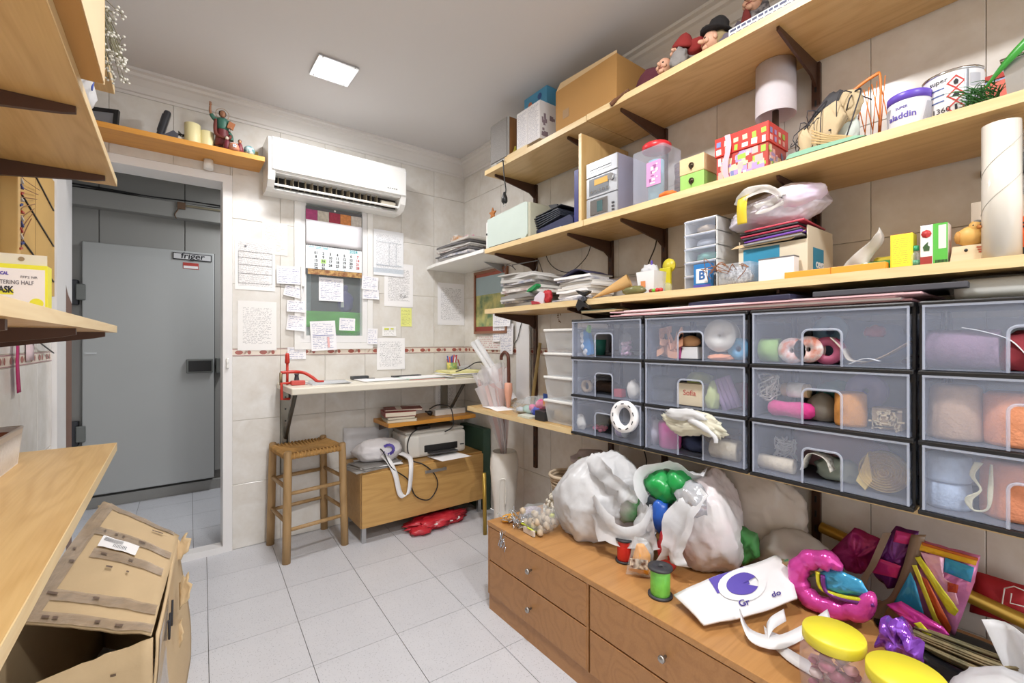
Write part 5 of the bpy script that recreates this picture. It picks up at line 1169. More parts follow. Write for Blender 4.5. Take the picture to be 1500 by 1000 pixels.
t, w = RT('white_box', 'plain white box before the open carton', 'box', 1111, 1163, 1.445, Z3); h = zx(1111, 380, 1.445) - Z3; part('carton', bx(-w / 2, w / 2, 0, .035, 0, h, .001), C('ECEBEE', .6), t); part('lid_line', bx(-w / 2 - .0006, w / 2 + .0006, -.0006, .0356, h - .004, h), C('6E6A6C', .6), t)
t, w = RT('orange_strip_box', 'long flat orange box at the shelf edge', 'box', 1149, 1297, 1.428, Z3); part('carton', bx(-w / 2, w / 2, 0, .03, 0, .019, .001), C('EFA23C', .45), t); part('seam', bx(-.002, 0, -.0008, 0, 0, .019), C('C97E22', .5), t)
t = thing('clear_sleeve', 'translucent white plastic bag standing on the shelf', 'bag', (1.50, yx(1242, 1.50), Z3), RW)
bm = NB(); grid(bm, 8, 10, lambda u, v: ((u - .5) * .12 * (1 - v * .75) + .055 * v + .01 * math.sin(v * 7 + u * 3), .02 * math.sin(u * 5 + v * 3), .002 + v * .125 * (.55 + .45 * u))); part('film', bm, BAGT, t).modifiers.new('s', 'SOLIDIFY').thickness = .001
t = thing('seed_packets', 'green and yellow garden packet lying behind the yellow box', 'packet', (1.47, yx(1280, 1.47), Z3 + .0), RW)
bm = NB(); box(bm, (0, .03, .016), (.075, .05, .03), rot=(.2, 0, 0), bev=.008); part('pouch', bm, C('2E8A4A', .35), t); bm = NB(); box(bm, (.015, .06, .03), (.06, .03, .03), rot=(.2, 0, .2), bev=.008); part('yellow_pouch', bm, C('D8C23A', .4), t); text(t, 'Compo', .016, PAPERW, (0, .0012, .021), rot=(math.pi / 2 - .3, 0, 0), bold=.0003)
def carton(name, label, pl, pr, pyt, X, d, col, top):
    t, w = RT(name, label, 'box', pl, pr, X, Z3); h = zx(pl, pyt, X) - Z3; part('carton', bx(-w / 2, w / 2, 0, d, 0, h, .001), col, t); part('top_flap', bx(-w / 2 + .001, w / 2 - .001, .001, d - .001, h, h + .0015), top, t); return t, w, h
t, w, h = carton('yellow_box', 'bright yellow medicine style box with fine print', 1304, 1337, 345, 1.445, .04, C('E8DC3A', .45), C('8E2E2A'))
bm = NB(); grid(bm, 1, 1, lambda u, v: (-w / 2 + .003 + u * (w - .006), -.0008, .004 + v * (h - .008))); part('print', bm, paper('yellow_print', 'EEE33E', '9A9040', .005, .55, .05, 200), t)
bm = NB(); lathe(bm, [(0, 0), (.012, 0), (.012, .03), (.006, .036), (.006, .04)], seg=16); t = thing('dropper_bottle', 'tiny clear bottle with green cap between the boxes', 'bottle', (1.455, yx(1341, 1.455), Z3), RW); part('vial', bm, CLEARP, t); bm = NB(); cyl(bm, (0, 0, .04), .007, .012, 14); cyl(bm, (0, 0, .004), .0105, .012, 14); part('cap', bm, C('2E9A6A', .4), t)
t, w, h = carton('green_box', 'green and white plant food box with red badge', 1348, 1388, 331, 1.445, .045, C('E6E8E2', .45), C('5A2E2A'))
part('green_panel', bx(-w * .02, w / 2 + .0004, -.001, 0, .0, h), C('5CB84A', .45), t); part('text_panel', bx(w * .18, w * .46, -.0016, -.001, h * .38, h * .95), C('DCEAD2', .5), t); bm = NB(); lathe(bm, [(0, 0), (w * .2, 0), (w * .2, .001), (0, .0012)], (-w * .27, 0, h * .78), 8, (math.pi / 2, 0, 0)); part('red_badge', bm, C('B4302E', .5), t)
bm = NB(); prism(bm, [(-w * .36, h * .36), (-w * .16, h * .36), (-w * .14, h * .46), (-w * .22, h * .5), (-w * .2, h * .58), (-w * .32, h * .52), (-w * .4, h * .46)], .001, Matrix.Translation((0, -.001, 0))); part('plant_picture', bm, C('3A5A34'), t); part('red_foot', bx(-w / 2, -w * .06, -.001, 0, 0, h * .22), C('9E3A34'), t)
bm = NB()
for k in range(9): abx(bm, -w * .0 + .003 + k * w * .05, .003 + k * w * .05 + w * .025, -.0018, -.001, .004, h * .11)
part('barcode', bm, INK, t)['kind'] = 'stuff'
# bird on a block
t = thing('bird_figurine', 'wooden bird figurine perched on a pale block', 'figurine', (1.445, yx(1421, 1.445), Z3), RW); t.scale = (.8, .9, .92)
BW, s_ = .048, .05
bm = NB(); prism(bm, [(-.042, 0), (.044, 0), (.038, .04), (-.036, .04)], .045); part('block', bm, wood('pale_block', 'E4D2B2', 'CDB690', 0), t)
bm = NB(); lathe(bm, [(0, 0), (.004, 0), (.004, .001), (0, .001)], (-.008, 0, .028), 10, (math.pi / 2, 0, 0)); part('knot', bm, BLACK, t); bm = NB()
for k in range(3): box(bm, (.024 + k * .002, -.0006, .032 - k * .006), (.022, .001, .0035), rot=(0, .1, 0))
part('red_marks', bm, C('B4523A'), t)
bm = NB(); blob(bm, (0, .02, .064), (.032, .022, .026), 1, .05, sub=3, crease=0); blob(bm, (.01, .018, .084), (.017, .016, .018), 1, .04, sub=3, crease=0); part('bird', bm, C('D8A85A', .5), t)
b = t.children[-1]; bm = NB(); lathe(bm, [(.006, 0), (.003, .008), (0, .012)], (.018, .0, .082), 8, (math.pi / 2 + .2, 0, .5)); part('beak', bm, C('C07A3A', .5), b); bm = NB()
for x in (.006, .02): blob(bm, (x, .004, .088), (.0022,) * 3, 0, 0, sub=2, crease=0)
part('eye', bm, BLACK, b); bm = NB(); blob(bm, (.012, .02, .094), (.014, .014, .009), 1, .1, sub=2); part('cap_feathers', bm, C('7E7A74', .7), b)
for s in (-1, 1): bm = NB(); blob(bm, (s * .026 , .014, .064), (.009, .014, .016), 2, .1, sub=2); part('wing', bm, C('C08A42', .6), b)
bm = NB(); grid(bm, 4, 8, lambda u, v: ((u - .5) * .022 * math.sin(.15 + v * 2.9) + v * .02, .006 * math.sin(v * 4), v * .085)); solo('white_quill', 'white feather leaning behind the bird figurine', 'feather', bm, PAPERW, (1.51, yx(1434, 1.51) , Z3 + .0), RW).modifiers.new('s', 'SOLIDIFY').thickness = .001
v = onZ(1467, 386, Z3); t = thing('film_roll', 'tall roll of clear wrapping film standing on the shelf', 'roll', (1.452, yx(1467, 1.452), Z3), RW); r = .031; hh = zx(1467, 182, 1.452) - Z3
bm = NB(); lathe(bm, [(.012, 0), (r, 0), (r, hh), (.012, hh), (.012, hh - .01)], seg=32, cap=False); part('film', bm, M('film_wound', 'DFDAD0', .16, var=.04, vs=4, coat=.5), t); bm = NB(); lathe(bm, [(.012, .001), (.012, hh + .004), (.009, hh + .004), (.009, .001)], seg=16, cap=False); part('core', bm, CARD, t)
bm = NB(); tube(bm, [Vector(((r + .0005) * math.sin(a), -(r + .0005) * math.cos(a), .09 + a * .03 + .05)) for a in [k * .2 - 1.4 for k in range(15)]], .0005, 4); tube(bm, [Vector(((r + .0005) * math.sin(a), -(r + .0005) * math.cos(a), .02 + a * .03 + .2)) for a in [k * .2 - 1.4 for k in range(15)]], .0005, 4); part('film_edge', bm, C('A9A59C', .3), t)
t = thing('orange_black_box', 'orange and black tool box partly behind the film roll', 'box', (1.53, yx(1440, 1.53) - .1, Z3), RW); part('carton', bx(-.12, .12, 0, .1, .03, .10, .001), C('E8642A', .4), t); part('black_base', bx(-.121, .121, -.001, .101, 0, .03, .001), BLACK, t); part('pale_top', bx(-.12, .12, 0, .1, .10, .15, .001), C('CFC2B0', .5), t); text(t, 'FOR', .03, C('3A2420'), (-.02, -.001, .075), bold=.0008)
t = thing('cellophane_bundle', 'crumpled clear cellophane with black clip behind film roll', 'wrapping', (1.50, yx(1493, 1.50), Z3 + .151), RW); bm = NB(); blob(bm, (.03, .04, .07), (.05, .04, .075), 6, .3, 2, 4, .3, 5, flat=-.9); part('film', bm, CELLO, t); bm = NB(); abx(bm, -.004, .04, .01, .03, .04, .09, .004); part('clip', bm, BLACK, t)
bm = NB(); box(bm, (0, 0, 0), (.016, .012, .018), bev=.002); solo('black_wall_clip', 'small black clip stuck on the tiles beside the film roll', 'clip', bm, BLACK, (XR - .0125, yx(1443, 1.76), zx(1443, 255, 1.76)), RW)
# ---- on top of the drawer towers
ZT = DRZ + .499
t, _ = sheets('card_sheets', 'long pile of coloured card sheets on the drawer towers', 'papers', (1.405, (yx(890, 1.4) + yx(1325, 1.4)) / 2 - .02, ZT + .0005), RW, .95, .28, 5, [C('D4A4AC', .5), C('E6E0E0', .5), C('E2B8BE', .5), C('DAD6D2', .5), C('EDEAEA', .5)], 6, (.003, .006), .015, sag=.002, yaw=.015)
bm = NB(); box(bm, (0, .1, .008), (.34, .24, .016), rot=(0, .0, -.1), bev=.003); solo('navy_box_file', 'flat dark box file lying on the card sheets', 'box', bm, C('2A2A44', .5), (1.44, yx(1085, 1.44), ZT + .026), RW)
bm = NB(); box(bm, (0, .1, .007), (.3, .22, .014), rot=(0, 0, .05), bev=.002); solo('grey_board_pile', 'flat grey board pile on the card sheets under the shelf', 'boards', bm, C('45454C', .6), (1.415, yx(1290, 1.415), ZT + .027), RW)
t, _ = sheets('loose_sheets', 'brown and green loose sheets on the tower by the tubs', 'papers', (1.408, yx(876, 1.41), ZT + .026), RW, .2, .2, 3, [C('B7A07A', .7), C('D6CBB4', .6), C('5E6A5A', .6)], 9, (.003, .006), .015, yaw=.1)
t = thing('sleeved_roll', 'flat white roll in clear sleeve on the last drawer tower', 'roll', (1.42, yx(1392, 1.42) - .17, ZT + .0005), RW); bm = NB(); lathe(bm, [(.0, -.17), (.022, -.168), (.024, -.15), (.024, .3), (0, .3)], (0, .05, .024), 20, (0, math.pi / 2, 0)); part('roll', bm, C('E4E4DC', .5), t); bm = NB(); lathe(bm, [(.01, -.18), (.026, -.172), (.0265, .31)], (0, .05, .0265), 20, (0, math.pi / 2, 0), cap=False); part('sleeve', bm, CLEARP, t)
# black cable on the wall between shelves
bm = NB(); tube(bm, spline([onX(px, py, 1.765) for px, py in ((806, 340), (800, 372), (812, 392), (835, 398), (858, 378), (866, 358))], 6), .003, 6); solo('wall_cable', 'black cable looping on the wall under the second shelf', 'cable', bm, BLACK)
bm = NB(); tube(bm, spline([onX(px, py, 1.742) for px, py in ((965, 330), (960, 360), (952, 380), (948, 392))], 6), .003, 6); solo('wall_cable', 'black cable dropping behind the pen tub', 'cable', bm, BLACK)
bm = NB(); tube(bm, spline([onX(px, py, 1.745) for px, py in ((942, 655), (947, 675), (944, 692), (942, 715))], 6), .003, 6); solo('wall_cable', 'black cable hanging below the drawer towers', 'cable', bm, BLACK)

# ------------------------------------------------------------------ back wall: window, calendar, notes, air conditioner, ledge
YW = YB - .006                                # face of the tiles
# window
wn = struct('window_1', NB(), WPAINT)
bm = NB(); GX0, GX1, GZ0, GZ1 = .642, .985, 1.205, 2.02
def ring(bm, a, b, y0, y1):
    (x0, x1, z0, z1), (u0, u1, w0, w1) = a, b
    abx(bm, x0, x1, y0, y1, z0, w0); abx(bm, x0, x1, y0, y1, w1, z1); abx(bm, x0, u0, y0, y1, w0, w1); abx(bm, u1, x1, y0, y1, w0, w1)
ring(bm, (WX0, WX1, WZ0, WZ1), (WX0 + .035, WX1 - .035, WZ0 + .04, WZ1 - .03), YB - .016, YB + .06); part('window_frame', bm, WPAINT, wn)
bm = NB(); ring(bm, (WX0 + .036, WX1 - .036, WZ0 + .041, WZ1 - .031), (GX0, GX1, GZ0, GZ1), YB - .009, YB + .04); part('sash', bm, DF, wn)
part('pane', bx(GX0 - .004, GX1 + .004, YB + .008, YB + .012, GZ0 - .004, GZ1 + .004), M('window_glass', 'DDE6E8', .04, var=0, transp=.88), wn)
bm = NB(); abx(bm, GX0 - .03, GX0 - .012, YB - .03, YB - .010, 1.50, 1.60, .003); abx(bm, GX0 - .036, GX0 - .03, YB - .04, YB - .022, 1.43, 1.62, .003); part('handle', bm, WHITE, wn)
# recess room behind the pane
NICHE = M('niche_grey', '6E706E', .8)
bm = NB(); abx(bm, WX0 - .1, WX1 + .1, 3.44, 3.46, 1.0, 2.2); abx(bm, WX0 - .1, WX0 - .08, YB + BT + .001, 3.44, 1.0, 2.2); abx(bm, WX1 + .08, WX1 + .1, YB + BT + .001, 3.44, 1.0, 2.2); abx(bm, WX0 - .1, WX1 + .1, YB + BT + .001, 3.44, 2.2, 2.22); abx(bm, WX0 - .1, WX1 + .1, YB + BT + .001, 3.44, 1.138, 1.158)
struct('wall_niche', bm, NICHE)
bm = NB(); grid(bm, 12, 6, lambda u, v: (.655 + u * .40, 3.108 + .008 * math.sin(u * 9) + .14 * max(0, v - .75), min(1.205 + .22 * v + .02 * math.sin(u * 7) * (1 - v) + .05 * (1 - u) * (1 - v), 1.368))); o = solo('green_cloth', 'bright green cloth hanging behind the window pane', 'cloth', bm, C('62D03A', .8)); o.modifiers.new('s', 'SOLIDIFY').thickness = .004
bm = NB(); box(bm, (.83, 3.265, 1.259), (.42, .27, .2), bev=.01); solo('niche_crate', 'grey crate standing behind the window pane under green cloth', 'crate', bm, C('B9BAB2', .7))
t = thing('purple_bag', 'purple filled bag behind the window pane', 'bag', (.955, 3.20, 1.372)); bm = NB(); blob(bm, (0, 0, .07), (.05, .04, .078), 5, .2, sub=3, crease=.1, flat=-.9); part('pouch', bm, C('5A4CA0', .5), t); bm = NB(); blob(bm, (.0, 0, .16), (.018, .018, .03), 7, .3, sub=2); part('knot', bm, C('5A4CA0', .5), t); part('tag', bx(-.045, -.025, -.045, -.042, .03, .07), PAPERW, t)
bm = NB(); box(bm, (.70, 3.3, 1.56), (.09, .05, .4), bev=.004); solo('pale_locker', 'pale grey panel standing behind the window pane', 'panel', bm, C('A9B8BC', .6)); bpy.context.view_layer.update()
# papers on the wall
def note(label, px0, py0, px1, py1, mat, tilt=0, y=None, name='paper_sheet', grp='papers on the back wall', curl=.004, cat='paper'):
    y = (YW - .0012) if y is None else y
    a, b = onY(px0, py0, y), onY(px1, py1, y); w = b.x - a.x
    za = onY((px0 + px1) / 2, py0, y).z; zb = onY((px0 + px1) / 2, py1, y).z; h = za - zb
    bm = NB(); rdn = random.Random(int(px0 * 7 + py0)); c1, c2 = rdn.uniform(.2, 1) * curl, rdn.uniform(.2, 1) * curl
    grid(bm, 6, 8, lambda u, v: ((u - .5) * w, -.0004 - c1 * (1 - v) ** 3 * (.3 + u) - c2 * v ** 6 * (1 - u), (v - .5) * h))
    return solo(name, label, cat, bm, mat, ((a.x + b.x) / 2, y, (za + zb) / 2), group=grp, rot=(0, tilt, 0), smooth=True)
f1 = note('large official form with boxed table beside the doorway', 344, 350, 403, 425, PW2)
y1 = YW - .0025
bm = NB(); hw, hh_ = .085, .11
for z in (-.11, -.055, -.005, .035, .07): abx(bm, -hw, hw, -.0025, -.0018, z, z + .0014)
for x in (-hw, hw - .0014): abx(bm, x, x + .0014, -.0025, -.0018, -.11, .0714)
part('table_lines', bm, C('6A6A70'), f1); bm = NB(); lathe(bm, [(0, 0), (.006, 0), (.006, .0006)], (-.05, -.0025, .1), 10, (math.pi / 2, 0, 0)); part('crest', bm, C('77777C'), f1)
note('faded receipt sheet above the official form', 384, 326, 421, 373, paper('faded_sheet', 'E9E6DF', 'A9A8A8', .007, .5, .1, 120), y=YW - .0006)
note('two column printed list below the official form', 348, 441, 405, 513, PWL)
note('handwritten note sheet beside the window handle', 405, 390, 443, 416, PWH, -.02, y=YB - .0185)
note('crumpled handwritten slip below the window handle', 416, 420, 443, 435, PWH, .2, y=YB - .0185, curl=.012)
note('small handwritten slip above the curled slip', 420, 440, 447, 457, PWH, .03, y=YB - .0185, curl=.01)
note('curled handwritten slip on the window frame edge', 420, 462, 447, 484, PWH, .1, y=YB - .0185, curl=.012)
note('handwritten slip stuck over the border tiles', 421, 508, 448, 526, PWH, 0, y=YW - .002)
note('square handwritten note on the pane under the calendar', 467, 407, 503, 441, PWH, 0, y=YB + .004)
b1 = note('tilted handwritten sheet with red and blue print on window sill', 455, 470, 492, 513, PWH, -.06, y=YB - .0195)
bm = NB(); abx(bm, -.06, .06, -.006, -.0055, -.0, .003); part('blue_rule', bm, INKB, b1); bm = NB(); abx(bm, .02, .033, -.006, -.0055, -.075, -.01); part('red_column', bm, C('E8B4B4'), b1)
note('small white note on the pane below the green cloth', 497, 466, 520, 484, PWH, .03, y=YB + .004)
note('handwritten slip on the window jamb by the invoice, upper of two', 530, 405, 554, 424, PWH, .04, y=YB - .0185)
note('handwritten slip on the window jamb by the invoice, lower of two', 531, 424, 555, 438, PWH, .0, y=YB - .0185, curl=.01)
note('narrow handwritten slip hanging low beside the highlighted slip', 538, 481, 553, 504, PWH, .03, y=YB - .0185)
iv = note('printed invoice with grey bands above the signed letter', 547, 338, 591, 404, paper('invoice', 'EEF0F4', '8A8C98', .006, .5, .09, 140, band=(.06, .16, 'B4C0CC')), .0, y=YW - .004)
bm = NB(); abx(bm, -.09, .09, -.005, -.0045, .072, .0735); abx(bm, -.09, .09, -.005, -.0045, -.085, -.082); abx(bm, .0, .0012, -.005, -.0045, -.08, .07); abx(bm, .05, .0512, -.005, -.0045, -.08, .07); part('ruling', bm, C('9AA6B4'), iv)
ls = note('typed letter with signature tucked under the invoice', 563, 386, 605, 449, paper('letter', 'F2F1F2', '55555C', .0065, .55, .13, 160), .01)
bm = NB(); tube(bm, spline([(.0, -.003, -.075), (.02, -.003, -.06), (.01, -.003, -.085), (.05, -.003, -.066), (.03, -.003, -.088), (.065, -.003, -.07)], 5), .0006, 4); part('signature', bm, INK, ls)
note('yellow sticky note below the typed letter', 587, 451, 603, 478, PYEL, 0, y=YW - .0018, curl=.002)
hl = note('white slip with yellow highlighter marks', 560, 478, 580, 492, PWL, 0)
bm = NB(); abx(bm, -.035, -.003, -.003, -.0024, .01, .022); abx(bm, .01, .03, -.003, -.0024, .012, .022); part('highlight', bm, C('D8E05A'), hl)
note('typed letter hanging low over the border tiles', 552, 495, 593, 541, PW1, 0, y=YW - .003)
note('printed sheet alone beside the room corner', 641, 415, 680, 476, paper('sheet_corner', 'EEEDF0', '6E7078', .0075, .52, .12, 140), 0)
note('small faded slip below the white corner shelf', 638, 377, 658, 391, PWL, 0)
note('printed notice under the desk above the power strip', 638, 562, 668, 607, PWL, 0)
# calendar
cy = YB - .022
t = thing('wall_calendar', 'spiral wall calendar with large dates hanging over the window', 'calendar', (0, 0, 0))
def cw(px, py): v = onY(px, py, cy); return v.x, v.z
x0, zt = cw(448, 301); x1, _ = cw(530, 312); zt = onY(489, 312, cy).z; zi = onY(489, 327, cy).z; zs = onY(489, 362, cy).z; zbm = onY(489, 396, cy).z; zf = onY(489, 404, cy).z
part('backing', bx(x0, x1, cy + .002, cy + .005, zf, zt + .02), C('55565A', .6), t)
n = 5; wc = (x1 - x0) / n
for k, hx in enumerate(('B03A78', 'C9C2B4', 'A82846', 'D88A4A', 'CFC8C0')):
    pc = part('photo_strip', bx(x0 + k * wc, x0 + (k + 1) * wc - .002, cy, cy + .002, zi, zt), M('cal_' + hx, hx, .5, var=.35, vs=55), t)
bm = NB(); grid(bm, 8, 6, lambda u, v: (x0 + u * (x1 - x0), cy - .002 - .012 * math.sin(v * 3.1) * (.5 + .5 * math.sin(u * 4)), zs + v * (zi - zs))); part('blank_page', bm, C('E9E8EE', .5), t).modifiers.new('s', 'SOLIDIFY').thickness = .0006
part('month_page', bx(x0, x1, cy - .001, cy + .0015, zbm, zs - .004), C('E6ECF0', .5), t)
bm = NB()
for k in range(34): xx = x0 + (k + .5) * (x1 - x0) / 34; tube(bm, [(xx, cy - .002, zs - .008), (xx, cy - .006, zs - .003), (xx, cy - .002, zs + .003)], .0009, 4)
part('spiral', bm, BLACK, t)['kind'] = 'stuff'
part('flower_strip', bx(x0 + .012, x1, cy, cy + .0018, zf, zbm - .002), M('cal_flowers', 'C9A468', .5, col2='8A5A3A', vs=40), t)
bm = NB(); lathe(bm, [(0, 0), (.006, 0), (.006, .002), (0, .002)], ((x0 + x1) / 2, cy, zt + .012), 10, (math.pi / 2, 0, 0)); part('hanger', bm, WHITE, t)
pw_, ph_ = x1 - x0, zs - .004 - zbm; days = [('01', 0, 0)] + [(str(d), (d - 1) % 7, (d - 1) // 7) for d in range(2, 31)]
for s, c, r in days:
    text(t, s, .0225, INKR if c == 6 else INK, (x0 + pw_ * (.17 + c * .125), cy - .0018, zs - .02 - ph_ * (.2 + r * .165)), name='date', bold=.0006, sx=.9)
for k, s in enumerate('123'): text(t, s, .012, INKC, (x0 + pw_ * (.17 + (2 + k) * .125), cy - .0018, zs - .02 - ph_ * (.2 + 4 * .165)), name='date')
text(t, '2024', .026, INKC, (x0 + pw_ * .84, cy - .0018, zs - .018), name='year', bold=.0005)
bm = NB()
for k in range(3): abx(bm, x0 + pw_ * (.05 + k * .12), x0 + pw_ * (.14 + k * .12), cy - .0015, cy - .001, zs - .014, zs - .011)
for k in range(2): abx(bm, x0 + pw_ * (.17 + k * .12), x0 + pw_ * (.25 + k * .12), cy - .0015, cy - .001, zs - .021, zs - .018)
part('month_names', bm, INKC, t); part('day_marker', bx(x0 + pw_ * .25, x0 + pw_ * .345, cy - .0014, cy - .001, zs - .02 - ph_ * .62, zs - .02 - ph_ * .45), C('B8E08A'), t)
# air conditioner
ay = YB - .205
p = [onY(393, 255, ay), onY(593, 297, ay)]; ax0, ax1 = onY(393, 240, ay).x, onY(595, 260, ay).x
za, zb = onY(450, 209, ay).z, onY(480, 293, ay).z
za = 2.30; zb = 2.015
t = thing('air_conditioner', 'white split air conditioner above the window', 'air conditioner', ((ax0 + ax1) / 2, YB - .007, zb)); W = (ax1 - ax0) / 2; H_ = za - zb
prof = [(0, .0), (-.10, 0), (-.155, .012), (-.185, .045), (-.198, .095), (-.2, .13), (-.2, H_ - .035), (-.19, H_ - .01), (-.17, H_), (0, H_)]
ACW = M('ac_white', 'F0F0EE', .22, var=.02, coat=.3)
def acbody(bm, x0, x1, pr, mi=0):
    A = [bm.verts.new((x0, y, z)) for y, z in pr]; Bv = [bm.verts.new((x1, y, z)) for y, z in pr]
    bm.faces.new(A); bm.faces.new(Bv[::-1])
    for k in range(len(pr)): bm.faces.new((A[k], Bv[k], Bv[(k + 1) % len(pr)], A[(k + 1) % len(pr)]))
bm = NB(); acbody(bm, -W, -W + .035, prof); acbody(bm, W - .035, W, prof)
inner = [(0, 0), (-.10, 0), (-.13, .006), (-.10, .03), (-.10, .085), (-.19, .092), (-.19, H_ - .035), (-.17, H_), (0, H_)]
acbody(bm, -W + .035, W - .035, inner); part('casing', bm, ACW, t)
bm = NB(); acbody(bm, -W + .02, W - .006, [(-.2, .098), (-.207, .1), (-.207, H_ - .03), (-.198, H_ - .012), (-.19, H_ - .004), (-.19, .098)]); part('front_panel', bm, ACW, t)
bm = NB(); acbody(bm, -W + .036, W - .036, [(-.10, .03), (-.104, .03), (-.104, .086), (-.10, .086)]); part('outlet', bm, C('2A2522', .8), t)
bm = NB()
for k in range(17): xx = -W + .06 + k * (2 * W - .2) / 17; box(bm, (xx, -.125, .055), (.003, .05, .05), rot=(0, 0, .15 * ((k * 7) % 3 - 1)))
part('air_vanes', bm, C('9A8E78', .6), t)['kind'] = 'stuff'
bm = NB(); box(bm, (0, -.155, .03), (2 * W - .074, .012, .012), rot=(.5, 0, 0), bev=.003); box(bm, (0, -.176, .088), (2 * W - .074, .03, .006)); part('flap', bm, ACW, t)
bm = NB(); box(bm, (W - .10, -.135, .045), (.1, .03, .035), rot=(.3, 0, 0), bev=.008); part('outlet_cover', bm, C('CFC8B8', .5), t)
part('badge', bx(-W + .06, -W + .14, -.2085, -.207, .118, .133), C('B9BEB4', .3, metal=.4), t); bm = NB()
for k in range(5): abx(bm, W - .13 + k * .014, W - .121 + k * .014, -.2085, -.207, .125, .131)
part('indicator_print', bm, C('9A9C9E'), t)
# ledge above the doorway
ly0 = onY(380, 253, YW); lz = ly0.z
t = thing('door_ledge', 'honey pine ledge board above the doorway', 'shelf', (0, 0, 0)); LD = .20; xr = ly0.x
part('board', bx(XL + .003, xr, YW - LD, YW - .0005, lz, lz + .026, .002), HONEY, t)
LZ = lz + .0265
bm = NB(); cyl(bm, (.145, YW - .045, lz - .0505), .022, .05, 18); solo('ledge_socket', 'small white cylinder fitting under the pine ledge', 'fitting', bm, WHITE)
def onL(px, py=200): return onY(px, py, YW - .12).x
t = thing('photo_stand', 'dark photo frame leaning on the pine ledge', 'frame', (onL(133), YW - .05, LZ), rot=(math.radians(-10), 0, -.35))
bm = NB(); ring(bm, (-.09, .09, 0, .125), (-.072, .072, .018, .107), 0, .016); part('moulding', bm, BLACK, t); part('image', bx(-.072, .072, .005, .009, .018, .107), C('8A8C92', .3), t)
bm = NB(); box(bm, (0, 0, .005), (.13, .05, .01), rot=(0, 0, .15), bev=.003); solo('black_remote', 'flat black remote lying on the pine ledge', 'remote', bm, BLACK, (onL(150), YW - .15, LZ))
t = thing('phone_charger', 'black cordless phone standing in its charger', 'phone', (onL(243), YW - .11, LZ)); bm = NB(); prism(bm, [(-.04, 0), (.045, 0), (.05, .04), (.03, .055), (.0, .03), (-.03, .02)], .06, Matrix.Translation((0, -.03, 0))); part('cradle', bm, C('4A4C56', .4), t)
bm = NB(); box(bm, (-.008, 0, .085), (.03, .045, .14), rot=(0, .25, 0), bev=.012, seg=3); h_ = part('handset', bm, C('2E3036', .3), t); bm = NB(); box(bm, (-.022, -.0, .09), (.006, .03, .09), rot=(0, .25, 0), bev=.002); part('keypad', bm, DGREY, h_)
t = thing('white_adapter', 'small white adapter with coiled black cable', 'adapter', (onL(262), YW - .11, LZ)); bm = NB(); cyl(bm, (0, 0, 0), .02, .035, 16); part('adapter', bm, C('CFCBC0', .5), t); bm = NB(); tangle(bm, (.0, 0, .05), (.03, .015, .014), 2, .002, 4, 2); part('cable', bm, BLACK, t)
for i, (px, h, s) in enumerate(((282, .112, 'left'), (303, .095, 'right'))):
    t = thing('pillar_candle', ('thick ivory pillar candle beside the black phone', 'thick ivory pillar candle beside the saint statuette')[i], 'candle', (onL(px), YW - .12 + i * .02, LZ), group='pillar candles'); bm = NB(); lathe(bm, [(0, 0), (.034, 0), (.035, .003), (.0345, h), (.03, h + .003), (.012, h - .004), (0, h - .006)], seg=28); part('wax', bm, C('E6DCA8', .45), t); bm = NB(); cyl(bm, (0, 0, h - .006), .0012, .012, 6); part('wick', bm, BLACK, t)
# saint statuette (figurine, one continuous robe-and-body mesh with arms raised)
t = thing('saint_statuette', 'painted saint statuette with raised arm, book and halo', 'statuette', (onL(326), YW - .12, LZ))
S = .235
GRN = C('35695A', .5); RBE = C('6A2529', .5); SK2 = C('A87658', .5); GLD = C('B08A4A', .4, metal=.5)
bm = NB(); lathe(bm, [(0, 0), (.042, 0), (.044, .01), (.036, .02), (.034, .03), (0, .03)], seg=20); part('plinth', bm, C('5A3428', .5), t)
bm = NB(); lathe(bm, [(.036, .03), (.034, .06), (.03, .10), (.026, .125), (.029, .15), (.03, .165), (.022, .178), (.009, .183), (.008, .19)], seg=22, wob=lambda a, z: 1 + .06 * math.sin(9 * a + z * 20) * (1 if z < .12 else .3)); part('robe', bm, RBE, t)
bm = NB(); lathe(bm, [(.028, .118), (.0285, .13), (.031, .152), (.0315, .166), (.023, .179), (.010, .184)], seg=22); tube(bm, spline([(-.024, 0, .17), (-.04, -.004, .172), (-.05, -.004, .19)], 4), [.012] * 4 + [.010] * 5, 8); tube(bm, spline([(.024, 0, .17), (.04, -.01, .15), (.038, -.026, .135)], 4), [.012] * 4 + [.010] * 5, 8); tube(bm, spline([(.02, 0, .12), (.036, -.005, .1), (.04, -.01, .07)], 4), .010, 7); part('tunic', bm, GRN, t)
bm = NB(); tube(bm, spline([(-.05, -.004, .188), (-.055, -.004, .21), (-.054, -.006, .232)], 4), [.0075, .007, .0065, .006, .006, .0055, .0055, .005, .005], 8); blob(bm, (-.054, -.006, .238), (.006, .005, .008), 1, .1, sub=2)
for k in range(4): tube(bm, [(-.058 + k * .0026, -.006, .242), (-.059 + k * .003, -.007, .2525 + .002 * (k in (1, 2)))], .0014, 5)
tube(bm, [(-.05, -.006, .238), (-.046, -.008, .244)], .0014, 5); part('raised_hand', bm, SK2, t)
bm = NB(); blob(bm, (0, -.002, .205), (.0135, .0135, .018), 1, .02, sub=3, crease=0); blob(bm, (0, -.016, .203), (.003, .004, .005), 1, 0, sub=1, crease=0); hd = part('head', bm, SK2, t)
bm = NB(); blob(bm, (0, .004, .209), (.0165, .013, .0185), 3, .15, 4, 3, .1, 6); part('hair', bm, C('3A2418', .7), hd); bm = NB()
for s in (-1, 1): blob(bm, (s * .005, -.0142, .208), (.0016, .001, .001), 0, 0, sub=1, crease=0)
part('eye', bm, BLACK, hd)
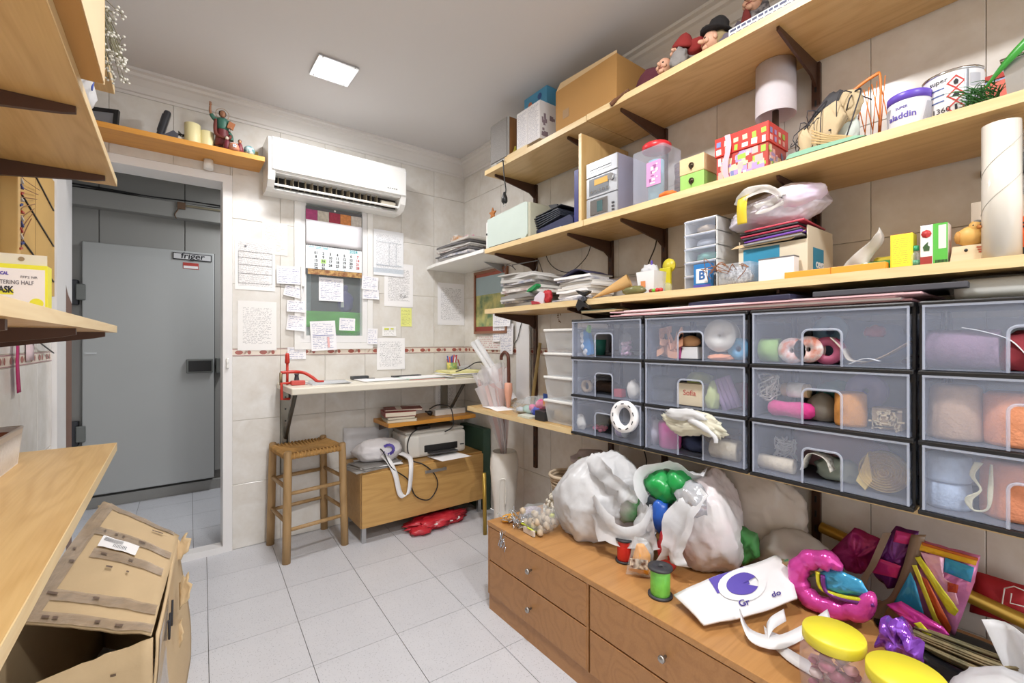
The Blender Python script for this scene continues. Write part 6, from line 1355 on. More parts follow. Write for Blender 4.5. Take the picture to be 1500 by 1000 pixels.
bm = NB(); tube(bm, [(.03 * math.cos(k * math.pi / 12), .012, .21 + .03 * math.sin(k * math.pi / 12)) for k in range(24)], .0011, 5, closed=True); part('halo', bm, GLD, t)
bm = NB(); box(bm, (.036, -.03, .142), (.03, .012, .036), rot=(.1, .3, 0), bev=.001); bk = part('book', bm, C('A8683E', .6), t); bm = NB(); blob(bm, (.034, -.034, .128), (.007, .006, .006), 1, .1, sub=2); part('holding_hand', bm, SK2, t)
bm = NB(); tube(bm, spline([(-.03, -.01, .165), (-.034, -.018, .12), (-.026, -.026, .08), (.02, -.032, .07), (.034, -.02, .09)], 5), .009, 7); part('cloak', bm, C('6A2E24', .5), t)
for i, (px, dy, lab, c1, c2) in enumerate(((331, -.055, 'tiny white faced nativity figurine before the saint statuette', '6E2430', 'D9CBB8'), (350, -.045, 'tiny rose robed figurine beside the saint statuette', '7A2A34', 'B98462'))):
    t = thing('small_figurine', lab, 'figurine', (onL(px), YW - .12 + dy, LZ)); bm = NB(); lathe(bm, [(0, 0), (.018, 0), (.017, .02), (.012, .045), (.009, .052), (.004, .056)], seg=16); part('robe', bm, C(c1, .5), t); bm = NB(); blob(bm, (0, 0, .063), (.008, .008, .01), 1, .02, sub=2, crease=0); part('head', bm, C(c2, .5), t); bm = NB(); blob(bm, (0, .003, .066), (.0095, .008, .01), 1, .1, sub=2); part('hood', bm, C('4A2E2A', .7), t)
t = thing('shell_ornament', 'rosy shell shaped ornament with white flower', 'ornament', (onL(341), YW - .185, LZ)); bm = NB(); lathe(bm, [(0, 0), (.022, 0), (.026, .014), (.02, .035), (.008, .042), (0, .042)], seg=16, wob=lambda a, z: 1 + .06 * math.sin(6 * a)); part('shell', bm, C('C98468', .45), t); bm = NB()
for k in range(5): blob(bm, (.006 * math.cos(k * 1.256), -.026, .02 + .006 * math.sin(k * 1.256)), (.005, .003, .005), 1, 0, sub=1, crease=0)
part('flower', bm, C('D6DCE6', .5), t)
t = thing('glass_globe', 'teal glitter globe ornament beside the air conditioner', 'ornament', (onL(364), YW - .15, LZ)); bm = NB(); blob(bm, (0, 0, .03), (.028, .028, .028), 1, .0, sub=3, crease=0); part('globe', bm, M('teal_globe', '4E8A90', .12, col2='C6DADA', vs=55, coat=.6), t); bm = NB(); cyl(bm, (0, 0, 0), .016, .006, 16); part('foot', bm, C('B9C2BE', .3), t)
bm = NB(); box(bm, (0, 0, .032), (.045, .006, .064), bev=.001); solo('yellow_card', 'small yellow card behind the teal globe', 'card', bm, C('B8A85E', .6), (onL(373), YW - .08, LZ), rot=(-.1, 0, 0))

# ------------------------------------------------------------------ desk corner
DKZ, DKX, DKY = .926, .48, 2.52
t = thing('wall_desk', 'long white laminate wall desk under the notes', 'desk', (0, 0, 0))
part('desktop', bx(DKX, XR - .007, DKY, YW - .001, DKZ - .036, DKZ, .006), M('worn_laminate', 'E2DCCD', .35, var=.06, vs=9), t)
STL = M('desk_steel', '8E8A80', .4, .7)
for x in (.50, 1.56):
    bm = NB(); abx(bm, x, x + .045, YW - .03, YW - .001, .38 if x < 1 else .42, DKZ - .037); part('support_channel', bm, STL, t)
    bm = NB(); tube(bm, [(x + .022, YW - .035, .60), (x + .022, DKY + .12, DKZ - .042)], .011, 6); part('brace', bm, M('brace_dark', '57524A', .5, .4), t)
bm = NB()
for k in range(7): cyl(bm, (.522, YW - .0305, .42 + k * .07), .005, .003, 8, (math.pi / 2, 0, 0))
part('bolt_holes', bm, BLACK, t)['kind'] = 'stuff'
bm = NB(); tube(bm, spline([(.565, YW - .06, DKZ - .04), (.57, YW - .05, .82), (.545, YW - .045, .75), (.535, YW - .04, .66), (.53, YW - .035, .55)], 5), .004, 6); solo('desk_cable', 'dark cable hanging along the desk support', 'cable', bm, BLACK)
def onD(px, py, z=DKZ): return onZ(px, py, z)
# red cork/ribbon press clamped on the desk edge
t = thing('bench_press', 'red clamp-on bench press on the desk end', 'press', (DKX, DKY + .2, DKZ), 0); RP = C('C4382A', .35)
bm = NB(); tube(bm, [(.05, 0, .012), (-.012, 0, .012), (-.012, 0, -.075), (.03, 0, -.075)], .0085, 8); part('clamp_frame', bm, RP, t)
part('clamp_block', bx(.03, .1, -.045, -.005, .001, .026, .004), C('C85048', .4), t); bm = NB(); cyl(bm, (.028, 0, -.075), .006, .036, 10); part('clamp_screw', bm, BLACK, t)
bm = NB(); cyl(bm, (.02, .02, .001), .007, .12, 12); part('post', bm, RP, t); bm = NB(); lathe(bm, [(.008, 0), (.013, .006), (.011, .05), (.008, .058), (0, .06)], (.02, .02, .118), 14); part('knob', bm, RP, t)
bm = NB(); tube(bm, spline([(-.012, .02, .07), (.05, .02, .072), (.1, .0, .066), (.14, -.02, .04), (.165, -.03, .018), (.2, -.03, .014)], 5), [.009] * 20 + [.007] * 6, 8); part('lever', bm, RP, t)
bm = NB(); lathe(bm, [(0, 0), (.024, 0), (.024, .012), (.014, .022), (.010, .05), (.012, .052), (.012, .06), (0, .06)], (.068, .02, .001), 16); part('die', bm, DGREY, t); bm = NB(); cyl(bm, (-.012, .02, .001), .008, .07, 10); part('side_post', bm, C('9A8A6A', .3, metal=.7), t)
sheets('desk_papers', 'loose papers beside the red bench press', 'papers', (.71, DKY + .1, DKZ), 0, .24, .2, 3, [PAPERW, C('C9CCD0', .5), PAPERW], 5, (.0015, .004), .02, yaw=.25)
bm = NB(); box(bm, (0, 0, .012), (.105, .05, .022), bev=.004); box(bm, (.0, -.01, .0235), (.09, .03, .002)); solo('black_calculator', 'black calculator at the back of the desk', 'calculator', bm, C('44474A', .4), (onD(509, 552).x, YW - .09, DKZ), .05)
bm = NB(); box(bm, (0, 0, .005), (.05, .02, .01), rot=(0, 0, -.4), bev=.003); solo('usb_stick', 'small black stick beside the calculator', 'gadget', bm, BLACK, (onD(530, 553).x, YW - .13, DKZ))
bm = NB(); tube(bm, [(-.06, 0, .006), (.06, 0, .006)], .006, 8); v = onD(589, 553); solo('marker_pen', 'dark grey marker pen lying on the desk', 'pen', bm, DGREY, (v.x, v.y + .0, DKZ), -.25)
sheets('white_sheets', 'white sheets spread across the desk', 'papers', (1.12, DKY + .12, DKZ), 0, .42, .2, 3, [PAPERW, PAPERW, C('E4E8E4', .6)], 7, (.0012, .003), .03, yaw=.12)
t = thing('mint_folder', 'mint folder and pens under white sheets on the desk', 'folder', (1.30, DKY + .1, DKZ)); bm = NB(); box(bm, (0, .1, .004), (.28, .18, .006), rot=(0, 0, .08), bev=.001); part('cover', bm, C('C6DCD2', .5), t); part('red_edge', bx(-.13, .12, -.01, -.002, .001, .004), C('C46A62', .5), t); bm = NB(); box(bm, (-.06, .2, .012), (.2, .05, .008), rot=(0, 0, .1)); part('dark_ruler', bm, C('3A3C40', .5), t); bm = NB(); box(bm, (.0, .09, .01), (.26, .14, .001), rot=(.03, -.02, -.1)); part('top_sheet', bm, PAPERW, t)
t, hh = sheets('desk_file_pile', 'pile of files and envelopes on the desk by the corner', 'papers', (1.585, DKY + .03, DKZ), 0, .30, .26, 7, [C('E2DC9E', .6), C('C8CAD0', .6), PAPERW, C('8E9098', .5), C('DCD6B8', .6)], 11, (.004, .01), .018, sag=.002, yaw=.12)
bm = NB(); tube(bm, spline([(1.47, 2.56, DKZ + hh + .003), (1.55, 2.57, DKZ + hh + .02), (1.63, 2.58, DKZ + hh + .055), (1.70, 2.60, DKZ + hh + .058)], 6), .0035, 6); solo('black_tube', 'thin black tube sticking up from the file pile', 'tube', bm, BLACK)
v = onD(662, 545); vx_ = onY(662, 530, 2.86).x
t = thing('pen_mug', 'floral mug full of pens on the desk', 'mug', (vx_, 2.86, DKZ)); bm = NB(); lathe(bm, [(0, .002), (.036, 0), (.039, .09), (.037, .09), (.033, .006), (0, .006)], seg=22); part('cup', bm, M('floral_mug', '6E9A5A', .4, col2='D8C86A', vs=45), t); rd = random.Random(6)
for k in range(11):
    hx = ('4A3A9A', 'C43A34', '3A5AA8', 'E8E6E6', 'C23A3A', '2E4A9A', 'D84A3A', '5A3A8A', 'EDEDED', 'B83030', '3A8A4A')[k]; a = k * .62; bm = NB(); r0 = .02; tube(bm, [(r0 * math.cos(a) * .5, r0 * math.sin(a) * .5, .008), (r0 * 1.8 * math.cos(a), r0 * 1.6 * math.sin(a), .13 + rd.uniform(-.015, .02))], .0048, 7); part('pen', bm, C(hx, .35), t)
t = thing('pen_box', 'small white box with pens beside the floral mug', 'box', (vx_ + .085, 2.87, DKZ)); part('carton', bx(-.035, .06, -.03, .03, 0, .06, .002), C('DADBDF', .5), t); bm = NB(); tube(bm, [(-.01, 0, .055), (-.035, -.01, .11)], .004, 6); part('pen', bm, C('B43A34'), t)
# rolled posters leaning in the corner
for i, (a, b) in enumerate((((690, 500), (775, 605)), ((700, 490), (790, 610)))):
    A = onY(*a, 2.60 - .0 * i); A = Vector((1.665, 2.66 - .05 * i, 1.155 + .015 * i)); Bp = Vector((1.655, 2.22 - .05 * i, Z4 + .03)); d = A - Bp
    bm = NB(); L = d.length; lathe(bm, [(.019, 0), (.019, L), (.015, L), (.015, 0), (.019, 0)], (0, 0, 0), 20, cap=False); o = solo('poster_roll', ('white rolled poster resting against the wall, thinner end up by the corner', 'white rolled poster lying over its twin below the picture')[i], 'poster', bm, C('F0F0F2', .6), Bp, group='rolled posters'); o.rotation_euler = d.to_track_quat('Z', 'Y').to_euler()
# small shelf, books, power strip, printer cabinet
sz = .655
t = thing('under_desk_shelf', 'small honey pine shelf under the desk', 'shelf', (0, 0, 0)); xa = onY(551, 615, 2.72).x; part('board', bx(1.06, 1.70, 2.68, YW - .001, sz - .026, sz, .002), HONEY, t); bm = NB(); prism(bm, [(0, 0), (.2, 0), (.2, -.05)], .01, Matrix.Translation((1.10, 2.72, sz - .027)) @ Matrix.Rotation(math.pi / 2, 4, 'Z')); part('bracket', bm, BRACK, t)
bm = NB(); prism(bm, [(0, 0), (.2, 0), (.2, -.05)], .01, Matrix.Translation((1.62, 2.72, sz - .027)) @ Matrix.Rotation(math.pi / 2, 4, 'Z')); part('bracket', bm, BRACK, t)
def book(label, x, y, z, w, d, h, cover, rz, stripe=None):
    t = thing('ledger_book', label, 'book', (x, y, z), rz, 'books under the desk'); part('pages', bx(-w / 2 + .004, w / 2 - .003, -d / 2 + .003, d / 2 - .003, .0025, h - .0025), C('E6DCC8', .8), t); bm = NB(); abx(bm, -w / 2, w / 2, -d / 2, d / 2, 0, .0025); abx(bm, -w / 2, w / 2, -d / 2, d / 2, h - .0025, h); abx(bm, -w / 2, -w / 2 + .004, -d / 2, d / 2, .0025, h - .0025); part('cover', bm, cover, t)
    if stripe: part('cloth_band', bx(-w * .2, -w * .05, -d / 2 - .0006, d / 2, h, h + .0008), stripe, t)
book('thin cream book at the bottom of the ledgers', 1.17, 2.775, sz, .19, .17, .018, C('CFC6AE', .6), -.15)
book('thin grey book under the red ledger', 1.16, 2.77, sz + .0185, .18, .16, .016, C('8E8676', .6), -.1)
book('thick red ledger with pale page edges', 1.165, 2.775, sz + .035, .2, .16, .03, C('8A2F28', .5), -.2)
book('flat brown red ledger on top of the pile', 1.2, 2.785, sz + .0655, .24, .13, .012, C('80382E', .5), -.3, C('D9CDBE', .6))
t = thing('power_strip', 'white power strip with black plug on the pine shelf', 'power strip', (1.55, 2.80, sz)); part('body', bx(-.12, .12, -.03, .03, 0, .04, .004), WHITE, t); bm = NB(); lathe(bm, [(.016, 0), (.017, .02), (.008, .03), (.005, .05), (0, .05)], (-.145, -.02, .02), 12, (0, -1.2, 0)); part('plug', bm, BLACK, t); bm = NB(); tube(bm, spline([(-.16, -.02, .05), (-.12, -.06, .08), (-.06, -.12, .07), (-.05, -.15, .0), (-.06, -.16, -.06), (-.12, -.165, -.085)], 6), .004, 6); part('cord', bm, BLACK, t)
# cabinet
KX0, KX1, KY, KZ = .855, 1.69, 2.565, .412
t = thing('low_cabinet', 'low oak flap cabinet on steel legs under the desk', 'cabinet', ((KX0 + KX1) / 2, KY, 0)); W2 = (KX1 - KX0) / 2
part('carcass', bx(-W2, W2, .019, .37, .085, KZ, .002), wood('cabinet_oak', 'C9A064', 'A67C42', 0), t); d = part('flap_door', bx(-W2 + .002, W2 - .002, 0, .018, .09, KZ - .012, .002), wood('cabinet_door_oak', 'D0A768', 'AA7F45', 0), t)
xh = (onY(637, 690, KY).x) - (KX0 + KX1) / 2; bm = NB(); abx(bm, xh - .075, xh + .075, -.022, -.014, .345, .363, .002); abx(bm, xh - .07, xh - .06, -.014, 0, .348, .36); abx(bm, xh + .06, xh + .07, -.014, 0, .348, .36); part('handle', bm, STEEL, d)
for x in (-W2 + .02, W2 - .02):
    for y in (.03, .34): bm = NB(); abx(bm, x - .012, x + .012, y - .012, y + .012, 0, .085); part('leg', bm, STEEL, t)
# printer
t = thing('inkjet_printer', 'white and grey inkjet printer on the low cabinet', 'printer', (1.385, 2.66, KZ + .004), -.05); GP = C('D8D6D0', .4)
bm = NB(); abx(bm, -.215, .215, 0, .26, .0, .15, .018); part('body', bm, GP, t); part('scanner_lid', bx(-.21, .21, .02, .255, .15, .168, .006), C('B2AEA6', .45), t)
part('feed_opening', bx(-.09, .15, -.004, .03, .03, .075, .004), BLACK, t); part('output_tray', bx(-.07, .13, -.055, .0, .022, .03, .003), C('4A4A4C', .4), t); bm = NB(); box(bm, (.04, -.1, .008), (.21, .2, .001), rot=(-.06, 0, .06)); part('printed_page', bm, PAPERW, t); bm = NB(); abx(bm, -.16, -.13, -.003, .0, .1, .108, .001); abx(bm, -.155, -.135, -.003, .0, .085, .092, .001); part('button', bm, DGREY, t); part('side_panel', bx(-.219, -.12, -.006, .25, .004, .146, .012), C('E6E4DE', .4), t); bm = NB(); abx(bm, .17, .2, -.003, 0, .05, .056); part('badge', bm, DGREY, t)
bm = NB(); abx(bm, -.05, .05, -.02, .02, 0, .022, .004); solo('power_adapter', 'black power adapter on the printer lid', 'adapter', bm, BLACK, (1.32, 2.74, KZ + .004 + .169), .1)
bm = NB(); tube(bm, spline([(1.30, 2.75, .59), (1.20, 2.66, .575), (1.17, 2.645, .5), (1.18, 2.60, .43), (1.24, 2.56, .40), (1.31, 2.548, .33), (1.33, 2.548, .25), (1.27, 2.546, .18), (1.18, 2.547, .22), (1.13, 2.548, .33), (1.03, 2.556, .418), (1.0, 2.6, .5), (.99, 2.63, .52)], 7), .0038, 6); solo('printer_cable', 'black cable trailing from printer over cabinet door', 'cable', bm, BLACK)
# papers + tote on the cabinet
sheets('brochure_pile', 'grey brochures fanned on the low cabinet', 'papers', (.98, 2.575, KZ + .0006), 0, .28, .22, 5, MAGS[:4] + [PAPERW], 13, (.002, .005), .04, yaw=.4)
t = thing('small_tote', 'white plastic tote with violet logo slumped on the cabinet', 'bag', (1.02, 2.73, KZ + .022)); bm = NB(); sackmesh(bm, (0, 0, .06), (.15, .11, .078), 51, 36, 4, -.76); part('sack', bm, C('E6E4E8', .4), t)
bm = NB(); P = spline([(-.02, -.1, .05), (-.0, -.16, .02), (.03, -.185, -.06), (.055, -.187, -.17), (.085, -.19, -.2), (.115, -.187, -.17), (.13, -.183, -.05), (.14, -.14, .015), (.1, -.09, .04)], 6); n = len(P) - 1; grid(bm, n, 1, lambda u, v: P[int(round(u * n))] + Vector(((v - .5) * .028 * (1 if True else 0), 0, (v - .5) * .012))); part('strap', bm, C('EEEEF0', .45), t).modifiers.new('s', 'SOLIDIFY').thickness = .0015
bm = NB()
for a in range(11): q = -2.4 + a * .45; box(bm, (.02 + .032 * math.cos(q), -.098 - .004 * math.cos(q), .075 + .028 * math.sin(q)), (.016, .004, .018), rot=(-.5, -q, 0))
part('logo', bm, INKP, t)
bm = NB(); grid(bm, 6, 4, lambda u, v: (.86 + u * .3, 2.925 - .004 * math.sin(u * 5), .414 + v * .2 * (1 - .1 * u))); solo('white_plastic_sheet', 'white plastic sheet propped behind the tote', 'sheet', bm, C('DCDCE0', .4)).modifiers.new('s', 'SOLIDIFY').thickness = .001
# red bag under the cabinet
t = thing('red_bag', 'red plastic bag with white print crumpled under the cabinet', 'bag', (1.30, 2.58, .0)); bm = NB(); blob(bm, (.05, .0, .028), (.2, .09, .032), 61, .25, 2, 4, .3, 4, flat=-.8); blob(bm, (-.1, -.075, .02), (.07, .05, .02), 63, .3, 2, 3, .3, 4, flat=-.8); part('sack', bm, M('red_polythene', 'B8202E', .35, col2='C43240', vs=14, bump=.3, bs=40), t); bm = NB(); rd = random.Random(3)
for k in range(9): box(bm, (rd.uniform(-.02, .16), rd.uniform(-.085, -.06), .028 + rd.uniform(-.01, .012)), (.02, .012, .004), rot=(.8, rd.uniform(-.5, .5), rd.uniform(-.5, .5)))
part('print', bm, PAPERW, t)
# stool with woven rush seat
fl_, fr_, bl_, br_ = onZ(419.5, 825, 0), onZ(505, 797, 0), onZ(396, 797, 0), onZ(475, 774, 0)
t = thing('rush_stool', 'rustic wooden stool with woven rush seat', 'stool', (0, 0, 0)); SZ = .565
cs = [fl_, fr_, br_, bl_]; rl = .021
c0 = sum(cs, Vector()) / 4; tops = [c0 + (c - c0) * .93 for c in cs]
for c, tp in zip(cs, tops):
    bm = NB(); A = Vector((c.x, c.y, 0)); Bq = Vector((tp.x, tp.y, SZ + .022)); tube(bm, [A, A.lerp(Bq, .3), A.lerp(Bq, .7), A.lerp(Bq, .985), Bq], [rl, rl * 1.03, rl, rl * .95, rl * .7], 12); part('leg', bm, STOOLW, t)
def lp(i, z): f = z / (SZ + .022); c, tp = cs[i], tops[i]; return Vector((c.x + (tp.x - c.x) * f, c.y + (tp.y - c.y) * f, z))
for (i, j), zs_ in (((0, 1), (.17, .36)), ((3, 2), (.20, .38)), ((0, 3), (.21, .39)), ((1, 2), (.21, .39))):
    for z in zs_: bm = NB(); A, Bq = lp(i, z), lp(j, z); tube(bm, [A, A.lerp(Bq, .5), Bq], [.010, .0115, .010], 8); part('stretcher', bm, STOOLW, t)
RUSH = M('rush_weave', 'B98E52', .75, var=.25, vs=25, bump=.5, bs=70)
st_ = [lp(i, SZ - .01) for i in range(4)]
for (i, j) in ((0, 1), (1, 2), (2, 3), (3, 0)): bm = NB(); tube(bm, [st_[i], st_[j]], .015, 8); part('seat_rail', bm, RUSH, t)
cen = sum(st_, Vector()) / 4 + Vector((0, 0, -.006)); wv = NB()
for (i, j) in ((0, 1), (1, 2), (2, 3), (3, 0)):
    A, Bq = st_[i], st_[j]; n = 15
    for k in range(n):
        s_ = (k + .5) / n; p0 = A.lerp(Bq, s_) + Vector((0, 0, .015)); f = min(s_, 1 - s_) * 2; p1 = p0.lerp(cen + (A.lerp(Bq, s_) - (A + Bq) / 2) * .0 + Vector((0, 0, .010)), f * .98)
        dv = (cen - (A + Bq) / 2).normalized(); p1 = p0 + dv * ((cen - (A + Bq) / 2).length * f); p1.z = SZ - .004 - .006 * f
        e = (p0 - dv * .012); tube(wv, [e + Vector((0, 0, -.028)), e + Vector((0, 0, -.002)), p0 + Vector((0, 0, .003)), (p0 + p1) / 2 + Vector((0, 0, .0)), p1], .0055, 5)
o = part('rush_strands', wv, RUSH, t); o['kind'] = 'stuff'
bm = NB(); q = [v_ + Vector((0, 0, -.004)) for v_ in st_]; A = [bm.verts.new(v_) for v_ in q]; Bv = [bm.verts.new(v_ + Vector((0, 0, .012))) for v_ in q]; bm.faces.new(A[::-1]); bm.faces.new(Bv)
for k in range(4): bm.faces.new((A[k], A[(k + 1) % 4], Bv[(k + 1) % 4], Bv[k]))
part('seat_pad', bm, RUSH, t)
# green crate beside the cabinet, gold pole, vase with flower sleeves
bm = NB(); abx(bm, 1.70, 1.76, 2.58, 2.9, 0, .56, .004); solo('green_board', 'dark green board standing between cabinet and wall', 'board', bm, C('3E5A4C', .6))
bm = NB(); a = onZ(714, 768, 0); tube(bm, [Vector((1.50, 2.26, .0)), Vector((1.52, 2.30, .36))], .012, 10); solo('gold_pole', 'short gold painted pole leaning beside the white vase', 'pole', bm, C('A88A3A', .35, metal=.5))
t = thing('floor_vase', 'tall white ceramic floor vase beside the chest', 'vase', (1.60, 2.20, 0)); bm = NB(); lathe(bm, [(0, 0), (.07, 0), (.072, .02), (.062, .10), (.063, .17), (.078, .30), (.086, .40), (.084, .46), (.074, .50), (.071, .503), (.068, .50), (.074, .42), (.06, .2), (0, .03)], seg=28); part('body', bm, C('ECE9E2', .3), t); bm = NB(); tube(bm, spline([(-.07, -.045, .12), (-.074, -.05, .22), (-.073, -.055, .34), (-.06, -.07, .36), (-.045, -.078, .34), (-.046, -.076, .2)], 5), .004, 6); part('relief', bm, C('ECE9E2', .3), t)
t = thing('flower_sleeves', 'bunch of clear flower sleeves standing in the vase', 'wrapping', (1.60, 2.20, .47)); rd = random.Random(5)
for k in range(9):
    a = k * .7 + .3; sp_ = rd.uniform(.05, .12); H2 = rd.uniform(.42, .56); bm = NB(); ph = rd.uniform(0, 6)
    dx, dy = math.cos(a) * sp_ - .07, math.sin(a) * sp_ + .02; w_ = rd.uniform(.09, .14)
    grid(bm, 8, 8, lambda u, v: (dx * v ** 1.3 + (u - .5) * math.cos(a + 1.57) * (.03 + w_ * v) + .012 * math.sin(u * 11 + ph) * (.3 + v), dy * v ** 1.3 + (u - .5) * math.sin(a + 1.57) * (.03 + w_ * v) + .012 * math.cos(u * 9 + ph) * (.3 + v), v * H2 + .02 * math.sin(u * 7 + ph) * v)); part('sleeve', bm, M('sleeve_film' if k % 3 else 'sleeve_film_pink', 'E6E2E4' if k % 3 else 'E8C9C4', .15, var=0, bump=.4, bs=30, transp=.45), t)
t = thing('crook_umbrella', 'folded umbrella with brown wooden crook handle', 'umbrella', (0, 0, 0)); c = Vector((1.545, 2.09, 0)); bm = NB(); tube(bm, spline([c + Vector((0, .065, 1.06)), c + Vector((0, .06, 1.085)), c + Vector((0, .03, 1.105)), c + Vector((0, 0, 1.09)), c + Vector((0, -.008, 1.05)), c + Vector((.002, -.008, .93))], 6), .010, 10); part('crook_handle', bm, C('5A2E20', .3), t); bm = NB(); lathe(bm, [(0, 0), (.01, .01), (.022, .1), (.02, .145), (.006, .15)], (c.x, c.y - .006, Z4 + .001), 14, wob=lambda a_, z: 1 + .15 * math.sin(5 * a_)); part('canopy', bm, C('D8A08A', .5), t)
# picture and notes on the right wall by the corner
xw = XR - .008
def noteR(label, px0, py0, px1, py1, mat, x=None, name='paper_sheet', cat='paper'):
    x = xw - .001 if x is None else x; a, b = onX(px0, 500, x), onX(px1, 500, x); mid = (px0 + px1) / 2; za, zb = onX(mid, py0, x).z, onX(mid, py1, x).z; w = a.y - b.y; h = za - zb; bm = NB()
    grid(bm, 4, 6, lambda u, v: ((u - .5) * w, -.0005 - .006 * (1 - v) ** 3 * u, (v - .5) * h)); return solo(name, label, cat, bm, mat, (x, (a.y + b.y) / 2, (za + zb) / 2), RW, 'papers on the right wall')
a, b = onX(697, 400, xw), onX(745, 400, xw); za, zb = onX(698, 400, xw).z, onX(698, 489, xw).z
t = thing('framed_picture', 'framed landscape print on the wall behind the magazines', 'picture', (xw - .001, (a.y + b.y) / 2, zb), RW); w, h = (a.y - b.y) / 2, za - zb
bm = NB(); ring(bm, (-w, w, 0, h), (-w + .018, w - .018, .018, h - .018), -.018, 0); part('frame', bm, C('8E6048', .45), t); part('print', bx(-w + .018, w - .018, -.008, -.004, .018, h - .018), M('landscape', '5E7E5A', .5, col2='C8C27A', vs=11), t); part('sky_band', bx(-w + .018, w - .018, -.0092, -.008, h * .62, h - .04), C('9FB4BC', .5), t); part('red_band', bx(-w + .018, w - .018, -.0092, -.008, h - .04, h - .018), C('A85A4A', .5), t); part('foot_band', bx(-w + .018, w - .018, -.0092, -.008, .018, .05), C('8E3A2E', .5), t)
noteR('handwritten note on the wall below the picture, longer one', 733, 474, 752, 518, PWH, xw - .012)
noteR('handwritten note pinned half over the framed picture', 722, 458, 748, 478, PWH, xw - .021)
noteR('narrow handwritten slip beside the picture corner', 722, 476, 733, 500, PWH, xw - .011)
noteR('printed card with red script below the framed picture', 699, 490, 736, 512, paper('red_script', 'E8E4E2', 'B04A4A', .014, .55, .1, 60), xw - .0015)
bm = NB(); y0_, y1_ = onX(757, 500, 1.74).y, onX(776, 500, 1.74).y; abx(bm, 1.735, 1.748, y1_, y0_, Z4 + .001, 1.318, .002); solo('white_board_strip', 'tall white board standing against the wall beside the upright', 'board', bm, C('EDEEF2', .4))
bm = NB(); y2 = onX(783, 500, 1.72).y; tube(bm, [Vector((1.715, y2 + .02, Z4 + .012)), Vector((1.738, y2 - .03, 1.16))], .010, 8); solo('bamboo_cane', 'beige cane leaning beside the brown upright', 'cane', bm, C('B9A878', .6))
bm = NB(); tube(bm, spline([onX(px, py, 1.73) for px, py in ((767, 462), (762, 480), (758, 496), (753, 503))], 5), .0025, 6); solo('wall_cable', 'short black cable in front of the tall white board', 'cable', bm, BLACK)
bm = NB(); rd = random.Random(2); c = onX(819, 465, XR - .0075)
for k in range(16): box(bm, (c.x, c.y + rd.uniform(-.014, .014), c.z + rd.uniform(-.03, .03)), (.001, rd.uniform(.003, .008), rd.uniform(.004, .01)), rot=(rd.uniform(0, 3), 0, 0))
solo('wall_scar', 'brown flaked patch on the wall above the clear tubs', 'stain', bm, C('7A5A40', .9))
# things on the counter board
bm = NB(); v = onZ(722, 600, Z4); grid(bm, 6, 4, lambda u, v_: ((u - .5) * .2, v_ * .12, .002 + .004 * math.sin(u * 4))); solo('white_leaflets', 'white leaflets on the counter board end', 'paper', bm, PAPERW, (1.44, 2.12, Z4), RW - .1).modifiers.new('s', 'SOLIDIFY').thickness = .0015
t = thing('toy_bag', 'clear bag of colourful craft bits on the counter board', 'bag', (1.46, 1.80, Z4), RW + .05); bm = NB(); blob(bm, (0, .05, .05), (.16, .06, .05), 71, .2, 2, 4, .15, 4, flat=-.9, fn=lambda q: Vector((q.x, q.y, q.z + .45 * q.x))); part('pouch', bm, CELLO, t); rd = random.Random(7)
for hx, c, s in (('D8307A', (.065, .04, .062), (.036, .03, .032)), ('2E44B8', (.045, .02, .03), (.032, .022, .024)), ('B9D8CE', (-.03, .04, .028), (.045, .03, .022)), ('E87AA8', (.015, .02, .045), (.022, .018, .018)), ('D0D8E0', (-.09, .04, .02), (.04, .03, .016))):
    bm = NB(); blob(bm, c, s, int(c[0] * 999), .25, 3, 3, .15, 6); part('craft_bits', bm, C(hx, .5), t)
bm = NB(); box(bm, (.115, .015, .11), (.03, .004, .034), bev=.001); part('label', bm, C('2E4A8E', .4), t); part('label_foot', bx(.1, .13, .013, .017, .065, .09), C('D88A4A', .4), t)
bm = NB(); abx(bm, -.035, .035, 0, .07, 0, .048, .002); solo('black_box', 'small black box beside the stacked tubs', 'box', bm, C('2A2A2C', .5), (1.425, onX(790, 600, 1.425).y, Z4), RW)
bm = NB(); abx(bm, -.05, .05, 0, .06, 0, .006, .001); abx(bm, -.049, .051, .002, .061, .0065, .012, .001); solo('notepad', 'small pale notepad on the counter edge', 'notepad', bm, C('CFD2C4', .6), (1.412, onX(766, 606, 1.412).y, Z4), RW - .06)
bm = NB(); lathe(bm, [(0, 0), (.02, 0), (.024, .05), (.014, .07), (.008, .09), (0, .095)], seg=14); solo('clear_bottle', 'small clear bottle behind the craft bag', 'bottle', bm, CLEARP, (1.62, onX(789, 560, 1.62).y, Z4))

# ------------------------------------------------------------------ left wall shelves
LX = -.155
def left_shelf(label, zt, th, y0=-.6, y1=2.0, ys=(1.896, 1.377, .86)):
    t = thing('wall_shelf', label, 'shelf'); x0 = XL + .003
    bm = NB(); box(bm, (0, 0, 0), (LX - x0 - .002, y1 - y0 - .002, th)); part('board', bm, OAK, t, loc=((x0 + LX) / 2 - .001, (y0 + y1) / 2, zt - th / 2))
    bm = NB(); box(bm, (0, 0, 0), (.0018, y1 - y0, th + .0006)); part('edge_band', bm, EDGE, t, loc=(LX - .0008, (y0 + y1) / 2, zt - th / 2))
    bm = NB(); box(bm, (0, 0, 0), (LX - x0, .0016, th + .0004)); part('end_band', bm, EDGEX, t, loc=((x0 + LX) / 2, y1, zt - th / 2))
    for y in ys:
        bm = NB(); x = LX - .02; L = x - x0
        prism(bm, [(0, 0), (0, -.014), (-L * .1, -.02), (-L, -.05), (-L, 0)], .012, Matrix.Translation((x, y - .006, zt - th - .0005))); part('bracket', bm, BRACK, t)
    return t
ZL1, ZL2, ZL3, ZL4 = .829, 1.221, 1.712, 1.99
